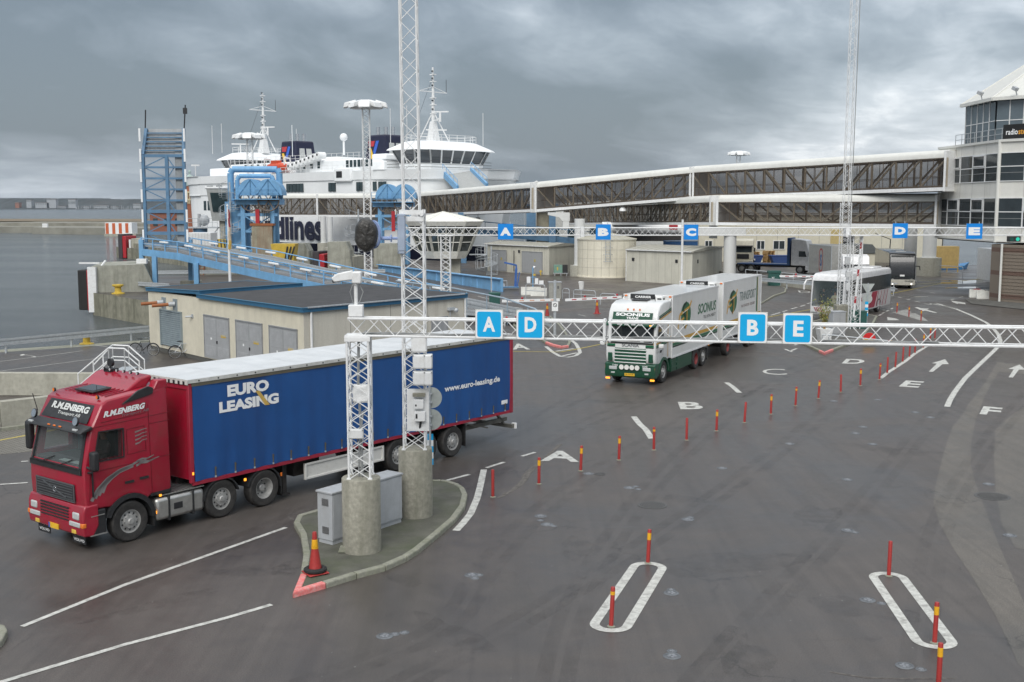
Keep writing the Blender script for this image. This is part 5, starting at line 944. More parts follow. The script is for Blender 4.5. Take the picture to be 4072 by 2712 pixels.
def far_lorry(lab,loc,rz,m,H=3.3,flat=True,Ln=6.0,trim=None):
 T_=thing('lorry',lab,'lorry',(*loc,.0 if loc[1]<112 else .7),rz)
 prof=[(0,.9),(-.05,1.2),(0,1.95),(.2,2.75),(.45,H - .1),(.9,H),(2.0,H+.1),(2.15,H),(2.15,.95)]
 mb=MB();mb.side(prof,0,2.5);mb.build('cab',m,T_,bevel=.1,seg=3,fix=True)
 mb=MB();mb.quad((-.045,.15,1.93),(-.045,2.35,1.93),(.16,2.32,2.7),(.16,.18,2.7));mb.build('windscreen',wglass,T_,smooth=0)
 mb=MB();mb.side([(.35,1.95),(1.25,1.95),(1.25,2.6),(.55,2.6)],-.01,2.51);mb.build('side_window',wglass,T_,smooth=0)
 mb=MB();mb.side([(.15,2.78),(-.18,2.70),(-.18,2.62),(.15,2.68)],.05,2.45);mb.build('sun_visor',dark,T_)
 small(T_,'grille',dark,(-.08,-.04,.5,2.0,1.1,1.7));small(T_,'bumper',trim or m,(-.1,.5,0,2.5,.4,.95),bevel=.05)
 for y_ in (.3,2.2):small(T_,'headlight',lampw,(-.12,-.08,y_ - .18,y_+.18,.65,.85))
 mb=MB();mb.box(.3,Ln,.7,1.8,.7,1.0);mb.k=1;mb.box(2.3,Ln,.1,2.4,.95,1.08);mb.build('chassis',[chassis,mat('deck_blue',(.03,.09,.25),.5)],T_)
 for x in (1.1,Ln - 1.7,Ln - .6):wheel(T_,x,.17,.5);wheel(T_,x,2.33,.5,far=True)
 for y_ in (-.18,2.68):small(T_,'mirror',dark,(-.02,.12,y_ - .1,y_+.1,2.0,2.5),bevel=.03)
 return T_
o=far_lorry('white tractor lorry seen side on in the far yard beside the blue panels',(35.0,131),R(152),mat('lorry_white',(.88,.88,.88),.35),3.9,Ln=8.5)
mb=MB();mb.box(2.3,2.6,.0,2.5,1.1,4.1);mb.build('deflector_panel',mat('panel_blue',(.02,.08,.22),.5),o)
far_lorry('cream lorry parked nose on by the white column in the far yard',(30.4,143),R(75),mat('lorry_cream',(.66,.62,.50),.4),3.5,trim=mat('lorry_cream',()))
far_lorry('white lorry cab half hidden behind the white coach and grey box trailer',(34.6,109.5),R(80),mat('lorry_white',()),3.6)
T_=thing('box_trailer','grey box trailer with a red ringed letter S on its side, behind the white coach','trailer',(30.95,118.3,.5),R(-84));gbx=mat('grey_box',(.30,.30,.285),.5,dirt=(.2,.2,.18))
small(T_,'box_body',gbx,(0,6.2,0,2.5,1.0,4.0),bevel=.03);small(T_,'edge_trim',galv,(0,.08,-.012,.05,1,4.01),(6.12,6.2,-.012,.05,1,4.01),(0,6.2,-.013,.05,3.92,4.012))
mb=MB()
ringp=lambda k,a,b:(3.45+a*math.copysign(abs(math.cos(k))**.6,math.cos(k)),-.006,2.45+b*math.copysign(abs(math.sin(k))**.6,math.sin(k)))
for i in range(28):k0,k1=i*math.pi/14,(i+1)*math.pi/14;mb.add([ringp(k0,.52,1.2),ringp(k1,.52,1.2),ringp(k1,.38,1.02),ringp(k0,.38,1.02)],[(0,1,2,3)])
mb.k=1;mb.text('S',(3.2,-.008,1.85),(.5,0,0),(0,0,1.2),.03);mb.k=2;mb.text('STOLK',(1.5,-.008,2.3),(1.1,0,0),(0,0,.3),.02);mb.text('S',(3.2,-.004,1.8),(.01,0,0),(0,0,.01),.0);mb.build('emblem',[mat('emblem_red',(.30,.05,.05),.5),mat('emblem_blue',(.05,.10,.25),.5),mat('grey_cable',())],T_,smooth=0)
mb=MB();mb.box(0,6.2,.7,1.8,.7,1.0);mb.build('chassis',chassis,T_)
for x in (1.2,5.0):wheel(T_,x,.2,.48);wheel(T_,x,2.3,.48,far=True)
def bike(lab,loc,rz,fm):
 T_=thing('bicycle',lab,'bicycle',loc,rz)
 for x in (0,1.06):
  mb=MB()
  for i in range(28):
   a,b=i*math.pi/14,(i+1)*math.pi/14;mb.tube((x+.34*math.cos(a),0,.34+.34*math.sin(a)),(x+.34*math.cos(b),0,.34+.34*math.sin(b)),.017,6,cap=False)
  w_=mb.build('wheel',tyrem,T_);mb=MB()
  for i in range(14):a=i*math.pi/7;mb.tube((x,0,.34),(x+.33*math.cos(a),0,.34+.33*math.sin(a)),.004,3,cap=False)
  mb.tube((x,-.04,.34),(x,.04,.34),.025,8)
  for i in range(28):a,b=i*math.pi/14,(i+1)*math.pi/14;mb.tube((x+.315*math.cos(a),0,.34+.315*math.sin(a)),(x+.315*math.cos(b),0,.34+.315*math.sin(b)),.012,4,cap=False)
  mb.build('spokes',mat('rim_silver',(.6,.62,.64),.3,.8),w_)
 mb=MB();bb_,st,hd,rr2=(.44,0,.30),(.30,0,.78),(.86,0,.82),(0,0,.34)
 for a,b,r_ in ((bb_,st,.017),(st,hd,.016),(bb_,(.88,0,.70),.018),(rr2,bb_,.012),(rr2,(.31,0,.75),.011),((.85,0,.88),(.90,0,.62),.02),((.90,0,.62),(1.06,0,.34),.014)):mb.tube(a,b,r_,8)
 mb.build('frame',fm,T_)
 mb=MB();mb.tube((.30,0,.76),(.28,0,.92),.012,6);mb.k=1;mb.box(.14,.40,-.07,.07,.92,.96);mb.build('saddle',[galv,dark],T_,bevel=.02)
 mb=MB();mb.tube((.85,0,.86),(.84,0,.98),.013,6);mb.path([(.70,-.28,1.04),(.80,-.2,1.03),(.86,0,.99),(.80,.2,1.03),(.70,.28,1.04)],.012,6);mb.build('handlebar',mat('rim_silver',()),T_)
 mb=MB();mb.tube((.44,-.09,.30),(.44,.09,.30),.02,6);mb.tube((.44,-.06,.3),(.52,-.06,.16),.01,5);mb.tube((.44,.06,.3),(.36,.06,.44),.01,5);mb.box(.49,.58,-.14,-.05,.14,.165);mb.build('pedals',dark,T_)
 mb=MB()
 for x in (0,1.06):
  for i in range(9):a,b=R(20+i*17),R(37+i*17);mb.bar((x+.37*math.cos(a),0,.34+.37*math.sin(a)),(x+.37*math.cos(b),0,.34+.37*math.sin(b)),.05,.006,(0,1,0))
 mb.build('mudguard',dark,T_);return T_
a_=G(600,1413);bike('dark bicycle leaning by the corner of the cream building, left of the louvre',(a_.x - .15 - .7,a_.y,0),R(-8),dark)
a_=G(735,1428);bike('silver bicycle parked under the right edge of the large louvre',(a_.x - .62,a_.y+.3,0),R(22),mat('rim_silver',()))
# ---------------------------------------------------------------- cream substation building
V2=lambda x,y:Vector((x,y,0))
Nc,Lc,Rc=V2(-9.7,52.4),V2(-21.3,66.1),V2(-2.6,61.0);Tc=Lc.lerp(Nc,.39)
BD=thing('substation_building','low cream service building with flat dark roof and petrol blue edge, behind the blue trailer','building',Lc)
def xyz(v,z):return (v.x,v.y,z)
fd=(Nc - Lc).normalized();fn=Vector((fd.y,-fd.x,0));fn=-fn if fn.dot(Vector((0,-1,0)))<0 else fn
sdv=(Rc - Nc).normalized();snv=Vector((sdv.y,-sdv.x,0));snv=-snv if snv.dot(V2(1,-.3))<0 else snv
bk1=Tc+V2(4.3,5.9);bk0=Lc+V2(4.3,5.9);Bc=Rc+(Tc - Nc)
mb=MB();mb.prism([Lc.xy[:],Tc.xy[:],bk1.xy[:],bk0.xy[:]],.25,3.45);mb.prism([Tc.xy[:],Nc.xy[:],Rc.xy[:],Bc.xy[:]],.25,3.46);mb.build('wall',[cream],BD,world=True,smooth=0,fix=True)
mb=MB();k=fn*-.02+snv*-.02;mb.prism([(Lc - fn*.03).xy[:],(Nc - fn*.03).xy[:],(Rc - fn*.03).xy[:],(Rc+(Lc - Nc)).xy[:]],-.05,.26);mb.build('plinth',mat('plinth_dark',(.10,.10,.09),.9),BD,world=True,fix=True)
def wpt(o,d_,n_,s,z,off=0.):return o+d_*s+n_*off+Vector((0,0,z))
def wallbox(parent,name,m,o,d_,n_,s0,s1,z0,z1,t0,t1,bevel=0.,mbx=None):
 mb=mbx or MB();vs=[wpt(o,d_,n_,s,z,t) for t in (t0,t1) for s,z in ((s0,z0),(s1,z0),(s1,z1),(s0,z1))]
 mb.add(vs,[(0,1,2,3),(7,6,5,4),(0,4,5,1),(1,5,6,2),(2,6,7,3),(3,7,4,0)])
 if mbx is None:return mb.build(name,m,parent,world=True,bevel=bevel,fix=True)
def wbox(mb,*a,**k):wallbox(None,None,None,*a,mbx=mb,**k)
wallbox(BD,'side_cladding',greywall,Nc,sdv,snv,.0,11.1,.26,3.46,.0,.012)
mb=MB()
for o_,d_,n_,s1 in ((Nc,sdv,snv,11.1),):
 for s in (2.9,5.6,8.3):wbox(mb,o_,d_,n_,s,s+.03,.26,3.46,.012,.018)
mb.build('panel_joint',mat('joint_grey',(.25,.24,.21),.8),BD,world=True)
def roofslab(pts,zs,zt_,ov=.18):
 c_=sum(pts,Vector())/4;q_=[c_+(p_ - c_)*(1+ov/6) for p_ in pts];mb=MB();mb.add([xyz(q_[i],zs[i]) for i in range(4)]+[xyz(q_[i],zs[i]+zt_) for i in range(4)],[(3,2,1,0),(4,5,6,7)]+[(i,(i+1) % 4,4+(i+1) % 4,4+i) for i in range(4)]);mb.build('fascia',trimblue,BD,world=True,smooth=0,fix=True)
 q2=[c_+(p_ - c_)*(1+ov/6 - .018) for p_ in pts];mb=MB();mb.add([xyz(q2[i],zs[i]+zt_+.012) for i in range(4)],[(0,1,2,3)]);mb.build('roof',roofing,BD,world=True,smooth=0)
 mb=MB()
 for i in range(4):mb.bar(xyz(q_[i],zs[i]+zt_+.015),xyz(q_[(i+1) % 4],zs[(i+1) % 4]+zt_+.015),.09,.03)
 mb.build('roof_edge',mat('edge_blue',(.05,.18,.30),.4),BD,world=True)
roofslab([Tc,Nc,Rc,Bc],[3.45]*4,.20);roofslab([Lc,Tc,bk1,bk0],[3.44,3.66,3.66,3.44],.18)
def s_of(px):# distance along the facade of a photograph column
 lo,hi=0.,18.2
 for _ in range(40):
  m_=(lo+hi)/2;p_=Lc+fd*m_
  if 2036+FPX*p_.x/(p_.y*math.cos(PITCH)+6.5*math.sin(PITCH))<px:lo=m_
  else:hi=m_
 return lo
def ss_of(px):
 lo,hi=0.,12.
 for _ in range(40):
  m_=(lo+hi)/2;p_=Nc+sdv*m_
  if 2036+FPX*p_.x/(p_.y*math.cos(PITCH)+6.5*math.sin(PITCH))<px:lo=m_
  else:hi=m_
 return lo
doorm=mat('grey_door',(.36,.37,.38),.5,var=.05,dirt=(.26,.26,.25),damt=.3,streak=True)
def ddoor(o_,d_,n_,s0,s1,z1,nleaf=2,lv=True):
 D=wallbox(BD,'door',doorm,o_,d_,n_,s0,s1,.3,z1,.0,.03);mb=MB();fr=MB()
 for a,b in ((s0 - .05,s0),(s1,s1+.05)):wbox(fr,o_,d_,n_,a,b,.3,z1+.05,.0,.06)
 wbox(fr,o_,d_,n_,s0 - .05,s1+.05,z1,z1+.06,.0,.07);w_=(s1 - s0)/nleaf
 for i in range(nleaf):
  a=s0+i*w_+.10;b=s0+(i+1)*w_ - .08
  for zz0,zz1 in ((z1 - .95,z1 - .1),(.45,1.0)):
   n=int((zz1 - zz0)/.055)
   for j in range(n):wbox(mb,o_,d_,n_,a,b,zz0+j*.055,zz0+j*.055+.028,.03,.042)
  if i:wbox(fr,o_,d_,n_,s0+i*w_ - .012,s0+i*w_+.012,.3,z1,.03,.036)
 inv=BD.matrix_world.inverted();f_=fr.build('frame',mat('door_frame',(.27,.28,.29),.5),BD,world=True);l_=mb.build('louvre',mat('louvre_grey',(.44,.45,.46),.5),BD,world=True);h=MB();wbox(h,o_,d_,n_,s0+w_+.06,s0+w_+.10,1.15,1.3,.03,.09);h_=h.build('handle',dark,BD,world=True)
 y_=MB();wbox(y_,o_,d_,n_,s0+w_*1.35,s0+w_*1.75,1.52,1.68,.03,.038);y_.build('warning_notice',yellowp,BD,world=True);y_=MB();wbox(y_,o_,d_,n_,s0+w_*.5,s0+w_*.6,1.3,1.42,.03,.036);y_.build('notice',sign_white,BD,world=True)
 for q_ in (f_,l_,h_):q_.parent=D
for a,b in ((815,912),(942,1044),(1075,1183)):ddoor(Lc,fd,fn,s_of(a),s_of(b),2.55)
ddoor(Nc,sdv,snv,ss_of(1716),ss_of(1776),2.5,1)
LV=wallbox(BD,'louvre_panel',mat('louvre_dark',(.10,.13,.14),.6),Lc,fd,fn,s_of(644),s_of(724),.45,2.45,.0,.03);mb=MB();a,b=s_of(644),s_of(724)
for j in range(17):zz=.5+j*.115;mb.add([wpt(Lc,fd,fn,a,zz,.10),wpt(Lc,fd,fn,b,zz,.10),wpt(Lc,fd,fn,b,zz+.09,.035),wpt(Lc,fd,fn,a,zz+.09,.035)],[(0,1,2,3)])
for x,y in ((a - .06,a),(b,b+.06)):wbox(mb,Lc,fd,fn,x,y,.42,2.5,.0,.12)
wbox(mb,Lc,fd,fn,a - .06,b+.06,2.45,2.52,.0,.12);o=mb.build('louvre_blade',mat('louvre_bluegrey',(.24,.29,.31),.5),BD,world=True);o.parent=LV
brown=mat('rusty_pipe',(.30,.10,.03),.6)
for px in (655,700):
 s=s_of(px);mb=MB();wbox(mb,Lc,fd,fn,s - .28,s+.28,2.55,3.2,.0,.03);mb.k=1;mb.tube(wpt(Lc,fd,fn,s,2.92,.03),wpt(Lc,fd,fn,s - .12,2.9,.35),.14,14);mb.k=2;mb.tube(wpt(Lc,fd,fn,s - .12,2.9,.33),wpt(Lc,fd,fn,s - .5,2.84,1.15),.095,14);mb.build('exhaust_pipe',[mat('bracket_bluegrey',(.24,.28,.3),.5),galv,brown],BD,world=True)
s=s_of(768);mb=MB();wbox(mb,Lc,fd,fn,s - .09,s+.09,2.3,2.5,.0,.05);mb.tube(wpt(Lc,fd,fn,s,2.38,.05),wpt(Lc,fd,fn,s - .25,2.36,.3),.05,8);mb.lathe([(.001,0)],3,cap=False) if False else None;mb.build('wall_lamp',galv,BD,world=True)
s=ss_of(1235);mb=MB();mb.tube(wpt(Nc,sdv,snv,s,.3,.08),wpt(Nc,sdv,snv,s,3.5,.08),.06,10);s=ss_of(1846);mb.tube(wpt(Nc,sdv,snv,s,.3,.08),wpt(Nc,sdv,snv,s,3.5,.08),.05,10);mb.build('downpipe',white,BD,world=True)
s=ss_of(1790);mb=MB();wbox(mb,Nc,sdv,snv,s - .25,s+.2,2.85,3.0,.0,.2);mb.sphere(wpt(Nc,sdv,snv,s+.15,2.85,.3),.13,10);mb.tube(wpt(Nc,sdv,snv,s - .1,2.8,.1),wpt(Nc,sdv,snv,s - .1,2.5,.1),.03,6);mb.build('alarm_lamp',galv,BD,world=True)
s=ss_of(1700);mb=MB();wbox(mb,Nc,sdv,snv,s - .1,s+.1,2.45,2.65,.0,.04);mb.build('air_grille',mat('vent_dark',()),BD,world=True)
mb=MB();wbox(mb,Nc,sdv,snv,.1,11.0,3.64,3.70,.14,.24);mb.build('gutter',galv,BD,world=True)
p_=G(873,1175);FP=thing('flagpole','white flagpole with a furled dark red and yellow flag behind the cream building','flagpole',(-24.8,99.5,0));mb=MB();mb.tube((0,0,0),(-.05,0,8.35),.14,10,.07);mb.sphere((-.05,0,8.42),.12,8);mb.build('pole',white,FP)
mb=MB();rr=random.Random(2)
for i in range(9):z=8.1 - i*.38;mb.k=0 if i<4 else (1 if i<7 else 2);mb.tube((.06+.02*math.sin(i*2),-.02,z),(.08+.03*math.sin(i*2+1),-.02,z - .42),.05+.012*i,7,.06+.012*i)
mb.build('flag',[mat('flag_red',(.30,.04,.05),.8),mat('flag_pale',(.5,.4,.3),.8),mat('flag_gold',(.5,.33,.08),.8)],FP)
# ---------------------------------------------------------------- sheds and tank in the yard
def shed(lab,a,b,c_,h,ridge=.25):
 a,b,c_=V2(*a),V2(*b),V2(*c_);d_=a+(c_ - b);T_=thing('metal_shed',lab,'shed',a)
 mb=MB();mb.prism([a.xy[:],b.xy[:],c_.xy[:],d_.xy[:]],-.05,h);mb.build('wall',shedm,T_,world=True,smooth=0,fix=True)
 m0,m1=(b+c_)/2,(a+d_)/2;u=(b - a).normalized()*.18;v=(c_ - b).normalized()*.18;mb=MB();A_,B_,C_,D_,E_,F_=a - u - v,b+u - v,c_+u+v,d_ - u+v,m0+u,m1 - u
 mb.add([xyz(A_,h),xyz(B_,h),xyz(E_,h+ridge),xyz(F_,h+ridge),xyz(C_,h),xyz(D_,h),xyz(A_,h - .12),xyz(B_,h - .12),xyz(C_,h - .12),xyz(D_,h - .12)],[(0,1,2,3),(3,2,4,5),(6,7,1,0),(7,8,4,2,1),(9,6,0,3,5),(8,9,5,4)]);mb.build('roof',shedroof,T_,world=True,smooth=0,fix=True)
 mb=MB();L_=(b - a).length;n=int(L_/1.0)
 for i in range(n+1):t_=i/n;mb.bar(xyz(A_.lerp(B_,t_),h+.03),xyz(F_.lerp(E_,t_),h+ridge+.01),.03,.02)
 mb.build('roof_seam',shedroof,T_,world=True)
 mb=MB();n=int(L_/.9);u_=(b - a).normalized();nn=Vector((u_.y,-u_.x,0))
 for i in range(1,n):q_=a+u_*(L_*i/n)+nn*.008;mb.bar(xyz(q_,0),xyz(q_,h - .1),.018,.02)
 mb.build('wall_seam',mat('seam_grey',(.33,.32,.28),.6),T_,world=True)
 mb=MB();q_=a+nn*.1;mb.tube(xyz(q_,0),xyz(q_,h),.05,8);mb.bar(xyz(a+nn*.2,h - .06),xyz(b+nn*.2,h - .06),.1,.1);mb.build('gutter',white,T_,world=True)
 return T_,a,u_,nn
SA,a,u_,nn=shed('low beige metal shed with two grey doors, left of the round tank',(-3.5,149),(4.55,138.7),(8.6,147),3.55)
for s0,s1 in ((1.5,4.6),(8.0,12.0)):
 s0,s1=s0*.98,s1*.98;D=wallbox(SA,'door',doorm,a,u_,nn,s0,s1,.1,2.7,.0,.05);f_=MB();wbox(f_,a,u_,nn,(s0+s1)/2 - .02,(s0+s1)/2+.02,.1,2.7,.05,.06);wbox(f_,a,u_,nn,s0 - .08,s1+.08,2.7,2.8,0,.08);wbox(f_,a,u_,nn,s0 - .08,s0,.1,2.7,0,.08);wbox(f_,a,u_,nn,s1,s1+.08,.1,2.7,0,.08);o=f_.build('frame',mat('door_frame',()),SA,world=True);o.parent=D
 f_=MB();wbox(f_,a,u_,nn,(s0+s1)/2+.4,(s0+s1)/2+.7,1.5,1.85,.05,.06);f_.build('notice',mat('notice_yellow',(.45,.38,.12),.6),SA,world=True)
mb=MB();q_=a+u_*6.2+nn*.1;mb.tube(xyz(q_,.2),xyz(q_,2.8),.05,6);mb.build('cable_pipe',dark,SA,world=True);f_=MB();wbox(f_,a,u_,nn,7.0,7.35,2.55,2.9,0,.06);f_.build('air_grille',dark,SA,world=True)
SCH,a,u_,nn=shed('plain beige metal shed with three small vents, right of the round tank',(12.95,127.9),(19.3,121.3),(25.3,136.5),3.6)
for s in (.8,6.9):f_=MB();wbox(f_,a,u_,nn,s,s+.32,2.3,2.65,0,.06);f_.build('air_grille',dark,SCH,world=True)
v_=(V2(25.3,136.5) - V2(19.3,121.3)).normalized();f_=MB();wbox(f_,V2(19.3,121.3),v_,Vector((v_.y,-v_.x,0)),2.5,2.9,2.2,2.6,0,.06);f_.build('air_grille',dark,SCH,world=True)
TK=thing('storage_tank','round cream steel storage tank with a ladder between the two beige sheds','tank',(11.4,136.4,0));tkm=mat('tank_cream',(.74,.70,.58),.5,var=.04,dirt=(.42,.39,.30),dscale=.7,damt=.45,streak=True)
mb=MB();mb.lathe([(3.62,0),(3.62,.12),(3.5,.14),(3.5,4.35),(3.56,4.36),(3.56,4.45)],48);mb.build('shell',tkm,TK,smooth=30);mb=MB();mb.lathe([(3.6,4.45),(3.6,4.5),(.3,5.25),(.001,5.28)],48,cap=False);mb.build('roof',mat('tank_roof',(.42,.41,.35),.6),TK,smooth=30)
mb=MB()
for i in range(24):a_=i*math.pi/12;mb.bar((3.51*math.cos(a_),3.51*math.sin(a_),.14),(3.51*math.cos(a_),3.51*math.sin(a_),4.36),.05,.03,(math.cos(a_),math.sin(a_),0));mb.bar((3.58*math.cos(a_),3.58*math.sin(a_),4.52),(.3*math.cos(a_),.3*math.sin(a_),5.27),.05,.04)
for z in (1.2,2.25,3.3):
 for i in range(48):a_,b_=i*math.pi/24,(i+1)*math.pi/24;mb.bar((3.505*math.cos(a_),3.505*math.sin(a_),z),(3.505*math.cos(b_),3.505*math.sin(b_),z),.02,.04)
mb.build('seam',mat('tank_seam',(.50,.48,.40),.6),TK)
mb=MB();mb.path([(-.45,-3.75,1.9),(-.45,-3.75,4.9)],.035,6);mb.path([(.1,-3.75,1.9),(.1,-3.75,4.9)],.035,6)
for i in range(10):mb.tube((-.45,-3.75,1.95+i*.3),(.1,-3.75,1.95+i*.3),.022,5)
for i in range(4):z=2.0+i*.8;mb.path([(-.65,-3.5,z),(-.72,-3.9,z),(-.45,-4.25,z),(.1,-4.25,z),(.37,-3.9,z),(.3,-3.5,z)],.025,4)
mb.build('ladder',galv,TK);mb=MB();mb.tube((2.3,-2.9,.95),(3.9,-6.2,.75),.28,14);mb.build('pipe',grey,TK)
def column(lab,x,y,r,z0,z1,plinth=None,pr=1.3,grp='round white gangway columns'):
 T_=thing('support_column',lab,'column',(x,y,0),0,grp)
 if plinth:mb=MB();mb.lathe([(pr,-.1),(pr,plinth)],28);mb.build('plinth',conc_pale,T_,smooth=40)
 mb=MB();mb.lathe([(r*1.2,z0),(r*1.2,z0+.06),(r,z0+.07),(r,z1)],28);mb.build('shaft',mat('column_white',(.66,.67,.66),.5,var=.03,dirt=(.5,.5,.47),dscale=.6,damt=.4,streak=True),T_,smooth=40);return T_
def bracket_col(lab,x,y,z0,z1,w_=.9):
 T_=thing('support_column',lab,'column',(x,y,0),0,'square white gangway piers');mb=MB();mb.box(-.42,.42,-.42,.42,z0,z1 - .9);mb.side([(-.5,z1 - 1.1),(.5,z1 - 1.1),(.5,z1),(-2.3,z1),(-2.3,z1 - .32),(-.9,z1 - .6)],-.45,.45) ;mb.build('pier',mat('column_white',()),T_,bevel=.03,fix=True);return T_
column('white round column on a concrete plinth, left of the round tank',8.15,137,.63,1.3,6.9,1.3,1.15);column('thick white round column right of the plain beige shed',24.2,126,.69,.0,5.2)
column('slim white column behind the black coach',44.6,127,.68,0,6.4);column('white round column on a tall concrete plinth right of the black coach',50.6,137.5,.8,2.2,6.9,2.2,1.45)
bracket_col('square white pier with bracket rising beside the round tank',6.9,146,5.6,7.6);bracket_col('square white pier with bracket over the plain beige shed',23.9,135,4.6,9.1)
T_=thing('crosshead','concrete crosshead on the thick white round column','beam',(24.2,126,5.2));mb=MB();mb.box(-4.5,1.6,-.8,.8,.0,.9);mb.build('beam',mat('column_white',()),T_,bevel=.05)
# ---------------------------------------------------------------- covered gangways
roofw=mat('gangway_roof',(.70,.70,.66),.5,var=.04,dirt=(.5,.5,.46),dscale=.5,damt=.4);floorm=mat('gangway_floor',(.07,.065,.06),.8);litc=mat('gangway_curtain',(.34,.25,.16),.8)
def gangway(name,lab,pts,width=3.4,gh=2.55,z_b=.35,bay=2.9,ends=(True,True)):
 T_=thing('covered_gangway',lab,'walkway',pts[0]);P_=[Vector(p_) for p_ in pts];rf,fl,gl,tr,mu,jt=MB(),MB(),MB(),MB(),MB(),MB()
 for a,b in zip(P_,P_[1:]):
  d_=(b - a);Ls=d_.xy.length;u=Vector((d_.x,d_.y,0)).normalized();n=Vector((-u.y,u.x,0));sl=d_.z/Ls
  def at(s,t,z):return a+u*s+n*t+Vector((0,0,sl*s+z))
  h=width/2
  def ext(mb,sec,s0=.0,s1=Ls):
   k=len(sec);mb.add([at(s0,t,z) for t,z in sec]+[at(s1,t,z) for t,z in sec],[tuple(range(k))[::-1],tuple(range(k,2*k))]+[(i,(i+1) % k,k+(i+1) % k,k+i) for i in range(k)])
  ext(fl,[(-h,0),(h,0),(h,z_b),(-h,z_b)]);zt_=z_b+gh
  ext(rf,[(-h - .06,zt_),(h+.06,zt_),(h+.06,zt_+.35),(h - .1,zt_+.62),(h*.5,zt_+.80),(-h*.5,zt_+.80),(-h+.1,zt_+.62),(-h - .06,zt_+.35)])
  for t in (-h,h):ext(jt,[(t - .06,-.05),(t+.06,-.05),(t+.06,z_b*.85),(t - .06,z_b*.85)])
  for t in (-h+.02,h - .02):gl.add([at(0,t,z_b),at(Ls,t,z_b),at(Ls,t,zt_),at(0,t,zt_)],[(0,1,2,3)])
  k=max(2,round(Ls/bay));k+=k % 2
  for i in range(k+1):
   s=Ls*i/k
   for t in (-h+.12,h - .12):
    tr.bar(at(s,t,z_b),at(s,t,zt_),.2,.14,u)
    if i<k:up=(i % 2==0) if i<k/2 else (i % 2==0);tr.bar(at(s,t,zt_ if (i<k/2) else z_b),at(Ls*(i+1)/k,t,z_b if (i<k/2) else zt_),.16,.14,n)
   for t in (-h - .01,h+.01):
    mu.bar(at(s,t,z_b),at(s,t,zt_),.05,.05,u)
    if i<k:mu.bar(at(s+Ls/k/2,t,z_b),at(s+Ls/k/2,t,zt_),.05,.05,u)
  for t in (-h - .01,h+.01):mu.bar(at(0,t,z_b+.06),at(Ls,t,z_b+.06),.05,.12);mu.bar(at(0,t,zt_ - .05),at(Ls,t,zt_ - .05),.05,.1)
  for t in (-h+.2,h - .2):mu.bar(at(0,t,z_b+1.0),at(Ls,t,z_b+1.0),.05,.05)
  for s in (.0,Ls):ext(jt,[(-h - .12,-.1),(h+.12,-.1),(h+.12,zt_+.66),(-h - .12,zt_+.66)],s - .13 if s else -.02,s+.13 if s else .2)
 rf.build('roof',roofw,T_,world=True,smooth=50,fix=True);fl.build('floor',floorm,T_,world=True,fix=True);gl.build('glazing',brownglass,T_,world=True,smooth=0);tr.build('truss',beige,T_,world=True);mu.build('mullion',mat('bronze_mullion',(.10,.075,.055),.5),T_,world=True)
 jt.build('edge_beam',white,T_,world=True,fix=True)
 return T_
gangway('g','upper glazed passenger gangway crossing the whole yard to the terminal',[(42.9,110.5,9.9),(22.6,137,9.25),(4.1,150,7.7),(-14.5,187,6.85)],gh=2.75)
gangway('g','lower glazed passenger gangway running under the upper one from the terminal',[(42.9,113.5,6.35),(24,128.5,6.35),(9.6,178,5.6)],gh=2.2,z_b=.3)
gangway('g','distant glazed gangway in front of the ferry hull, left of the tall mast',[(-18.5,188,6.7),(-32,192,6.7),(-46,196,6.7)],gh=2.7)
column('far white round column under the distant gangway, nearer one',-27.2,170,.42,2.3,6.8,2.3,.85,'far round columns by the ferry');column('far white round column under the distant gangway, by the letters on the hull',-30.7,185,.45,2.5,6.8,2.5,1.0,'far round columns by the ferry')
for x,y,z,lab in ((-5,168.0,6.4,'white dome lamp under the upper gangway above the left shed'),(13.8,143,7.9,'white dome lamp under the upper gangway above the round tank'),(32.5,122,8.6,'white dome lamp under the upper gangway near the tall right mast')):
 T_=thing('dome_lamp',lab,'lamp',(x,y - 1.2,z));mb=MB();mb.lathe([(.45,-.1),(.42,.15),(.25,.38),(.05,.45),(.001,.46)],20,cap=False);mb.build('shade',sign_white,T_);mb=MB();mb.tube((0,0,.4),(0,0,1.1),.04,6);mb.build('stem',galv,T_)
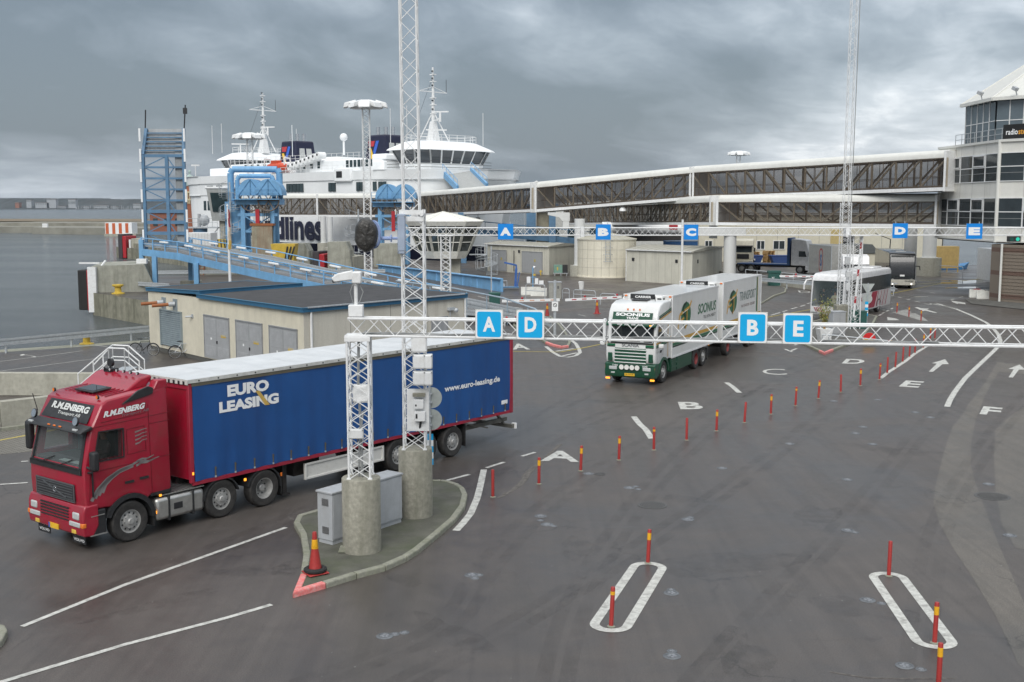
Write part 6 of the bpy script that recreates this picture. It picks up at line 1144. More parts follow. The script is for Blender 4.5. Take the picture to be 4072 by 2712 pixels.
# ---------------------------------------------------------------- terminal building
TB=thing('terminal_building','white panelled terminal building with dark window bands at the right edge','building',(43,101,0))
ft=[V2(42.7,114.5),V2(43,101),V2(47.2,95.0),V2(60,92),V2(75,98),V2(75,125),V2(50,125)];ZB=[5.25,6.53,9.13,10.54,13.07,14.1]
mb=MB();mb.prism([p_.xy[:] for p_ in ft],5.3,14.05);mb.build('wall',panel,TB,world=True,smooth=0,fix=True)
def facade(a,b,nb,openers):
 d_=(b - a);L_=d_.length;d_.normalize();n_=Vector((-d_.y,d_.x,0));n_=-n_ if n_.dot(V2(60,110) - a)>0 else n_;W_=L_/nb;jn,fr,gl=MB(),MB(),MB()
 for z0,z1 in ((ZB[1],ZB[2]),(ZB[3],ZB[4])):
  zm=z0+(z1 - z0)*.52
  for i in range(nb):
   gl=MB();wbox(gl,a,d_,n_,i*W_+.05,(i+1)*W_ - .05,z0+.06,z1 - .06,.0,.03);gw=gl.build('window',wglass,TB,world=True,smooth=0);fr=MB()
   wbox(fr,a,d_,n_,i*W_,i*W_+.06,z0,z1,.0,.08);wbox(fr,a,d_,n_,(i+1)*W_ - .06,(i+1)*W_,z0,z1,.0,.08);wbox(fr,a,d_,n_,i*W_+.06,(i+1)*W_ - .06,z1 - .07,z1,0,.08);wbox(fr,a,d_,n_,i*W_+.06,(i+1)*W_ - .06,z0,z0+.07,0,.09);wbox(fr,a,d_,n_,i*W_+.06,(i+1)*W_ - .06,zm - .04,zm+.04,0,.08)
   if i in openers:
    for s0,s1,q0_,q1_ in ((.1,.2,zm+.1,z1 - .1),(W_ - .2,W_ - .1,zm+.1,z1 - .1),(.1,W_ - .1,zm+.08,zm+.18),(.1,W_ - .1,z1 - .18,z1 - .08)):wbox(fr,a,d_,n_,i*W_+s0,i*W_+s1,q0_,q1_,.08,.13)
   o=fr.build('frame',white,TB,world=True);o.parent=gw
   bl=MB();wbox(bl,a,d_,n_,i*W_+.1,(i+1)*W_ - .1,z0+.75,z0+.80,.03,.045);o=bl.build('rail',mat('inner_rail',(.22,.23,.23),.5),TB,world=True);o.parent=gw
 for i in range(nb+1):
  for z0,z1 in ((ZB[0]+.02,ZB[1]),(ZB[2],ZB[3]),(ZB[4],ZB[5] - .08)):wbox(jn,a,d_,n_,max(0,i*W_ - .012),i*W_+.012,z0,z1,.0,.006)
 jn.build('panel_joint',mat('joint_grey',()),TB,world=True)
facade(ft[0],ft[1],5,(1,3));facade(ft[1],ft[2],3,(1,));facade(ft[2],ft[3],4,(1,))
mb=MB();
for a,b in zip(ft,ft[1:]):mb.bar(xyz(a,14.1),xyz(b,14.1),.35,.22);mb.bar(xyz(a,5.3),xyz(b,5.3),.22,.14)
mb.tube(xyz(ft[1],5.2),xyz(ft[1],14.2),.18,12);mb.build('cornice',roofw,TB,world=True)
mb=MB();c_=V2(60,110);mb.prism([(p_+(c_ - p_)*.01).xy[:] for p_ in ft],5.12,5.22);mb.prism([(p_+(c_ - p_)*.03).xy[:] for p_ in ft],14.0,14.12) ;mb.build('soffit',mat('soffit_brown',(.06,.055,.05),.8),TB,world=True,fix=True)
mb=MB();pn=MB();pts=[V2(44.0,113.8),V2(44.2,102),V2(47.6,96.4),V2(58,94)]
for a,b in zip(pts,pts[1:]):
 n=max(1,round((b - a).length/1.5))
 for i in range(n+1):q_=a.lerp(b,i/n);mb.tube(xyz(q_,14.1),xyz(q_,15.35),.035,5)
 for z in (15.35,14.85):mb.tube(xyz(a,z),xyz(b,z),.03,5)
mb.build('railing',galv,TB,world=True)
BN=thing('banner','black banner with white and orange lettering on the terrace railing of the terminal','banner',(43.5,101.2,14.25));a,b=V2(43.5,101.2),V2(46.65,96.1);d_=(b - a).normalized();n_=Vector((d_.y,-d_.x,0));n_=-n_ if n_.y>0 else n_
wallbox(BN,'cloth',mat('banner_black',(.012,.012,.012),.6),a,d_,n_,-.2,5.0,14.25,15.5,.05,.07);mb=MB();q_=wpt(a,d_,n_,.1,14.6,.08);mb.text('radio',q_,d_*1.15,(0,0,.5),.02);mb.k=1;q_=wpt(a,d_,n_,1.3,14.6,.08);mb.text('stella',q_,d_*1.25,(0,0,.5),.02);mb.k=1
for k in range(5):ang=k*1.25;q_=wpt(a,d_,n_,3.1,14.9,.082);mb.add([q_+d_*.1*math.cos(ang)+Vector((0,0,.1*math.sin(ang))),q_+d_*.42*math.cos(ang - .3)+Vector((0,0,.42*math.sin(ang - .3))),q_+d_*.42*math.cos(ang+.35)+Vector((0,0,.42*math.sin(ang+.35)))],[(0,1,2)])
mb.build('lettering',[sign_white,mat('banner_orange',(.75,.35,.04),.5)],BN,world=True,smooth=0)
PV=thing('roof_pavilion','glass pavilion with white pyramid roof on top of the terminal','building',(44.3,105,14.1));pf=[V2(44.6,113),V2(44.6,106.0),V2(49,101.5),V2(62,101.5),V2(66,108),V2(66,122),V2(50,122)];mb=MB();mb.prism([p_.xy[:] for p_ in pf],14.1,18.1);mb.build('glazing',mat('pavilion_glass',(.10,.13,.15),.08,var=.2,scale=.4,spec=.8),PV,world=True,smooth=0,fix=True)
mb=MB()
for a,b in zip(pf,pf[1:]):
 n=max(1,round((b - a).length/1.35))
 for i in range(n+1):q_=a.lerp(b,i/n);mb.bar(xyz(q_,14.1),xyz(q_,18.1),.1 if i in (0,n) else .06,.1,(1,0,0))
 for z in (16.2,14.2):mb.bar(xyz(a,z),xyz(b,z),.08,.07)
mb.build('frame',white,PV,world=True);mb=MB();ap=Vector((55.5,113,25.5));ec=[p_+(p_ - V2(55,112)).normalized()*.5 for p_ in pf];mb.add([xyz(p_,18.25) for p_ in ec]+[ap],[(i,(i+1) % 7,7) for i in range(7)]);mb.build('roof',mat('pyramid_roof',(.62,.62,.58),.5,var=.05,scale=1),PV,world=True,smooth=0,fix=True)
mb=MB()
for a,b in zip(ec,ec[1:]):mb.bar(xyz(a,18.15),xyz(b,18.15),.3,.3)
for p_ in ec:mb.bar(xyz(p_,18.3),ap,.14,.1)
mb.build('eaves',roofw,PV,world=True)
for x,y in ((44.2,108.3),(45.7,104.3)):mb=MB();mb.tube((x,y,18.3),(x - .3,y - .3,18.9),.05,6);mb.T=Matrix.Translation((x - .35,y - .35,18.9)) @ rot('Z',.6) @ rot('X',R(30));mb.box(-.25,.25,-.2,.2,-.15,.15);mb.build('floodlight',grey,PV,world=True)
GB=thing('garage','brown ribbed brick ground floor under the terminal, at the right edge','building',(43.0,99.6,0));bw=mat('ribbed_brick',(.20,.165,.13),.85,var=.15,scale=6,bump=.4,bscale=30)
t=bw.node_tree;p=t.nodes['Principled BSDF'];c=N(t,'ShaderNodeTexCoord');sx=N(t,'ShaderNodeSeparateXYZ');t.links.new(c.outputs['Object'],sx.inputs[0]);wv=M(t,'SINE',M(t,'MULTIPLY',sx.outputs[2],3.1));mr=N(t,'ShaderNodeMapRange');t.links.new(wv,mr.inputs[0]);mr.inputs[1].default_value=.8;mr.inputs[2].default_value=.86;mx=N(t,'ShaderNodeMix',data_type='RGBA');t.links.new(mr.outputs[0],mx.inputs[0]);mx.inputs[6].default_value=(.21,.175,.14,1);mx.inputs[7].default_value=(.14,.09,.07,1);t.links.new(mx.outputs[2],p.inputs['Base Color'])
gp=[V2(42.85,101.4),V2(43.0,99.6),V2(47.6,92.5),V2(62,90),V2(72,100),V2(60,104),V2(44,103)];mb=MB();mb.prism([p_.xy[:] for p_ in gp],-.1,5.0);mb.build('wall',bw,GB,world=True,smooth=0,fix=True)
mb=MB();
for z in [.3*i for i in range(1,17)]:mb.bar(xyz(gp[1]+V2(-.01,-.02),z),xyz(gp[2]+V2(-.01,-.02),z),.04,.025)
mb.build('rib',bw,GB,world=True);mb=MB();mb.tube((42.9,99.35,0),(42.9,99.35,5.1),.1,10);mb.build('downpipe',roofw,GB,world=True);d_=(gp[2] - gp[1]).normalized();wallbox(GB,'vent',dark,gp[1],d_,Vector((d_.y,-d_.x,0)) if Vector((d_.y,-d_.x,0)).x<0 else Vector((-d_.y,d_.x,0)),2.7,2.95,2.3,3.0,.0,.08)
SL=sheet('pavement',None,mat('dark_paving',()),.05,pts=[(42.6,100.5),(40.8,101.8),(39.5,97),(43,88),(48,84),(50,92),(43.2,99.4)])
T_=thing('traffic_signal','small traffic signal with green lamp under the terminal, on the far gantry beam','signal',A(4035,951,76.6));mb=MB();mb.box(-.42,.42,0,.3,-.18,.2);mb.build('housing',dark,T_,bevel=.03);lamp_round(T_,'green_lamp',(.2,-.02,0),.13,mat('green_lens',(.02,.35,.25),.3,emit=.6),(0,-1,0));lamp_round(T_,'dark_lamp',(-.2,-.02,0),.13,mat('green_dark',(.01,.08,.06),.3),(0,-1,0))
T_=thing('kiosk','white shop front with a large window under the terminal','kiosk',(54.5,126,0));mb=MB();mb.box(-.3,9,0,6,0,3.6);mb.build('wall',white,T_,fix=True);small(T_,'window',wglass,(1.0,4.2,-.04,0,.7,3.0));small(T_,'window_frame',white,(.9,1.0,-.08,0,.6,3.1),(4.2,4.3,-.08,0,.6,3.1),(1.0,4.2,-.08,0,3.0,3.1));small(T_,'poster',mat('pink_poster',(.5,.25,.35),.6),(1.2,1.6,-.06,-.045,1.0,2.4))
T_=thing('crate','large yellow ochre crate on legs by the quay under the terminal','crate',A(3770,1015,145));T_.location.z=0;small(T_,'panel',mat('ochre_board',(.45,.32,.12),.7),(0,2.9,0,.2,.5,3.2),(0,2.9,1.6,1.8,.5,3.2),(0,2.9,0,1.8,3.2,3.3));small(T_,'leg',mat('ochre_board',()),(0,.12,-.02,.1,0,.5),(2.78,2.9,-.02,.1,0,.5),(1.4,1.5,-.02,.1,0,3.2))
T_.location.x -=1.5
# ---------------------------------------------------------------- ferry
SH=thing('ferry','large white double ended ferry with two navy funnels and blue lettering on its hull','ferry',(-39,227,0),R(-45))
def outline(L_,W_,taper,tip,n=6):
 pts=[];l0,t0=L_,taper
 for sx_ in (1,-1):
  L_,taper=(l0,t0) if sx_>0 else (38+(l0 - 50)*.5,20)
  for i in range(n+1):
   t_=i/n;x=taper+(L_ - taper)*t_;y=W_ - (W_ - tip)*(t_**2.0);pts.append((sx_*x,-sx_*y))
  for i in range(n,-1,-1):
   t_=i/n;x=taper+(L_ - taper)*t_;y=W_ - (W_ - tip)*(t_**2.0);pts.append((sx_*x,sx_*y))
 return pts
def deck(name,o0,z0,o1,z1,m,bevel=0):mb=MB();mb.loft([[(x,y,z0) for x,y in o0],[(x,y,z1) for x,y in o1]]);return mb.build(name,m,SH,smooth=30,fix=True)
deck('lower_hull',outline(47,12.5,33,1.2),-3,outline(50,14,35,1.8),1.8,navy);deck('hull',outline(50,14,35,1.8),1.8,outline(51.5,14,37,2.4),10.6,shipw)
deck('upper_hull',outline(51.5,14.15,37,2.5),10.6,outline(52.2,14.2,37,2.8),12.9,shipw);deck('bulwark',outline(52.4,14.4,37,3),12.9,outline(52.8,14.5,38,3.2),14.4,shipw)
mb=MB();mb.box(-12,30,-12,12,14.4,16.6);mb.box(-25,-12,-9,9,14.4,16.2);mb.box(30,34,-10,10,14.4,16.2);mb.box(3,14,-5,5,16.6,17.6);mb.box(27,31,-7,7,16.6,17.6);mb.build('deckhouse',shipw,SH,bevel=.25,seg=2)
shwin=mat('ship_window',(.03,.05,.055),.1,var=.3,scale=.6)
def wins(xs,z0,z1,y=-14.2,w_=.95):
 mb=MB()
 for x in xs:mb.box(x,x+w_,y - .06,y+.05,z0,z1)
 return mb
mb=wins([-17,-15.8,-13.5,-12.3,2.0,3.1,7.2,8.3,11.0,12.1,13.2,14.3,15.4,24.0,25.1,32.0,33.1,36.5,38.0,39.1],11.0,12.5,-14.28);mb.build('window',shwin,SH)
mb=wins([26.2+i*1.1 for i in range(7)]+[-6.5+i*2.2 for i in range(12)],15.2,16.4,-12.02,.7);mb.build('window',shwin,SH)
mb=wins([-19+i*1.5 for i in range(5)],7.6,9.5,-13.98,1.0);mb.build('window',shwin,SH)
mb=MB()
for z in (10.55,12.85,14.42):
 o_=outline(51.7 if z<11 else 52.8,14.25 if z<13 else 14.6,37,2.5 if z<11 else 3.2);
 for a,b in zip(o_,o_[1:]):mb.bar((*a,z),(*b,z),.22,.12)
mb.build('deck_edge',mat('deck_edge_grey',(.55,.57,.58),.5),SH)
mb=MB()
for x in (-14,-5,20.4):mb.box(x,x+.06,-14.06,-13.98,1.8,10.6)
mb.build('hull_seam',mat('deck_edge_grey',()),SH)
def wheelhouse(cx,sgn):
 w2,dp=(8.6,4.2) if sgn>0 else (7.2,3.8)
 def oct_(w_,d_):return [(cx - d_,-w_+2.2),(cx - d_+1.5,-w_),(cx+d_ - 1.5,-w_),(cx+d_,-w_+2.2),(cx+d_,w_ - 2.2),(cx+d_ - 1.5,w_),(cx - d_+1.5,w_),(cx - d_,w_ - 2.2)]
 def ring(w_,d_,z):return [(x,y,z) for x,y in oct_(w_,d_)]
 mb=MB();mb.loft([ring(w2 - .9,dp - .7,14.4),ring(w2 - .7,dp - .5,15.7)]);wh=mb.build('wheelhouse',shipw,SH,smooth=0,fix=True)
 mb=MB();mb.loft([ring(w2 - .8,dp - .6,15.7),ring(w2+.1,dp+.2,17.9)]);mb.build('bridge_glazing',mat('bridge_glass',(.03,.04,.05),.07,var=.4,scale=.3,spec=.8),SH,smooth=0,fix=True)
 mb=MB();r0,r1=ring(w2 - .75,dp - .55,15.7),ring(w2+.15,dp+.25,17.9)
 for i in range(8):
  n=5 if i in (3,7) else (2 if i in (1,5) else 1)
  for k in range(n+1):a,b=Vector(r0[i]).lerp(Vector(r0[(i+1) % 8]),k/n),Vector(r1[i]).lerp(Vector(r1[(i+1) % 8]),k/n);mb.bar(a,b,.26,.14)
 mb.build('window_post',white,SH)
 mb=MB();mb.loft([ring(w2+.9,dp+.9,17.9),ring(w2+.7,dp+.7,18.15),ring(w2 - 1.6,dp - 1.2,19.4),ring(w2 - 3,dp - 2.2,19.6)]);mb.build('bridge_roof',shipw,SH,smooth=0,fix=True)
 mb=MB();q_=ring(w2 - 1.8,dp - 1.2,19.5)
 for i in range(8):
  a,b=Vector(q_[i]),Vector(q_[(i+1) % 8])
  for h in (.6,1.1):mb.tube(a+Vector((0,0,h)),b+Vector((0,0,h)),.05,4)
  n=max(1,round((b - a).length/1.8))
  for k in range(n):c_=a.lerp(b,k/n);mb.tube(c_,c_+Vector((0,0,1.1)),.05,4)
 mb.build('roof_railing',white,SH)
 mb=MB();q_=ring(w2+1.0,dp+.6,15.0)
 for i in (1,2,3):
  a,b=Vector(q_[i]),Vector(q_[(i+1) % 8])
  for h in (0,.5,1.0):mb.tube(a+Vector((0,0,h)),b+Vector((0,0,h)),.05,4)
 mb.build('catwalk_railing',dark,SH)
 mx_=cx - sgn*2.2;mb=MB();mb.loft([[(mx_+a*1.0,b*.8,19.4) for a,b in ((-1,-1),(1,-1),(1,1),(-1,1))],[(mx_+a*.45,b*.4,23.2) for a,b in ((-1,-1),(1,-1),(1,1),(-1,1))]]);mb.tube((mx_,0,23),(mx_,0,32.5 if sgn>0 else 31.8),.34,8,.16)
 mb.bar((mx_,-3.2,28.3),(mx_,3.2,28.3),.16,.16);mb.bar((mx_,-3.2,28.3),(mx_,0,29.2),.08,.08);mb.bar((mx_,3.2,28.3),(mx_,0,29.2),.08,.08);mb.bar((mx_ - 3,-1,19.6),(mx_,0,25),.16,.16);mb.bar((mx_+3,1,19.6),(mx_,0,25),.16,.16)
 for z in (24.5,26,27.2,30,31.2):mb.box(mx_ - .5,mx_+.5,-.35,.35,z,z+.15);
 mb.build('mast',white,SH);mb=MB()
 for z in (25.2,26.7,30.5,31.7,29.3):mb.box(mx_+.1,mx_+.4,-.45,-.25,z,z+.22)
 mb.tube((mx_,3.1,28.3),(mx_,3.1,30.6),.04,4);mb.tube((mx_ - 3,-3,19.6),(mx_,0,31),.03,3);mb.build('mast_lamp',dark,SH)
 mb=MB();mb.tube((cx+2*sgn,-3,19.6),(cx+2*sgn,-3,21.2),.15,6);mb.T=Matrix.Translation((cx+2*sgn,-3,21.3)) @ rot('Z',1.0);mb.box(-1.8,1.8,-.12,.12,0,.22);mb.T=Matrix.Translation((mx_+2.4,-.5,24.6)) @ rot('Z',.6);mb.box(-1.5,1.5,-.12,.12,0,.22);mb.T=Matrix();mb.tube((mx_+2.4,-.5,23),(mx_+2.4,-.5,24.6),.2,6);mb.bar((mx_,0,23.2),(mx_+2.4,-.5,23.6),.3,.2);mb.build('radar',white,SH)
 for x,y in ((cx - 3,-9),(cx+3.2,-10.5),(cx+1,9)):mb=MB();mb.tube((x,y,19.2),(x,y,25),.05,4);mb.build('aerial',white,SH)
wheelhouse(37.8,1);wheelhouse(-20.5,-1)
def funnel(cx):
 T=MB();b=[(-3.1,-2.6),(3.1,-2.6),(3.1,2.6),(-3.1,2.6)];T.loft([[(cx+x,y,16.2) for x,y in b],[(cx+x*.78,y*.86,21.4) for x,y in b]]);f_=T.build('funnel',navy,SH,smooth=0,bevel=.3,seg=2,fix=True)
 mb=MB()
 def P(x,z,off=.06):
  t_=(z - 16.2)/5.2;return (cx+x,-2.6*(1 - .14*t_) - off,z)
 mb.k=0;mb.add([P(-2.1,20.3),P(-.2,20.3),P(-.5,19.3),P(-1.9,19.3)],[(3,2,1,0)]);mb.k=1;mb.add([P(-2.0,19.0),P(-1.2,19.0),P(-.3,17.3),P(-.9,16.7)],[(3,2,1,0)]);mb.k=2;mb.add([P(.1,20.3),P(1.0,20.3),P(-.1,17.5),P(-.6,18.3)],[(3,2,1,0)]);o=mb.build('emblem',[mat('emblem_crimson',(.45,.04,.05),.4),mat('emblem_yellow',(.75,.48,.05),.4),mat('emblem_blue2',(.04,.12,.50),.4)],SH,smooth=0)
 mb=MB();mb.k=0
 def Q(y,z,off=.06):t_=(z - 16.2)/5.2;return (cx+3.1*(1 - .22*t_)+off,y,z)
 mb.add([Q(-1.6,17.6),Q(-.2,17.6),Q(-.2,19.9),Q(-1.4,19.9)],[(0,1,2,3)]);mb.add([Q(.2,17.6),Q(1.6,17.6),Q(1.4,19.9),Q(.2,19.9)],[(0,1,2,3)]);mb.build('funnel_louvre',mat('louvre_silver',(.45,.46,.45),.5),SH,smooth=0)
 mb=MB()
 for x,y in ((-1.2,-.8),(.1,.0),(1.3,.7)):mb.tube((cx+x,y,21.3),(cx+x,y,22.9),.42,12)
 mb.build('exhaust_pipe',chrome,SH)
funnel(22.3);funnel(-6)
mb=MB();mb.k=0;mb.text('Scandlines',(-5.5,-14.22,2.3),(27.5,0,0),(0,0,5.0),.035);mb.v=[Vector((v.x,v.y,v.z)) for v in mb.v];mb.build('lettering',navy,SH,smooth=0)
mb=MB();mb.loft([[(-3.2+.2,y,15.6) for y in (-13.6,-12.6)]+[(-3.0,-12.6,16.4),(-3.0,-13.6,16.4)],[(3.2,-13.6,15.6),(3.2,-12.6,15.6),(3.2,-12.6,16.4),(3.2,-13.6,16.4)]]) if False else mb.loft([[(s*3.3+6.5,-13.2+.8*k*math.cos(R(a)),15.7+.75*k*math.sin(R(a))) for a in range(0,360,30)] for s,k in ((-1,.25),(-.8,.75),(-.4,1.05),(.4,1.05),(.8,.75),(1,.25))]);mb.box(5.2,7.2,-13.7,-12.7,16.3,16.9);mb.build('lifeboat',orange,SH,smooth=50)
mb=MB();mb.path([(3.2,-12,14.4),(3.2,-12.6,17.2),(3.2,-13.8,17.3),(3.2,-13.8,16)],.14,6);mb.path([(9.8,-12,14.4),(9.8,-12.6,17.2),(9.8,-13.8,17.3),(9.8,-13.8,16)],.14,6);mb.build('davit',white,SH)
mb=MB();mb.tube((0,-.75,0),(0,.75,0),.62,12);mb.k=1;mb.tube((-.1,-.80,.12),(-.1,-.76,.12),.22,8);lr=mb.build('raft_canister',[sign_white,dark],SH);lr.location=(11.5,-13.3,15.6)
copies(lr,SH,[(11.5+i*1.15,-13.3+.1*i,15.6+i*.26) for i in range(1,8)]+[(1.2,-13.3,15.4)])
mb=MB()
for zz,yy_,xs0,xs1 in ((14.4,-14.1,9,30),(16.6,-11.8,-12,30)):
 for h in (.55,1.1):mb.tube((xs0,yy_,zz+h),(xs1,yy_,zz+h),.04,4)
 x=xs0
 while x<=xs1:mb.tube((x,yy_,zz),(x,yy_,zz+1.1),.04,4);x+=1.6
mb.build('railing',white,SH)
mb=MB();mb.tube((13.5,-3,18),(13.5,-3,20.8),.2,8);mb.sphere((13.5,-3,21.3),.75,12);mb.tube((1,-6,18),(1,-6,24),.06,5);mb.build('radome',shipw,SH)
mb=MB();mb.box(26.2,31,-14.75,-14.2,12.6,14.9);mb.build('wing_cabin',shipw,SH,bevel=.2);mb=MB();mb.box(27,28.6,-14.8,-14.74,13.3,14.4);mb.build('window',dark,SH)
BRP=thing('boarding_ramp','small blue boarding ramp with a grey deck sloping down at the ferry bow','ramp',(-9,188,12));mb=MB();q=[Vector(v) for v in ((-11.4,188,13.9),(-8.6,180,11.2),(-3.9,179,11.5),(-6.7,187,14.2))]
mb.bar(q[0],q[1],.35,1.0);mb.bar(q[3],q[2],.35,1.0);mb.k=1;mb.quad(*q);mb.k=0
for a,b in ((q[0],q[1]),(q[3],q[2])):
 for k in range(5):c_=a.lerp(b,k/4);mb.tube(c_,c_+Vector((0,0,1.4)),.05,4)
 mb.tube(a+Vector((0,0,1.4)),b+Vector((0,0,1.4)),.05,4);mb.bar(b,b - Vector((0,0,3)),.3,.3)
mb.build('deck',[rblue,mat('ramp_grey',(.35,.36,.35),.6)],BRP,world=True)
# ---------------------------------------------------------------- near blue road bridge with its raised flap
BR=thing('vehicle_ramp','light blue steel vehicle ramp climbing to the raised flap at the quay','ramp',(-38,117,0))
nr=[(-38.1,116.6,3.95),(-32.7,111.4,3.7),(-26.9,105.7,3.0),(-15.5,94.6,1.75),(-6.5,86.0,.9),(2.5,77.2,.05)];fr_=[(-33.5,117.6,3.95),(-29.4,113.8,3.6),(-22.4,107.5,2.95),(-11.9,98.1,1.45),(-5.5,90.8,.75),(1.0,84,.05)]
nr=[Vector(v) for v in nr];fr_=[Vector(v) for v in fr_];up=Vector((0,0,1))
mb=MB();n=len(nr);mb.add([tuple(v) for v in nr+fr_],[(i,i+1,n+i+1,n+i) for i in range(n - 1)]);mb.add([tuple(v - up*.14) for v in nr+fr_],[(i+1,i,n+i,n+i+1) for i in range(n - 1)]);mb.build('deck',mat('ramp_deck',(.17,.17,.17),.8,var=.2),BR,world=True,smooth=0)
def ribbon_beam(mb,pts,h0,h1,off,th):
 for a,b in zip(pts,pts[1:]):
  d_=(b - a);nn=Vector((d_.y,-d_.x,0)).normalized()*off;t2=nn.normalized()*th if off else Vector((d_.y,-d_.x,0)).normalized()*th
  mb.add([a+nn+up*h0,b+nn+up*h0,b+nn+up*h1,a+nn+up*h1,a+nn+t2+up*h0,b+nn+t2+up*h0,b+nn+t2+up*h1,a+nn+t2+up*h1],[(0,1,2,3),(7,6,5,4),(0,4,5,1),(2,6,7,3),(0,3,7,4),(1,5,6,2)])
mb=MB();ribbon_beam(mb,nr[:5],-.55,.12,.08,.12);ribbon_beam(mb,fr_[:5],-.55,.12,-.08,-.12);
for i in range(14):
 t_=i/13*3.6;k=int(t_);a,b=nr[k].lerp(nr[k+1],t_ - k),fr_[k].lerp(fr_[k+1],t_ - k);mb.bar(a - up*.35,b - up*.35,.2,.4)
mb.build('girder',rblue,BR,world=True)
def along(pts,step,s0=0.,s1=1e9):
 out_,acc=[],0.
 for a,b in zip(pts,pts[1:]):
  L_=(b - a).length;s=-acc % step if acc else 0.
  while s<L_:
   if s0<=acc+s<=s1:out_.append((a.lerp(b,s/L_),(b - a).normalized()))
   s+=step
  acc+=L_
 return out_
def wbeam(mb,pts,h,off,th=.05):
 for dz in (-.13,0,.13):
  for a,b in zip(pts,pts[1:]):
   d_=(b - a);nn=Vector((d_.y,-d_.x,0)).normalized();nn2=nn*off
   o_=.03 if dz==0 else .07;mb.bar(a+nn2+nn*o_+up*(h+dz),b+nn2+nn*o_+up*(h+dz),.03,.13,(0,0,1))
for pts,sg in ((nr,1),(fr_,-1)):
 sp=pts[:5];mb=MB()
 for a,b in zip(sp,sp[1:]):mb.tube(a+up*1.2,b+up*1.2,.055,6);mb.tube(a+up*.62,b+up*.62,.035,5)
 for q_,d_ in along(sp,2.4):mb.bar(q_ - up*.1,q_+up*1.2,.10,.08)
 mb.build('railing',rblue,BR,world=True)
 mb=MB();wbeam(mb,pts,.55,-.22*sg)
 mb.build('guard_rail',galv,BR,world=True)
 for q_,d_ in along(sp,4.8,1.2):mb=MB();o_=Vector((d_.y,-d_.x,0))*.1;mb.bar(q_+up*1.02 - d_*.75+o_,q_+up*1.02+d_*.75+o_,.18,.16);mb.build('lamp_tube',sign_white,BR,world=True,bevel=.03)
mb=MB()
for x,y,z in ((-38.0,116.4,5.0),(-33.3,117.4,5.0),(-35.6,112.9,3.4),(-30.2,108.4,3.0),(-20.2,99.6,1.9)):mb.box(x - .22,x+.22,y - .22,y+.22,0,z)
mb.build('leg',rblue,BR,world=True)
mb=MB()
for x,y in ((-38.0,116.4),(-33.3,117.4)):mb.lathe([(.001,0)],3,cap=False) if False else mb.box(x - .9,x+.9,y - .9,y+.9,0,.75)
mb.build('footing',conc_pale,BR,world=True,bevel=.05)
fx0,fx1,fy,fz0,fz1,fz2=-37.75,-33.6,117.2,4.0,13.6,16.3
mb=MB()
for x in (fx0,fx1):mb.bar((x,fy,fz0),(x,fy,fz1),.28,.35,(0,1,0));mb.bar((x,fy,fz1),(x+(.15 if x<-35 else -.15),fy+.9,fz2),.28,.3,(0,1,0))
xm=-35.35;mb.bar((xm,fy,fz0),(xm,fy,fz1),.32,.3,(0,1,0))
for i in range(9):z=fz0+.5+i*1.12;mb.bar((fx0,fy,z),(fx1,fy,z),.2 if i>3 else .34,.2,(0,1,0))
for i in range(8):
 z=fz0+.5+i*1.12;a,b=(fx0,xm) if i % 2 else (xm,fx0);mb.bar((a,fy,z),(b,fy,z+1.12),.09,.1,(0,1,0));a,b=(xm,-34.6) if i % 2 else (-34.6,xm);mb.bar((b,fy,z),(a,fy,z+1.12),.09,.1,(0,1,0))
for i in range(6):z=fz1+i*.45;mb.bar((fx0+.1,fy+i*.15,z),(fx1 - .1,fy+i*.15,z),.12,.12,(0,1,0))
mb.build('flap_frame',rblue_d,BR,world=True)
mb=MB();mb.box(-34.55,-33.75,fy+.14,fy+.22,fz0,fz1);mb.add([(-34.55,fy+.2,fz1),(-33.75,fy+.2,fz1),(-33.85,fy+1.1,fz2),(-34.6,fy+1.1,fz2)],[(0,1,2,3)]);mb.add([(fx0,fy+.3,fz1),(-34.6,fy+.3,fz1),(-34.6,fy+1.15,fz2),(fx0+.2,fy+1.15,fz2)],[(0,1,2,3)]);mb.build('flap_plate',mat('flap_plate',(.30,.32,.33),.6,dirt=(.15,.16,.17),dscale=1,damt=.7,streak=True),BR,world=True,smooth=0)
mb=MB();mb.add([(fx0,fy+.24,fz0),(-34.6,fy+.24,fz0),(-34.6,fy+.24,fz1),(fx0,fy+.24,fz1)],[(0,1,2,3)]);mb.build('flap_mesh',mat('flap_grating',(.10,.14,.19),.7,alpha=.16),BR,world=True,smooth=0)
mb=MB();mb.box(-.09,.09,-.08,.08,0,1.3);el_=mb.build('edge_lamp',sign_white,BR);bo=BR.location;el_.location=Vector((-37.95,fy - .2,4.7)) - bo
copies(el_,BR,[Vector((sx_,fy - .2,4.7+i*2.05)) - bo for sx_ in (-37.95,-33.42) for i in range(6)][1:])
mb=MB();mb.tube((-37.7,fy+.9,fz2),(-37.6,fy+.9,fz2+1.9),.07,5);mb.tube((-33.7,fy+.9,fz2),(-33.5,fy+.9,fz2+2.4),.07,5);mb.box(-33.75,-33.35,fy+.8,fy+1.0,fz2+1.5,fz2+2.1);mb.build('warning_mast',dark,BR,world=True)
LR=thing('link_ramp','long light blue steel ramp girder lying beyond the cream building','ramp',(-1.1,111,0));a,b=Vector((-1.1,111.3,0)),Vector((-17.6,149,0));d_=(b - a).normalized();nn=Vector((-d_.y,d_.x,0));mb=MB()
for off in (0,):
 p0,p1=a - nn*off,b - nn*off;mb.add([p0+d_*.0,p1+up*-.9,p1+up*.75,p0+up*1.25,p0 - nn*.25,p1 - nn*.25+up*-.9,p1 - nn*.25+up*.75,p0 - nn*.25+up*1.25],[(0,1,2,3),(7,6,5,4),(0,4,5,1),(2,6,7,3),(0,3,7,4),(1,5,6,2)])
mb.build('girder',rblue,LR,world=True,fix=True);mb=MB()
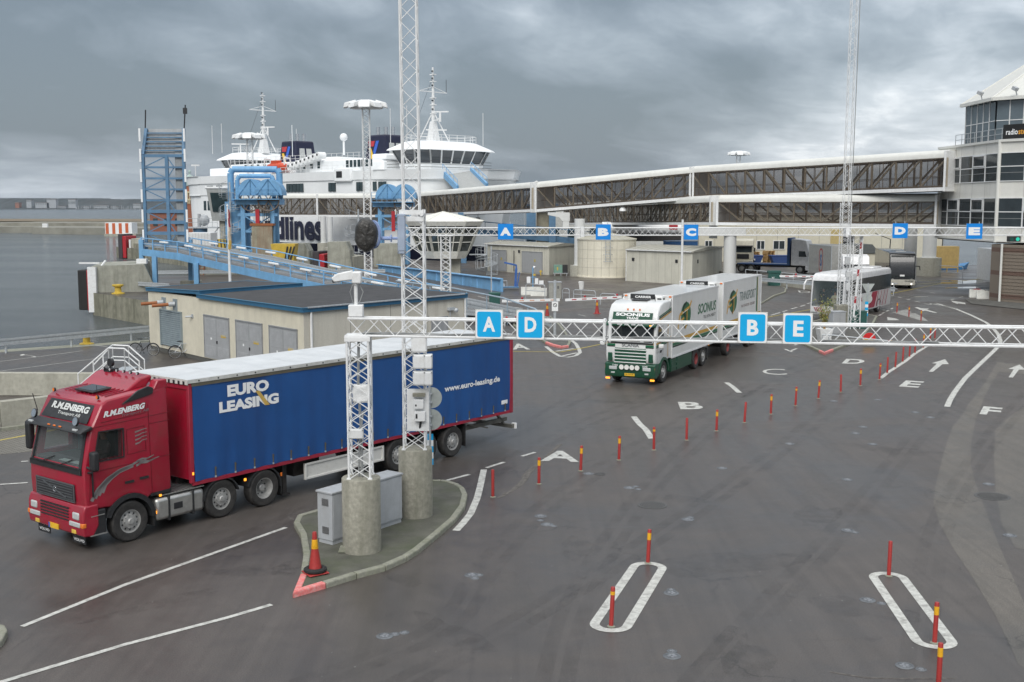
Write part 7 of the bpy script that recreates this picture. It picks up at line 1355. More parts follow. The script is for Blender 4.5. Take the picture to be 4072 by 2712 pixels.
for off in (0,):p0,p1=a - nn*off,b - nn*off;mb.bar(p0+up*1.28,p1+up*.78,.5,.09)
for i in range(10):q_=a.lerp(b,.05+i*.1);h_=1.25 - .5*(.05+i*.1);mb.bar(q_+up*.0 - nn*-.03,q_+up*(h_ - .05) - nn*-.03,.08,.08)
mb.build('flange',mat('flange_blue',(.22,.46,.74),.5),LR,world=True);mb=MB();mb.add([a+up*.1,b - up*.5,b - nn*3.5 - up*.5,a - nn*.6+up*.1],[(0,1,2,3)]);mb.build('deck',mat('ramp_deck',()),LR,world=True,smooth=0)
def hoist(lab,x,y,H,pipes):
 T_=thing('hoist_tower',lab,'tower',(x,y,0));mb=MB()
 for a,b in ((-1.9,-1.2),(1.9,-1.2),(-1.9,1.4),(1.9,1.4)):mb.box(a - .28,a+.28,b - .28,b+.28,0,H - 3.2)
 mb.box(-2.9,2.9,-1.7,1.9,H - 3.3,H - 2.6);mb.box(-2.6,2.6,-1.4,-1.2,H - 4.8,H - 4.4);mb.bar((-2,-1.3,H - 4.6),(2,-1.3,H - 7),.15,.15);mb.bar((2,-1.3,H - 4.6),(-2,-1.3,H - 7),.15,.15)
 for z in (2.5,5.0):mb.box(-2.2,2.2,-1.35,-1.15,z,z+.3)
 mb.build('frame',rblue,T_,bevel=.02,seg=1)
 for k,cx in enumerate((-.9,1.5)):
  mb=MB();n=14
  for y0_,y1_ in ((-1.75,1.5),):
   r_=1.75;mb.add([(cx+(-1.6 if k==0 else -1.6)+r_+-r_*math.cos(math.pi*i/n),yy_,H - 2.1+r_*1.2*math.sin(math.pi*i/n)) for yy_ in (y0_+k*-.5,y1_+k*-.5) for i in range(n+1)],[(i,i+1,n+2+i,n+1+i) for i in range(n)]+[tuple(range(n+1))[::-1],tuple(range(n+1,2*n+2))])
  mb.build('sheave_cover',rblue,T_,smooth=40,fix=True)
  mb=MB();yb_=-1.78 - k*.5;c0=cx+.15
  for e in (-.75,.0,.75):mb.bar((c0,yb_,H - .1),(c0+e*2,yb_,H - 2.1),.1,.05,(0,1,0))
  mb.build('cover_brace',mat('brace_blue',(.06,.18,.34),.5),T_)
  mb=MB();mb.T=Matrix.Translation((cx+.1,-1.5 - k*.5,H - 2.75)) @ rot('X',R(90));
  for i in range(24):a,b=i*math.pi/12,(i+1)*math.pi/12;mb.tube((1.35*math.cos(a),1.35*math.sin(a),0),(1.35*math.cos(b),1.35*math.sin(b),0),.1,5)
  for i in range(6):a=i*math.pi/3;mb.bar((0,0,0),(1.3*math.cos(a),1.3*math.sin(a),0),.14,.1)
  mb.build('sheave',mat('sheave_brown',(.16,.13,.11),.7,var=.3),T_)
 mb=MB()
 for z in (H - 2.2,H - 1.7,H - 1.2):mb.path([(-2.9,-2.6,z),(3.0,-2.6,z)],.035,4)
 for i in range(9):mb.tube((-2.9+i*.73,-2.6,H - 2.6),(-2.9+i*.73,-2.6,H - 1.2),.035,4)
 mb.box(-3,3.1,-2.7,-1.7,H - 2.65,H - 2.55);mb.build('gallery',rblue,T_)
 mb=MB()
 for i in range(5):mb.tube((.8+i*.22,-1.75,.5),(.8+i*.22,-1.75,H - 3.3),.05,5)
 mb.path([(-1.2,-1.7,H - 3.5),(-.4,-1.75,H - 3.4),(1.0,-1.75,H - 3.4),(1.4,-1.75,H - 3.8)],.05,5);mb.build('cable',dark,T_)
 mb=MB();mb.box(-.2,.3,-1.7,-1.4,H - 6.8,H - 3.9);mb.build('hydraulic_ram',redp,T_)
 mb=MB();mb.T=Matrix.Translation((-.6,-1.9,1.6));mb.side([(-1.7,0),(1.7,0),(1.9,.9),(1.2,1.6),(.3,.8),(-.3,.8),(-1.2,1.6),(-1.9,.9)],-.2,.2);mb.build('pulley_block',rblue,T_,bevel=.05)
 if pipes:
  mb=MB()
  for o_,h in ((0,H+1.3),(1.3,H+.4)):mb.path([(-3.9+o_*.9,.9 - o_,H - 3),(-3.9+o_*.9,.9 - o_,h - .5),(-3.6+o_*.9,.9 - o_,h),(2.2 - o_*.4,.9 - o_,h),(2.5 - o_*.4,.9 - o_,h - .5),(2.5 - o_*.4,.9 - o_,H - 3)],.42 - o_*.1,12)
  mb.box(-4.4,-2.4,-.6,1.6,0,H - 2.9);mb.build('pipe_arch',rblue,T_);mb=MB();mb.box(-.6,2.0,-2.3,-.9,0,5.9);mb.build('counterweight',rust,T_,bevel=.04)
  mb=MB();mb.box(-.8,2.2,-2.4,-.8,5.9,6.2);mb.build('counterweight_cap',brown,T_)
 return T_
hoist('blue hoist tower with pipe arch and rusty concrete counterweight, left of the floodlight mast',-33.0,149,11.9,True);hoist('blue hoist tower with twin domed sheave covers behind the tall lattice mast',-17.2,166,11.6,False)
def flood(lab,x,y,H,w_=.75,hw=2.5):
 T_=thing('floodlight_mast',lab,'floodlight',(x,y,0),0,'floodlight masts');ch_,br2=MB(),MB();lattice(ch_,br2,(x,y,0),(x,y,H - .5),w_,.05,.028,1.1,up=(0,1,0),cn=4);ch_.build('mast',white,T_,world=True);br2.build('bracing',white,T_,world=True)
 mb=MB();mb.box(-hw*.6,hw*.6,-.8,.8,H - .55,H - .4)
 for k in (-1,1):mb.path([(-hw*.7,k*.8,H),(hw*.7,k*.8,H)],.05,5)
 o=mb.build('platform',white,T_)
 L0=None
 for i,(dx,dy,rz_) in enumerate(((-.85,0,180),(.85,0,0),(-.42,-.5,215),(.42,-.5,325),(0,-.6,270),(-.42,.5,145),(.42,.5,35),(0,.6,90))):
  if L0 is None:mb=MB();mb.loft([[(-.3,-.3,-.1),(-.3,.3,-.1),(-.3,.3,.45),(-.3,-.3,.45)],[(1.0,-.62,-.45),(1.0,.62,-.45),(.85,.62,.1),(.85,-.62,.1)]]);L0=mb.build('lamp_head',sign_white,T_,bevel=.05,seg=2,fix=True);L0.location=(dx*hw*.65,dy,H - .05);L0.rotation_euler=(0,0,R(rz_))
  else:copies(L0,T_,[(dx*hw*.65,dy*1.2,H - .05,R(rz_))])
 return T_
flood('tall white floodlight mast with a wide lamp head, above the ferry amidships',-15.8,124.5,19.4);flood('white floodlight mast with wide lamp head in front of the left ferry bridge',-36.6,160,18.2)
flood('distant floodlight head above the gangway left of the tall right mast',44.7,226,18.9,.7,2.3);flood('farthest tiny floodlight head above the gangway near its middle',43.5,405,18.5,.8,2.3)
# ---------------------------------------------------------------- far gantry with signs
FG=thing('sign_gantry','far white lattice gantry over the yard entrance carrying signs A to E','gantry',(-4.5,77,0));ch,brc=MB(),MB()
for a,b in ((-7.5,4.7),(4.8,22.6),(22.7,46)):lattice(ch,brc,(a,77,6.66),(b,77,6.66),.46,.036,.018,.86,up=(0,0,1),dep=.50)
ch.build('beam',white,FG,world=True);brc.build('beam_bracing',white,FG,world=True)
ch,brc=MB(),MB();lattice(ch,brc,(-4.5,77,0),(-4.5,77,6.4),.62,.045,.022,.8,up=(0,1,0),xb=True);lattice(ch,brc,(23.2,76.4,0),(23.2,76.4,6.4),.62,.03,.013,.8,up=(0,1,0),xb=True);ch.build('post',white,FG,world=True);brc.build('post_bracing',white,FG,world=True)
mb=MB()
for x in (4.75,22.65):mb.box(x - .12,x+.12,76.65,77.35,6.3,6.98)
mb.box(22.7,23.9,75.9,76.9,6.38,6.44);mb.box(-5,-4,76.6,77.4,6.36,6.42);mb.build('joint_frame',white,FG,world=True)
yf=lambda px:76.55
for ch_,l,r,t_,b,lab in (('A',1980,2041,890,952,'small blue sign A, leftmost on the far gantry'),('B',2369,2429,892,953,'small blue sign B on the far gantry over the tank'),('C',2719,2777,893,953,'small blue sign C on the far gantry by the slim white pole'),('D',3548,3611,888,947,'small blue sign D on the far gantry above the black coach'),('E',3841,3908,889,950,'small blue sign E, rightmost on the far gantry')):
 sign(ch_,l,t_,r,b,lab,yf,False,.07,mat('sign_blue_far',(.0,.24,.74),.4,var=.03),(-.36,.36,-.26,.26))
# ---------------------------------------------------------------- right island: tall mast, block, cabinet, planter, barrier
mc=G(3347,1296);MR=thing('lattice_mast','tall slender white lattice mast on a concrete block behind the sign E, right side','mast',(mc.x,mc.y,1.5));ch,brc=MB(),MB()
lattice(ch,brc,(mc.x - .0,mc.y,1.5),(mc.x+.02,mc.y,8.6),.6,.028,.012,.75,up=(0,1,0),xb=True,cn=5);lattice(ch,brc,(mc.x+.02,mc.y,8.4),(mc.x+.15,mc.y,30),.40,.024,.010,.75,up=(0,1,0),cn=5);ch.build('mast',white,MR,world=True);brc.build('bracing',white,MR,world=True)
mb=MB();mb.path([(mc.x+.3,mc.y - .2,6),(mc.x+.5,mc.y - .2,30)],.03,4);mb.build('cable',mat('grey_cable',()),MR,world=True)
T_=thing('concrete_block','square concrete foundation block under the tall right mast','block',(mc.x,mc.y,0));mb=MB();mb.box(-.52,.52,-.5,.5,.05,1.5);mb.build('body',conc,T_,bevel=.03)
for x,y,sx,sz,lab in ((3370,1035,.33,.5,'upper white box on the tall right mast'),(3374,1090,.38,.42,'lower white box on the tall right mast'),(3371,1140,.28,.55,'slim white switch box low on the tall right mast')):ebox('equipment_box',lab,A(x,y,mc.y - .55),sx,.3,sz)
q_=G(3328,1330,.12);T_=thing('roadside_cabinet','grey cabinet behind the planter on the far island','cabinet',q_,.25);small(T_,'body',grey,(-.45,.45,-.25,.35,0,1.45),bevel=.02);small(T_,'door',doorm,(-.42,-.02,-.28,-.25,.1,1.4),(.02,.42,-.28,-.25,.1,1.4));small(T_,'roof',grey,(-.48,.48,-.28,.38,1.45,1.52))
q_=G(3277,1352,.12);T_=thing('planter','white square planter on the far island','planter',q_,.1);mb=MB();b0_,b1_=.30,.42;mb.loft([[(-b0_,-b0_,0),(b0_,-b0_,0),(b0_,b0_,0),(-b0_,b0_,0)],[(-b1_,-b1_,.72),(b1_,-b1_,.72),(b1_,b1_,.72),(-b1_,b1_,.72)],[(-b1_+.06,-b1_+.06,.72),(b1_ - .06,-b1_+.06,.72),(b1_ - .06,b1_ - .06,.72),(-b1_+.06,b1_ - .06,.72)],[(-b1_+.08,-b1_+.08,.62),(b1_ - .08,-b1_+.08,.62),(b1_ - .08,b1_ - .08,.62),(-b1_+.08,b1_ - .08,.62)]]);mb.build('tub',white,T_,bevel=.01)
TR=thing('small_tree','thin yellow green shrub growing in the white planter','tree',q_+Vector((0,0,.6)));rr=random.Random(11);mb,lf=MB(),MB()
def leaf(mb,c_,s,rr):
 a=Vector((rr.uniform(-1,1),rr.uniform(-1,1),rr.uniform(-.6,.8))).normalized();b=a.orthogonal().normalized()*s*.35;mb.add([c_ - a*s*.5,c_+b,c_+a*s*.5,c_ - b],[(0,1,2,3)])
for i in range(16):
 p0=Vector((rr.uniform(-.08,.08),rr.uniform(-.08,.08),0));a=rr.uniform(0,6.28);sp_=rr.uniform(.15,.75);h=rr.uniform(1.1,2.15);pts=[p0+Vector((math.cos(a)*sp_*t_**1.5,math.sin(a)*sp_*t_**1.5,h*t_)) for t_ in (0,.25,.5,.75,1)]
 for k in range(4):mb.tube(pts[k],pts[k+1],.014 - k*.003,4,.011 - k*.003)
 for k in range(30):t_=rr.uniform(.25,1.02);j=min(3,int(t_*4));c_=pts[j].lerp(pts[j+1],t_*4 - j)+Vector((rr.gauss(0,.07),rr.gauss(0,.07),rr.gauss(0,.06)));lf.k=0 if rr.random()<.6 else 1;leaf(lf,c_,rr.uniform(.07,.13),rr)
mb.build('trunk',wood,TR);lf.build('crown',[mat('leaf_green',(.13,.17,.04),.6),mat('leaf_yellow',(.30,.27,.07),.6)],TR,smooth=0)
q_=G(3398,1305,.12);T_=thing('boom_barrier','raised red and white boom barrier beside the far gantry post','barrier',q_);small(T_,'housing',greenp,(-.3,.35,-.1,.45,0,1.25),bevel=.03);mb=MB();mb.text('0',(-.1,-.11,.55),(.16,0,0),(0,0,.3),.02);mb.build('lettering',sign_white,T_,smooth=0)
mb=MB();bz_=Vector((-.15,-.16,.8));bt=Vector((.25,-.16,6.3))
for i in range(12):mb.k=1 if i % 4==2 else 0;mb.bar(bz_.lerp(bt,i/12),bz_.lerp(bt,(i+1)/12),.13,.05,(0,1,0))
mb.build('boom',[sign_white,redp],T_)
T_=thing('green_cabinet','dark green machine cabinet right of the far gantry post','cabinet',G(3426,1307,.1));small(T_,'body',greenp,(-.28,.28,-.2,.3,0,1.15),bevel=.03);small(T_,'lid',greenp,(-.31,.31,-.23,.33,1.15,1.22),bevel=.02)
q_=G(3446,1298,.12);T_=thing('road_sign','grey pole with a triangular and a round sign from behind, by the white coach side','sign',q_);mb=MB();mb.tube((0,0,0),(0,0,3.0),.035,8);mb.build('pole',galv,T_);mb=MB();mb.tube((0,.05,1.9),(0,.065,1.9),.34,28);mb.build('round_sign',sgb,T_);mb=MB();mb.prism([(-.45,0),(.45,0),(0,-.78)],.05,.065);mb.T=Matrix();o=mb.build('triangle_sign',sgb,T_);o.rotation_euler=(R(90),0,0);o.location=(0,.06,2.95)
marker(3443,1300,.75,1.75,.22,'blue and white striped marker board beside the white coach wheel')
T_=thing('road_sign','red and yellow no entry disc on the low barrier bar','sign',G(3455,1378)+Vector((0,0,.45)));mb=MB();n=24;pts=[(.39*math.cos(math.pi*i/n),-.02,.39*math.sin(math.pi*i/n)) for i in range(n+1)];mb.add(pts,[tuple(range(n+1))]);mb.k=1;mb.add([(-.39,-.02,0),(-.36,-.02,-.16),(-.30,-.02,-.26),(.30,-.02,-.26),(.36,-.02,-.16),(.39,-.02,0)],[tuple(range(6))]);mb.build('disc',[mat('sign_red',(.60,.02,.02),.4),mat('sign_yellow',(.85,.55,.03),.4)],T_,smooth=0)
mb=MB();mb.tube((0,0,0),(0,.012,0),.40,24);mb.build('back',sgb,T_)
a,b=G(3295,1378,0)+Vector((0,0,.7)),G(3625,1395,0)+Vector((0,0,.45));T_=thing('barrier_bar','low grey swing bar with red and yellow end behind the near gantry','barrier',a);mb=MB();mb.tube(a,b,.035,8);mb.tube(a - Vector((.4,0,.7)),a+Vector((-.4,0,.0)),.04,8);mb.tube(a - Vector((0,0,.7)),a,.04,8);mb.tube(a - Vector((.4,0,0)),a,.035,8);mb.build('bar',galv,T_,world=True);mb=MB()
for i in range(8):mb.k=i % 2;mb.tube(a.lerp(b,.72+i*.03),a.lerp(b,.75+i*.03),.042,8)
mb.build('striped_end',[redp,post_yel],T_,world=True)
# ---------------------------------------------------------------- middle island: barriers, cabinets, poles
def arm(lab,p0,p1,h0,h1,yy0,yy1,cols=(amber_off,),wd=.16):
 T_=thing('swing_barrier',lab,'barrier',p0);a,b=Vector(p0),Vector(p1);mb=MB();mb.bar(a,b,.06,wd);n=5;mb.k=1
 for i in range(n):mb.bar(a.lerp(b,.12+i*.18) - Vector((0,.035,0)),a.lerp(b,.20+i*.18) - Vector((0,.035,0)),.01,wd*.35)
 mb.build('arm',[sign_white,cols[0]],T_,world=True)
 for t_ in (.35,.92):mb=MB();mb.sphere(a.lerp(b,t_)+Vector((0,0,wd*.5+.08)),.09,8);mb.build('lamp',redp,T_,world=True)
 return T_
pk=mat('faded_orange',(.75,.42,.28),.6);arm('lowered white barrier arm with faded orange dashes above the sign D',A(1996,1197,77.5+5),A(2226,1192,82.5),0,0,0,0,(pk,),.2);arm('lowered white barrier arm with red dashes ending at the white lorry',A(2247,1193,84.5),A(2472,1181,84.5),0,0,0,0,(redp,),.2)
arm('thin white barrier arm between the green box 37 and the white coach',A(3100,1098,98),A(3285,1100,98),0,0,0,0,(redp,),.16);arm('short white barrier arm seen between the signs A and D',A(1990,1276,72),A(2060,1271,72),0,0,0,0,(pk,),.2)
def greenbox(px,py,lab,txt=None,s=1.):
 T_=thing('green_cabinet',lab,'cabinet',G(px,py));small(T_,'body',greenp,(-.45*s,.45*s,-.3,.3,0,1.05*s),bevel=.03);small(T_,'lid',greenp,(-.5*s,.5*s,-.35,.35,1.05*s,1.25*s),bevel=.04)
 if txt:mb=MB();mb.text(txt,(-.32,-.31,.62*s),(.3,0,0),(0,0,.2),.02);mb.build('lettering',sign_white,T_,smooth=0)
greenbox(3077,1140,'dark green machine box marked 37 right of the white trailer','37',1.35);greenbox(1967,1222,'dark green barrier machine box behind the sign A',None,1.0)
def pole(name,lab,px,py,h,r=.05,m=galv,base=True,cat='pole'):
 q_=G(px,py);T_=thing(name,lab,cat,q_);mb=MB();mb.tube((0,0,0),(0,0,h),r,10);mb.build('shaft',m,T_)
 if base:mb=MB();mb.lathe([(r*2.6,0),(r*2.6,.16),(r*2,.2)],14);mb.build('foot',conc_pale,T_)
 return T_
T_=pole('sign_pole','grey pole with a small white prohibition notice, right of the sign D',2206,1345,3.7,.09);small(T_,'notice',sign_white,(-.2,.2,-.13,-.11,1.75,2.35));mb=MB();mb.tube((0,-.135,2.13),(0,-.13,2.13),.13,16);mb.k=1;mb.tube((0,-.14,2.13),(0,-.135,2.13),.09,16);mb.k=0;mb.bar((-.05,-.145,2.18),(.05,-.145,2.08),.03,.005,(0,1,0));mb.build('symbol',[dark,sign_white],T_)
pole('tall_pole','slim white pole with a black strip rising beside the sign C',2712,1180,7.15,.11,white,False).location=(15.9,106,0)
T_=pole('lamp_pole','thin grey pole above the link ramp near the left green machine box',1954,1180,4.7,.06,galv,True)
q_=G(2210,1188);T_=thing('roadside_cabinet','tall weathered grey cabinet in the yard behind the grey pole','cabinet',q_,.1);T_.scale=(.85,)*3;small(T_,'body',mat('weathered_grey',(.33,.33,.30),.7,dirt=(.22,.21,.18),damt=.6,streak=True),(-.78,.55,-.4,.5,0,1.75),bevel=.03);small(T_,'side_vent',mat('vent_dark',()),(.1,.3,-.42,-.40,1.1,1.4));small(T_,'lid',grey,(-.82,.59,-.44,.54,1.75,1.85))
T_=thing('ticket_post','light blue post with a white lamp and three white boxes in the yard','post',G(2119,1160));T_.scale=(.55,)*3;mb=MB();mb.tube((0,0,0),(0,0,4.4),.11,8);mb.bar((-.5,0,2.6),(.6,0,2.6),.08,.08);mb.build('post',rblue,T_);small(T_,'box',sign_white,(-1.1,-.45,-.2,.1,1.6,2.7));small(T_,'box',sign_white,(.35,.95,-.2,.1,1.4,2.4));small(T_,'box',sign_white,(1.1,1.9,-.2,.1,1.2,2.0));mb=MB();mb.tube((.3,-.1,4.3),(.1,0,4.6),.28,10,.05);mb.build('lamp',sign_white,T_);small(T_,'small_case',yellowp,(.0,.5,-.1,.1,2.9,3.2))
def jersey(lab,px,py,rz,m=sign_white,L_=1.55,mk=False):
 T_=thing('barrier_block',lab,'barrier',G(px,py),rz);mb=MB();mb.T=rot('Z',R(90));mb.side([(-.35,0),(.35,0),(.3,.12),(.13,.5),(.1,.75),(-.1,.75),(-.13,.5),(-.3,.12)],-L_/2,L_/2);mb.build('body',m,T_,bevel=.02,fix=True);mb=MB()
 if mk:mb.box(-.3,.3,-.12,.12,.75,.8);mb.build('red_cap',redp,T_)
jw=mat('barrier_white',(.62,.62,.58),.7,dirt=(.35,.34,.30),damt=.6);jersey('left one of two white concrete barrier blocks beside the blue lamp post',2111,1172,.05,jw,1.9);jersey('right one of two white concrete barrier blocks beside the blue lamp post',2143,1177,-.15,jw,1.5)
jersey('grey white concrete barrier block with red paint on the pavement by the brick base',3883,1183,-.25,jw,1.3,True);jersey('right concrete barrier block on the pavement by the brick base',3908,1188,-.3,jw,1.1)
def hoop(lab,x0_,x1_,py,h=1.15,z2=.55):
 a,b=G(x0_,py),G(x1_,py+(x1_ - x0_)*.06);T_=thing('guard_hoop',lab,'railing',a,0,'grey tube hoops in the yard');mb=MB();mb.path([a,a+up*(h - .15),a+up*h+(b - a).normalized()*.15,b+up*h - (b - a).normalized()*.15,b+up*(h - .15),b],.04,6);mb.tube(a+up*z2,b+up*z2,.035,6);mb.build('tube',galv,T_,world=True)
hoop('grey tube hoop around the white barrier blocks',2091,2167,1187,1.35,.75);hoop('grey tube hoop just right of the tall weathered cabinet',2237,2264,1188,.95);hoop('grey tube hoop around the wrapped pole',2281,2368,1194,.95);hoop('grey tube hoop left of the white lorry cab',2387,2450,1213,1.0);hoop('long grey tube hoop on the quay under the terminal',3718,3828,1098,1.3)
T_=pole('wrapped_pole','short grey pole with its top wrapped in white plastic',2311,1190,1.6,.06);T_.scale=(.62,)*3;mb=MB();rr=random.Random(3);mb.loft([[(r_*math.cos(a)*(1+rr.uniform(-.12,.12)),r_*math.sin(a)*.6,z) for a in [k*math.pi/5 for k in range(10)]] for r_,z in ((.2,1.3),(.32,1.5),(.36,2.0),(.40,2.5),(.36,2.62))]);mb.build('plastic_wrap',mat('plastic_white',(.66,.66,.64),.35),T_,smooth=0)
T_=thing('generator','pale green machine on a rack against the left shed','machine',G(2225,1094)+Vector((0,-1,0)));T_.scale=(.75,)*3;small(T_,'casing',mat('pale_green',(.17,.30,.24),.5),(-1.0,.4,-.4,.6,.45,1.75),bevel=.03);small(T_,'grille',dark,(.4,1.25,-.4,.6,.45,1.75));small(T_,'rack',galv,(-1.1,1.35,-.45,.65,.36,.45),(-.9,-.8,-.4,.6,0,.4),(1.05,1.15,-.4,.6,0,.4),(.1,.2,-.4,.6,0,.4));small(T_,'notice',yellowp,(-.5,-.3,-.42,-.4,.9,1.4))
T_=thing('hydrant','small yellow ochre hydrant in front of the left shed','hydrant',G(2150,1094));T_.scale=(.6,)*3;mb=MB();mb.tube((0,0,0),(0,0,.8),.13,10);mb.tube((-.28,0,.75),(.28,0,.75),.1,8);mb.sphere((0,0,.9),.16,10);mb.build('body',yellowp,T_)
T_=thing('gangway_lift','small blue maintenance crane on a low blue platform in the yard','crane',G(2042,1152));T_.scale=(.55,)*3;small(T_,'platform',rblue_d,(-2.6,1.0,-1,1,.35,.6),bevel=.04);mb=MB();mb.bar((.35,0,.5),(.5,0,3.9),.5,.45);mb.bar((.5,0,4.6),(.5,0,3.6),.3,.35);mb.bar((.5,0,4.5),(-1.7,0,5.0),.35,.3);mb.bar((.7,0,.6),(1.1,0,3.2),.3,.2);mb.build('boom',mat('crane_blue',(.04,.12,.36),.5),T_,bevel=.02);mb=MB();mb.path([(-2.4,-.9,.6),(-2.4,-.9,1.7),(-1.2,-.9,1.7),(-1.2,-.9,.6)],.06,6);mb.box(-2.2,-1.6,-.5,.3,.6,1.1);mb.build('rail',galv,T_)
# ---------------------------------------------------------------- control booth with pyramid roof
CBT=thing('control_booth','cream control booth with slanted glazing and pyramid roof on a concrete column','booth',(-8.3,139,0));crb=mat('booth_cream',(.80,.79,.72),.5)
def octo(w_,d_,z,c=(0,0)):return [(c[0] - w_,c[1] - d_*.35,z),(c[0] - w_*.4,c[1] - d_,z),(c[0]+w_*.62,c[1] - d_,z),(c[0]+w_,c[1] - d_*.55,z),(c[0]+w_,c[1]+d_,z),(c[0] - w_,c[1]+d_,z)]
zb_,zf,zw,zr,zp=2.1,3.0,6.05,6.6,7.75
mb=MB();mb.loft([octo(2.6,2.4,zb_),octo(3.1,2.8,zf)]);mb.build('lower_band',crb,CBT,smooth=0,fix=True);mb=MB();mb.loft([octo(3.0,2.7,zf),octo(4.2,3.7,zw)]);mb.build('glazing',mat('booth_glass',(.05,.06,.055),.08,var=.4,scale=.5,spec=.8),CBT,smooth=0,fix=True)
mb=MB();r0,r1=octo(3.04,2.74,zf),octo(4.24,3.74,zw)
for i in range(6):
 n=(3,4,1,3,3,3)[i]
 for k in range(n+1):a,b=Vector(r0[i]).lerp(Vector(r0[(i+1) % 6]),k/n),Vector(r1[i]).lerp(Vector(r1[(i+1) % 6]),k/n);mb.bar(a,b,.30 if k in (0,n) else .09,.12)
 for t_ in (.36,.7):a,b=Vector(r0[i]).lerp(Vector(r1[i]),t_),Vector(r0[(i+1) % 6]).lerp(Vector(r1[(i+1) % 6]),t_);mb.bar(a,b,.1,.08)
mb.build('window_post',crb,CBT);mb=MB();mb.loft([octo(4.35,3.9,zw),octo(4.75,4.2,zr)]);mb.build('fascia',crb,CBT,smooth=0,fix=True);mb=MB();e_=octo(4.75,4.2,zr);mb.add(e_+[(-.1,0,zp)],[(i,(i+1) % 6,6) for i in range(6)]);mb.build('roof',mat('booth_roof',(.80,.79,.73),.5),CBT,smooth=0,fix=True);mb=MB()
for q_ in e_:mb.bar(q_,(-.1,0,zp),.12,.08)
mb.build('roof_ridge',crb,CBT);mb=MB();mb.box(.2,2.0,-1,1,0,zb_);mb.build('column',conc_pale,CBT)
mb=MB();n=26
for i in range(n):a=i*.42;z=.1+i*.095;c_=Vector((5.2,-.5,z));mb.add([c_,c_+Vector((1.35*math.cos(a),1.35*math.sin(a),0)),c_+Vector((1.35*math.cos(a+.38),1.35*math.sin(a+.38),0)),c_ - up*.05,c_+Vector((1.35*math.cos(a),1.35*math.sin(a),-.05)),c_+Vector((1.35*math.cos(a+.38),1.35*math.sin(a+.38),-.05))],[(0,1,2),(5,4,3),(0,3,4,1),(1,4,5,2),(2,5,3,0)]);mb.tube(c_+Vector((1.35*math.cos(a),1.35*math.sin(a),0)),c_+Vector((1.35*math.cos(a),1.35*math.sin(a),1.0)),.03,4);mb.tube(c_+Vector((1.35*math.cos(a),1.35*math.sin(a),1.0)),c_+Vector((1.35*math.cos(a+.42),1.35*math.sin(a+.42),1.095)),.03,4)
mb.tube((5.2,-.5,0),(5.2,-.5,3.8),.1,8);mb.box(3.1,5.3,-1.2,.2,2.5,2.6);mb.path([(3.1,-1.2,3.6),(5.3,-1.2,3.6)],.04,5);mb.build('spiral_stair',galv,CBT)
q_=A(1455,933,p2.y - .2);T_=thing('wrapped_signal','signal wrapped in black plastic on a pale blue arm of the tall mast','signal',q_);rr=random.Random(6);mb=MB();rings=[]
for j,(r_,y_) in enumerate(((.18,-.18),(.27,-.13),(.31,.0),(.31,.12),(.26,.2))):
 rings.append([(r_*math.cos(a)*(1+rr.uniform(-.09,.09)),y_+rr.uniform(-.02,.02),r_*1.42*math.sin(a)*(1+rr.uniform(-.06,.06)) - (.03 if math.sin(a)<0 else 0)) for a in [k*math.pi/13 for k in range(26)]])
mb.loft(rings);o=mb.build('black_wrap',mat('black_plastic_sheet',(.035,.033,.03),.32,var=.3,scale=20,bump=1.0,bscale=14),T_,smooth=0,fix=True);s_u=o.modifiers.new('u','SUBSURF');s_u.levels=1;s_u.render_levels=1
lav=mat('pale_blue_paint',(.27,.36,.60),.45);mb=MB();mb.T=Matrix.Translation((.18,.14,0)) @ rot('Z',R(-35)) @ rot('X',R(90))
for i in range(28):a,b=i*math.pi/14,(i+1)*math.pi/14;mb.bar((.22*math.cos(a),.34*math.sin(a),0),(.22*math.cos(b),.34*math.sin(b),0),.06,.05)
mb.T=Matrix();mb.tube((.36,.15,-.1),(.62,.18,-.1),.05,10);mb.tube((.62,.18,-.1),(.65,.18,-.1),.1,10);mb.tube((.65,.18,-.1),(.95,.1,-.1),.035,8);mb.build('ring_and_arm',lav,T_)
mb=MB();mb.path([(.1,-.22,-.42),(.02,-.24,-.1),(.12,-.2,.3)],.008,4);mb.path([(-.2,-.15,-.28),(.15,-.22,-.24),(.3,0,-.3)],.008,4);mb.build('rope',mat('rope_black',(.01,.01,.01),.8),T_)
ebox('equipment_box','tall pale blue grey box on the left side of the tall mast',A(1597,930,p2.y - .38),.20,.16,1.02,m=mat('box_bluegrey',(.34,.40,.50),.45))
# ---------------------------------------------------------------- left side: walls, stile, guard rail, mooring bollards
def wall(lab,pts,h,th=.35):
 q=[V2(*p_) for p_ in pts];T_=thing('concrete_wall',lab,'wall',q[0]);mb=MB()
 for a,b in zip(q,q[1:]):
  d_=(b - a).normalized();nn=Vector((-d_.y,d_.x,0))*th;n=max(1,round((b - a).length/4.5))
  for i in range(n):c0,c1=a.lerp(b,i/n)+d_*.008,a.lerp(b,(i+1)/n) - d_*.008;mb.add([c0,c1,c1+nn,c0+nn,c0+up*h,c1+up*h,c1+nn+up*h,c0+nn+up*h],[(3,2,1,0),(4,5,6,7),(0,1,5,4),(1,2,6,5),(2,3,7,6),(3,0,4,7)])
 mb.build('panel',conc_pale,T_,world=True,fix=True,bevel=.02,seg=1);return T_
wall('long pale concrete wall behind the red lorry cab, nearer the water',[(-46,50.2),(-23,49.6),(-16.6,49.4),(-9.5,47.5)],1.02);wall('lower pale concrete wall at the left edge beside the cobbles',[(-34,33),(-19.3,42.1),(-17.7,43.6),(-16.0,45.6),(-14.9,47.2),(-14.2,49)],1.02)
T_=thing('floor_post','short grey flat post against the lower concrete wall','post',G(84,1690));small(T_,'post',mat('post_grey',(.20,.20,.19),.7),(-.1,.1,-.03,.1,0,.62),bevel=.01)
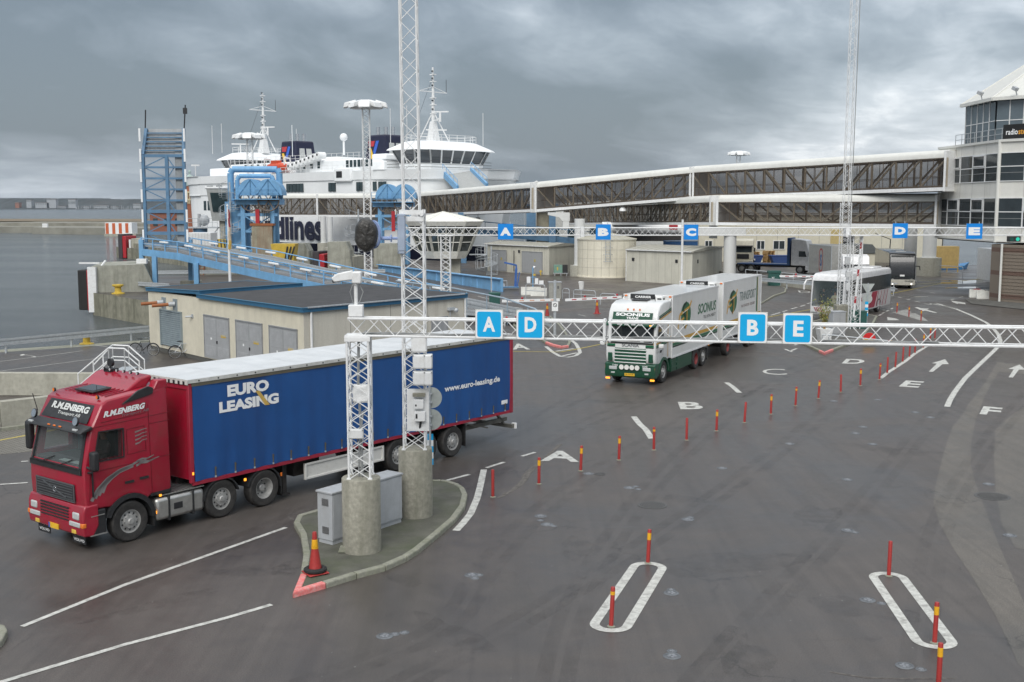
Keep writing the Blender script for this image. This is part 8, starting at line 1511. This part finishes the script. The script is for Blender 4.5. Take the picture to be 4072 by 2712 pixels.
mb=MB();q=[G(-300,1762),G(-60,1728),(G(0,1715)),G(120,1700)]
for a,b in zip(q,q[1:]):mb.bar(a+up*.06,b+up*.06,.2,.14)
tag(mb.build('kerb',kerbm),kind='structure')
ST_=thing('stile','white tubular stair railing crossing the concrete wall behind the red cab','railing',(-18.5,49,0));mb=MB();Pp=lambda px,py,Y_:A(px,py,Y_)
for Yy,pts in ((48.5,[(310,1487),(431,1384),(494,1386),(554,1437),(554,1490)]),(50.2,[(372,1452),(447,1372),(511,1375),(574,1430)])):
 q=[Pp(*p_,Yy) for p_ in pts];mb.path(q,.032,8);mb.path([p_ - up*.52 for p_ in q[:4]],.026,8)
 for a,b in zip(q[:4],q[1:4]):
  n=max(1,round((b - a).length/.75))
  for i in range(n+1):c_=a.lerp(b,i/n);mb.tube(c_ - up*1.05,c_,.028,6)
for a,b in ((431,447),(494,511)):pass
mb.tube(Pp(431,1384,48.5),Pp(447,1372,50.2),.03,6);mb.build('handrail',white,ST_,world=True);mb=MB();a,b=Pp(310,1487,48.5),Pp(431,1384,48.5)
for i in range(8):c_=a.lerp(b,(i+.5)/8) - up*1.05;mb.box(c_.x - .14,c_.x+.14,48.5,50.2,c_.z - .03,c_.z)
c0,c1=Pp(431,1384,48.5),Pp(494,1386,48.5);mb.box(c0.x,c1.x,48.5,50.2,c0.z - 1.08,c0.z - 1.05);mb.build('tread',galv,ST_,world=True)
def guard(lab,pts,h=.72,post=4.0,sg=1):
 q=[V2(*p_) for p_ in pts];T_=thing('guard_rail',lab,'guard rail',q[0]);mb=MB();wbeam(mb,q,h,.0);mb.build('rail',galv,T_,world=True);P0=None
 for c_,d_ in along(q,post,.6):
  if P0 is None:mb=MB();mb.box(-.05,.05,.0,.12,0,.78);P0=mb.build('post',galv,T_);P0.location=(0,0,0);base=q[0];P0.location=c_ - base
  else:c2_=P0.copy();COL.objects.link(c2_);c2_.parent=T_;c2_.location=c_ - q[0]
 return T_
a,b=G(-60,1408),G(90,1398);c_=G(487,1358);d__=(c_ - b).normalized();e0=b - d__*45;e1=c_+d__*7.5;guard('long steel guard rail along the quay edge at the left',[(e0.x,e0.y),(b.x,b.y),(e1.x,e1.y)],.66)
guard('steel guard rail on the pier beside the blue ramp legs',[(-41,131),(-26,133.5),(-15,134)],.8);guard('short steel guard rail at the pier end by the yellow bollard',[(-38.5,112.6),(-33,109)],.8)
guard('curved steel guard rail ending behind the sign D',[(-7.0,83.5),(-2.5,81.0),(.5,77.9),(2.2,75.0),(2.6,73)],.75);guard('steel guard rail on the yard slope right of the white column',[(26.0,119),(31,111),(35.5,104.6)],.75)
T_=thing('handrail','blue grey tubular handrail curving down behind the signs A and D','railing',(-7,84,0));q=[Vector(v) for v in ((-9,88,2.6),(-4.2,83.2,2.35),(-.6,80,1.9),(1.6,78,1.3),(2.2,77,.9))];mb=MB();mb.path(q,.06,8)
for c_,d_ in along(q,2.0):mb.tube(c_,Vector((c_.x,c_.y,0)),.04,6)
mb.build('tube',mat('handrail_bluegrey',(.30,.38,.45),.5),T_,world=True)
T_=thing('handrail','grey tubular railing above the yard slope in front of the parked lorries','railing',(25.5,122,0));q=[Vector(v) for v in ((25.6,124,1.5),(31,115,1.35),(36.5,107,1.1))];mb=MB();mb.path(q,.045,8);mb.path([v - up*.5 for v in q],.035,6)
for c_,d_ in along(q,1.8):mb.tube(c_,Vector((c_.x,c_.y,0)),.04,6)
mb.build('tube',galv,T_,world=True)
def moor(lab,px,py,z=0,s=1.):
 T_=thing('mooring_bollard',lab,'bollard',G(px,py,z));mb=MB();mb.lathe([(.5*s,0),(.5*s,.06*s),(.26*s,.12*s),(.24*s,.5*s),(.42*s,.6*s),(.42*s,.72*s),(.001,.75*s)],20,cap=False);mb.build('body',yellowp,T_)
moor('yellow mooring bollard on the quay edge behind the guard rail',345,1368,0,.85);moor('yellow mooring bollard on the end of the concrete pier',470,1168,0,1.25)
# ---------------------------------------------------------------- pier head and harbour structures
T_=thing('pier_head','battered concrete block on the pier end with black fender and white edge','pier',(-41,110,0));a,b=V2(-41.0,110.4),V2(-32.6,112.5);d_=(b - a).normalized();nn=Vector((-d_.y,d_.x,0));mb=MB();z1=2.55;mb.add([a,a+d_*6.0,a+d_*5.6+nn*9,a+nn*9+d_*-.5,a+up*z1,a+d_*4.9+up*(z1+.15),a+d_*4.9+nn*9+up*(z1+.15),a+nn*9+up*z1],[(3,2,1,0),(4,5,6,7),(0,1,5,4),(1,2,6,5),(2,3,7,6),(3,0,4,7)]);mb.build('body',mat('stained_concrete',(.34,.34,.29),.9,var=.2,scale=1,bump=.5,bscale=8,dirt=(.08,.085,.06),dscale=.5,damt=.95,streak=True),T_,world=True,smooth=0,fix=True)
mb=MB();mb.box(a.x - .3,a.x+.5,a.y - .35,a.y+.02,-1.9,2.5);mb.build('white_edge',white,T_,world=True);mb=MB();mb.box(a.x - 1.3,a.x - .35,a.y - .3,a.y+2.5,-1.7,2.2);mb.build('fender',black,T_,world=True,bevel=.1);mb=MB();mb.box(a.x - .4,a.x - .3,a.y - .3,a.y+2.4,-1.7,2.2);mb.build('fender_frame',redp,T_,world=True)
mb=MB();mb.box(a.x - 1.6,a.x+.4,a.y+1,a.y+1.3,z1+.2,z1+.35);mb.box(a.x+3.4,a.x+4.4,a.y+3,a.y+3.6,z1+.1,z1+.6);mb.tube((a.x+.6,a.y+1,z1),(a.x+.9,a.y+1.4,z1+.5),.1,6);mb.build('lamp_and_gear',white,T_,world=True)
def dolphin(lab,x,y,sc=1.,panels=True):
 T_=thing('berthing_dolphin',lab,'dolphin',(x,y,0),R(-10));mb=MB();mb.side([(-.2,-3.5),(4.4*sc,-3.5),(4.4*sc,1.7),(.8,1.9)],0,5);mb.build('block',conc_pale,T_,fix=True);mb=MB();mb.box(-1.0,-.25,-.4,4,-2.1,2.4*sc);mb.build('red_fender',redp,T_,bevel=.08);mb=MB();mb.box(-1.9,-1.0,-.5,4,-2.4,2.8*sc);mb.build('dark_fender',mat('fender_dark',(.05,.045,.05),.7),T_,bevel=.08)
 mb=MB();mb.box(.4,.75,-.3,-.0,-2,1.7);mb.build('white_strip',white,T_);return T_
dolphin('red and black berthing dolphin in the water left of the raised flap',-78.5,232);dolphin('red fendered dolphin block behind the blue ramp railing near the middle',-33.3,160,.9);dolphin('red fendered dolphin block left of the wrapped signal',-24.8,152,.85);dolphin('far red fender dolphin beyond the ferry hull letters',-46,214,.9)
T_=thing('channel_marker','white and orange striped marker block across the harbour','marker',(-146,408,-2.2));mb=MB();mb.box(0,9.6,0,6,0,4.9);mb.build('block',sign_white,T_);small(T_,'stripe',mat('marker_orange',(.55,.12,.04),.6),*[(.2+i*2.35,1.3+i*2.35,-.05,0,.6+.2*i,4.7) for i in range(4)]);mb=MB();mb.box(-.3,11,-.3,6.3,0,.9);mb.build('footing',conc_pale,T_)
T_=thing('breakwater','long low concrete breakwater across the harbour at the left','breakwater',(-300,440,-3));mb=MB();mb.prism([(-600,470),(-192,462),(-188,445),(-122,418),(-90,410),(-60,470),(-150,640),(-700,700)],-3,.35);mb.prism([(-600,490),(-185,478),(-90,440),(-75,470),(-150,620),(-700,680)],-3,1.6);mb.prism([(-600,520),(-180,505),(-90,480),(-80,490),(-150,600),(-700,660)],-3,1.9)
mb.build('body',mat('breakwater_stone',(.25,.245,.21),.9,var=.2,scale=.15,dirt=(.14,.13,.10),dscale=.12,damt=.6),T_,world=True,fix=True,smooth=0);mb=MB();mb.add([(-600,492,1.96),(-184,507,1.96),(-92,482,1.96),(-82,492,1.96),(-150,600,1.96),(-700,660,1.96)],[tuple(range(6))]);mb.build('dry_grass_top',mat('dry_grass',(.19,.15,.10),.95,var=.2,scale=.1),T_,world=True,smooth=0)
mb=MB();mb.box(-183,-181,443,444,.35,1.9);mb.build('white_marks',white,T_,world=True)
def lbox(name,lab,cat,x0,x1,y0,y1,z0,z1,m,extra=None,grp=None):
 T_=thing(name,lab,cat,((x0+x1)/2,y0,z0),0,grp);mb=MB();mb.box(x0,x1,y0,y1,z0,z1);mb.build('body',m,T_,world=True)
 return T_
T_=thing('striped_buffer','yellow and black striped buffer frame beyond the blue ramp','buffer',A(866,960,150));small(T_,'panel',mat('safety_yellow',()),(-1.9,1.9,0,.4,-1.6,.3));mb=MB()
for i in range(7):mb.bar((-1.7+i*.55,-.03,-1.5),(-1.2+i*.4,-.03,.25),.16,.03,(0,1,0))
mb.build('stripe',dark,T_)
T_=thing('hopper','yellow hopper with black diagonal stripes under the left hoist tower','hopper',A(1133,1008,140));mb=MB();mb.loft([[(-.8,-1,-2.6),(1.0,-1,-2.6),(1.0,1,-2.6),(-.8,1,-2.6)],[(-1.5,-1.2,1.2),(1.5,-1.2,1.2),(1.5,1.2,1.2),(-1.5,1.2,1.2)]]);mb.build('body',yellowp,T_,fix=True);mb=MB()
for i in range(3):mb.bar((.1+i*.35,-1.22,-1.4+i*.2),(.6+i*.42,-1.25,.9),.2,.04,(0,1,0))
mb.build('stripe',dark,T_)
T_=thing('site_cabin','small white container cabin beyond the blue ramp left of the flagpole','cabin',A(790,960,132));small(T_,'body',white,(-1.5,1.4,0,3,-1.6,1.0),bevel=.04);small(T_,'rib',mat('cabin_rib',(.6,.6,.58),.5),*[(-1.4+i*.35,-1.35+i*.35,-.03,0,-1.5,.95) for i in range(8)])
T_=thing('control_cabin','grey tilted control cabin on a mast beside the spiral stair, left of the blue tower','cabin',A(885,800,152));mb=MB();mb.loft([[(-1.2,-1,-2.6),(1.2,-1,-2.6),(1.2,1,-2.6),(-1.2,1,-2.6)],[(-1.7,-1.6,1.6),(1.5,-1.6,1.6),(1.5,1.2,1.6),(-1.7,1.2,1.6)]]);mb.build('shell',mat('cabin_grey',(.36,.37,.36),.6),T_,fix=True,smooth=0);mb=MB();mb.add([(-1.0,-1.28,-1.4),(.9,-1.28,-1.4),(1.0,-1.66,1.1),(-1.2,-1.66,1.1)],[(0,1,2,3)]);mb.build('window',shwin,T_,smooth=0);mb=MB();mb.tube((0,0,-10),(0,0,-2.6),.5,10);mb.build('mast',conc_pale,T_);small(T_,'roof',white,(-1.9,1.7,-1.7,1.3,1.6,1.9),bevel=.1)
def spiral(lab,x,y,H,r=1.4,m=galv,z0=0):
 T_=thing('spiral_stair',lab,'stairs',(x,y,z0));mb=MB();n=int(H/.22)
 for i in range(n):
  a=i*.5;z=i*H/n;c_=Vector((0,0,z));mb.add([c_,c_+Vector((r*math.cos(a),r*math.sin(a),0)),c_+Vector((r*math.cos(a+.45),r*math.sin(a+.45),0)),c_ - up*.06,c_+Vector((r*math.cos(a),r*math.sin(a),-.06)),c_+Vector((r*math.cos(a+.45),r*math.sin(a+.45),-.06))],[(0,1,2),(5,4,3),(0,3,4,1),(1,4,5,2),(2,5,3,0)])
  mb.tube(c_+Vector((r*math.cos(a),r*math.sin(a),0)),c_+Vector((r*math.cos(a),r*math.sin(a),1.05)),.03,4);mb.tube(c_+Vector((r*math.cos(a),r*math.sin(a),1.05)),c_+Vector((r*math.cos(a+.5),r*math.sin(a+.5),1.05+H/n)),.035,4)
 mb.tube((0,0,0),(0,0,H+1),.12,8);mb.build('steps',m,T_)
spiral('grey spiral staircase left of the blue tower with the pipe arch',-36.6,148,10.5);spiral('grey spiral staircase beside the wrapped signal, up to the distant gangway',-21.6,160,7.0,1.9)
T_=thing('mooring_tower','small blue capstan tower with railed platform left of the flagpole','tower',A(799,985,175));mb=MB();mb.lathe([(1.4,-3),(.95,0),(1.1,3.0)],14);mb.build('pedestal',rblue_d,T_);mb=MB();mb.box(-3,3,-1.4,1.4,3.0,3.2)
for i in range(9):mb.tube((-3+i*.75,-1.4,3.2),(-3+i*.75,-1.4,4.5),.04,4)
mb.path([(-3,-1.4,4.5),(3,-1.4,4.5)],.05,4);mb.path([(-3,-1.4,3.9),(3,-1.4,3.9)],.04,4);mb.bar((-3,-1,3),(-1,-.6,.8),.12,.12);mb.bar((3,-1,3),(1,-.6,.8),.12,.12);mb.build('platform',galv,T_);mb=MB();mb.tube((0,-.4,3.2),(0,-.4,5.2),.25,8);mb.sphere((.6,0,4.2),.9,10);mb.build('capstan',grey,T_)
conc2=mat('stained_concrete',())
for i,(x,y,w_,h,lab) in enumerate(((-29.5,153,4.2,3.4,'tapered concrete pier block right of the yellow hopper'),(-36.5,139.2,5.5,3.0,'sloping concrete quay wall with a ladder behind the blue ramp'),(-22.9,150,3.0,3.7,'tall concrete pier block left of the red fender by the wrapped signal'),(-17.4,158,3.8,3.2,'concrete block behind the wrapped signal mast'),(-38.5,168,3.5,4,'concrete block under the left blue tower'))):
 T_=thing('concrete_pier',lab,'pier',(x,y,0));mb=MB();mb.side([(-w_/2,-2.5),(w_/2+.5,-2.5),(w_/2 - .1,h*.7),(w_/2 - .6,h),(-w_/2,h)],0,4);mb.build('body',conc2,T_,smooth=0,fix=True)
 if i==1:mb=MB();mb.path([(-2.1,-.15,-1),(-1.7,-.15,2.8)],.06,5);mb.path([(-1.5,-.15,-1),(-1.1,-.15,2.8)],.06,5);[mb.tube((-2.05+k*.045,-.15,-.8+k*.4),(-1.5+k*.045,-.15,-.8+k*.4),.04,4) for k in range(9)];mb.build('ladder',brown,T_)
T_=thing('quay_wall','stained concrete quay wall across the small basin behind the flap','wall',(-58,204,0));mb=MB();mb.prism([(-80,236),(-60,205),(-44,176),(-40,178),(-56,206),(-76,238)],-3,.9);mb.build('body',quaywall,T_,world=True,smooth=0,fix=True)
# ---------------------------------------------------------------- background buildings
T_=thing('warehouse','long low cream warehouse with a few windows behind the parked lorries','building',(26,158,0));mb=MB();mb.box(0,34,0,12,0,7.2);cw=mat('warehouse_cream',(.60,.57,.46),.7,var=.05,dirt=(.45,.42,.34),dscale=.4,damt=.4,streak=True);mb.build('wall',cw,T_);small(T_,'roof',mat('warehouse_roof',(.42,.42,.40),.6),(-.4,34.4,-.4,12.4,7.2,7.5))
for x0,x1 in ((8.1,9.1),(10.4,11.9),(.9,1.8)):D=small(T_,'window',wglass,(x0,x1,-.06,.0,2.5,3.6));D2=small(T_,'frame',white,(x0 - .08,x0,-.12,0,2.42,3.68),(x1,x1+.08,-.12,0,2.42,3.68),(x0,x1,-.12,0,3.6,3.68),(x0,x1,-.12,0,2.42,2.5),((x0+x1)/2 - .04,(x0+x1)/2+.04,-.1,0,2.5,3.6));D2.parent=D
small(T_,'shutter_door',mat('ochre_shutter',(.48,.38,.17),.6),(18.3,20.9,-.1,0,0,5.2));small(T_,'door_opening',dark,(20.0,21.6,-.14,-.1,0,4.4));small(T_,'wall_seam',mat('seam_grey',()),*[(2.2+i*2.9,2.25+i*2.9,-.02,0,0,7.2) for i in range(11)])
T_=thing('low_roofed_hut','low hut with dark corrugated roof beside the black coach','building',(44.8,149,0));T_.scale=(.6,.6,.7);mb=MB();mb.side([(-3.4,3.2),(6,3.2),(4.2,4.9),(-1.8,4.9)],0,5);mb.build('roof',mat('corrugated_dark',(.10,.11,.11),.7),T_,fix=True);small(T_,'wall',cw,(-3,5.6,.3,4.8,0,3.2));small(T_,'roof_rib',mat('corrugated_dark',()),*[(-3+i*.5,-2.9+i*.5,-.05,0,3.25,3.4) for i in range(16)])
T_=thing('long_white_building','long pale building seen through the gangway glass in the distance','building',(-2,205,0));mb=MB();mb.box(6,52,0,14,0,8.5);mb.build('wall',mat('far_pale_wall',(.5,.5,.47),.7),T_);small(T_,'roof',grey,(5.6,52.4,-.4,14.4,8.5,9.0));small(T_,'window',shwin,*[(8+i*4,10.5+i*4,-.1,0,2.5,4.5) for i in range(11)])
T_=thing('tent_roof','white curved tent roof behind the upper gangway near its middle','tent',(4.2,190,0));T_.scale=(.24,.5,.81);mb=MB();n=14;vs=[]
for j in range(2):
 for i in range(n+1):t_=i/n;vs.append((-9+20*t_,j*12,11.0+5.2*math.sin(math.pi*min(1,t_*1.15))**1.6*(1 - .25*t_)))
mb.add(vs+[(-9,0,10.5),(11,0,10.5)],[(i,i+1,n+2+i,n+1+i) for i in range(n)]+[tuple(range(n+1))+(2*n+3,2*n+2)]);mb.build('canopy',sign_white,T_,smooth=60,fix=True);small(T_,'post',galv,(-8.9,-8.7,0,.2,0,10.9),(8,8.2,0,.2,0,12),(-8.9,-8.7,11.8,12,0,10.9))
T_=thing('domed_tower','round brick tower with pale green dome and cream balustrade behind the blue flap','tower',(-97.3,345,0));T_.scale=(.44,.44,.75);mb=MB();mb.lathe([(5.2,0),(5.2,14.2),(5.5,14.3),(5.5,14.9),(4.3,15),(4.3,19.4)],24);mb.build('wall',brick,T_,smooth=30);mb=MB();mb.lathe([(4.6,19.4),(4.7,19.8),(4.3,21.4),(3.2,22.9),(1.6,23.7),(.7,24.0),(.6,24.6),(.95,25.1),(.6,25.7),(.001,25.9)],24,cap=False);mb.build('dome',mat('copper_green',(.38,.48,.45),.6),T_,smooth=50)
mb=MB();mb.lathe([(6.1,13.6),(6.2,13.8),(6.2,14.2),(5.3,14.3)],24);mb.lathe([(6.1,16.6),(6.3,16.7),(6.3,17.1),(6.0,17.2)],24)
for i in range(32):a=i*math.pi/16;mb.box(6.1*math.cos(a) - .22,6.1*math.cos(a)+.22,6.1*math.sin(a) - .22,6.1*math.sin(a)+.22,14.2,16.6);mb.box(5.6*math.cos(a) - .25,5.6*math.cos(a)+.25,5.6*math.sin(a) - .25,5.6*math.sin(a)+.25,12.3,13.6)
mb.build('balustrade',mat('cream_stone',(.68,.60,.38),.7),T_);mb=MB();mb.tube((5,-3,16),(5,-3,27.5),.35,6);mb.box(2.2,7.8,-3.2,-2.8,27.3,27.9);mb.box(4,6,-3.8,-2.2,22,22.5);mb.build('radar_mast',white,T_)
T_=thing('brick_building','long red brick building seen behind the blue flap across the water','building',(-96,352,0));mb=MB();mb.box(-16,26,0,14,0,6.5);mb.build('wall',brick,T_);small(T_,'roof',mat('slate_roof',(.12,.13,.14),.8),(-16.5,26.5,-.5,14.5,6.5,7.2));small(T_,'window',shwin,*[(-15+i*3.4,-13.6+i*3.4,-.1,0,2.4,4.8) for i in range(12)])
far_w=mat('far_white_wall',(.36,.38,.40),.8)
for i,(x0,x1,z0,z1,lab) in enumerate(((272,300,822,794,'pale tower block on the far shore'),(140,195,817,807,'long low white building on the far shore, left of the tower block'),(105,124,806,796,'pale house among trees on the far shore at left'),(185,222,797,792,'white building on the ridge of the far shore'),(529,558,823,811,'white building on the far shore behind the blue flap edge'),(228,262,830,821,'row of low white houses at the waterline of the far shore'),(330,352,828,821,'small white boathouse on the far shore'),(375,425,826,817,'white marina sheds on the far shore'),(60,75,812,806,'small reddish house on the far shore'),(440,470,830,823,'low pale quay building on the far shore'))):
 a,b=A(x0,z0,4680),A(x1,z1,4680);T_=thing('far_building',lab,'building',(a.x,4680,0));w_=b.x - a.x;h0=a.z;small(T_,'wall',far_w if i !=8 else brick,(0,w_,0,25,-2,b.z));small(T_,'roof',mat('far_roof',(.20,.17,.16),.8),(-1,w_+1,-1,26,b.z,b.z+2));small(T_,'window',shwin,*[(w_*(k+.3)/6,w_*(k+.7)/6,-.5,0,max(0,h0)+(b.z - max(0,h0))*.4,max(0,h0)+(b.z - max(0,h0))*.75) for k in range(6)])
rr=random.Random(9);mb=MB()
for i in range(70):x=A(rr.uniform(300,560),830,4640).x;mb.box(x - .5,x+.5,4640,4641,-2,rr.uniform(8,15));mb.box(x - 4,x+4,4641,4643,-2.2,.5)
tag(mb.build('marina',far_w),'pale marina of moored yachts along the far shore','marina',None,'stuff')
def pallets(lab,x,y,n):
 T_=thing('pallet_stack',lab,'pallets',(x,y,.7),.2);P0=None
 for k in range(n):
  if P0 is None:mb=MB();[mb.box(-.6,.6,-.5+j*.2,-.38+j*.2,.12,.145) for j in range(6)];[mb.box(-.6+j*.52,-.46+j*.52,-.5,.62,.0,.12) for j in range(3)];P0=mb.build('pallet',wood,T_)
  else:copies(P0,T_,[(.03*(k % 3),0,.15*k,.02*k)])
pallets('taller stack of wooden pallets against the warehouse',32.4,152,11);pallets('wooden pallet stack right of the cream lorry',34.3,151.5,12);pallets('low wooden pallet stack beside the blue skip',35.7,151,8)
for x,lab in ((31.4,'blue skip with a small white mark beside the cream lorry'),(34.8,'blue skip in front of the warehouse window')):T_=thing('skip',lab,'skip',(x,147,.7));T_.scale=(.5,.8,.6);mb=MB();mb.side([(-1.6,.5),(1.6,.5),(2.4,2.2),(-2.4,2.2)],0,2);mb.build('body',mat('skip_blue',(.03,.07,.22),.6),T_,fix=True);small(T_,'rim',mat('skip_blue',()),(-2.45,2.45,-.06,2.06,2.15,2.28));small(T_,'mark',sign_white,(-.2,.2,-.25,-.2,1.2,1.6)) if x<33 else None
T_=thing('link_span','blue steel link span and railings behind the sheds under the gangway','ramp',(0,172,0));mb=MB();mb.bar((-9,168,5),(16,176,2.5),.4,.9);mb.path([(-9,167.5,6.6),(16,175.5,4.1)],.07,5);[mb.tube((-9+k*2.5,167.5+k*.8,5.2 - k*.25),(-9+k*2.5,167.5+k*.8,6.6 - k*.25),.06,4) for k in range(11)];mb.box(-8,-6.8,168.5,170,0,7.5);mb.box(2.2,3.6,172,173,0,8.4);mb.box(5.6,6.6,172,173,0,8.4);mb.box(1.8,7,172,173.4,8.2,8.8);mb.build('frame',rblue_d,T_,world=True,fix=True);mb=MB();mb.box(3.8,6.0,173.5,176,2,8.2);mb.build('counterweight',rust,T_,world=True)
T_=thing('shipping_container','blue container with white edge beyond the beige shed','container',(20.3,150,1.65));T_.scale=(.5,1,1);small(T_,'body',mat('container_blue',(.05,.16,.38),.6),(0,8.5,0,2.4,0,2.2));small(T_,'rib',mat('container_blue',()),*[(.2+i*.4,.35+i*.4,-.05,0,.1,2.1) for i in range(21)]);small(T_,'frame',mat('container_edge',(.4,.5,.6),.5),(-.05,8.55,-.06,0,2.15,2.25));small(T_,'stand',dark,(.2,.6,.2,2.2,-2.2,0),(7.9,8.3,.2,2.2,-2.2,0))
T_=thing('tank_trailer','long white tank trailer parked beyond the beige shed','trailer',(12.5,158,0));mb=MB();mb.tube((0,0,5.4),(11.5,0,5.4),.85,16);mb.build('tank',sign_white,T_);small(T_,'chassis',chassis,(.2,11.3,-.5,.5,3.6,4.6),(1,1.6,-.5,.5,0,3.6),(9.5,10.1,-.5,.5,0,3.6));small(T_,'red_fitting',redp,(9.2,10.4,-.9,-.8,5.2,6.4),(11.2,11.9,-.9,-.8,5.2,6.4))
for x,lab in ((50.5,'blue work boat frame on the quay beyond the white column'),(57.5,'white and blue boat hull beyond the ochre crate')):T_=thing('work_boat',lab,'boat',(x,152,-1.2),.3);mb=MB();mb.loft([[(-3.5,-1,0),(2.5,-1,0),(3.8,0,.2),(2.5,1,0),(-3.5,1,0)],[(-3.8,-1.3,1.6),(2.8,-1.3,1.7),(4.6,0,2.1),(2.8,1.3,1.7),(-3.8,1.3,1.6)]]);mb.build('hull',mat('boat_blue',(.05,.20,.42),.4),T_,fix=True);mb=MB();mb.box(-2.4,-.6,-.8,.8,1.6,3.3);mb.build('cabin',white,T_,bevel=.08);mb=MB();mb.tube((0,0,1.6),(.2,0,5.2),.07,6);mb.tube((.2,0,5.2),(-2.2,0,6.0),.05,5);mb.build('mast',dark,T_)
# -- thin sea air between the camera and the far shore
mb=MB();mb.box(-5000,5000,-120,5600,-7,60);o=mb.build('haze',[bpy.data.materials.new('sea_air')],smooth=0);tag(o,kind='stuff')
m=o.data.materials[0];m.use_nodes=True;t=m.node_tree;t.nodes.clear();v=N(t,'ShaderNodeVolumePrincipled',Density=5e-5);v.inputs['Color'].default_value=(.72,.80,.88,1);v.inputs['Anisotropy'].default_value=.2;mo=N(t,'ShaderNodeOutputMaterial');t.links.new(v.outputs[0],mo.inputs['Volume'])
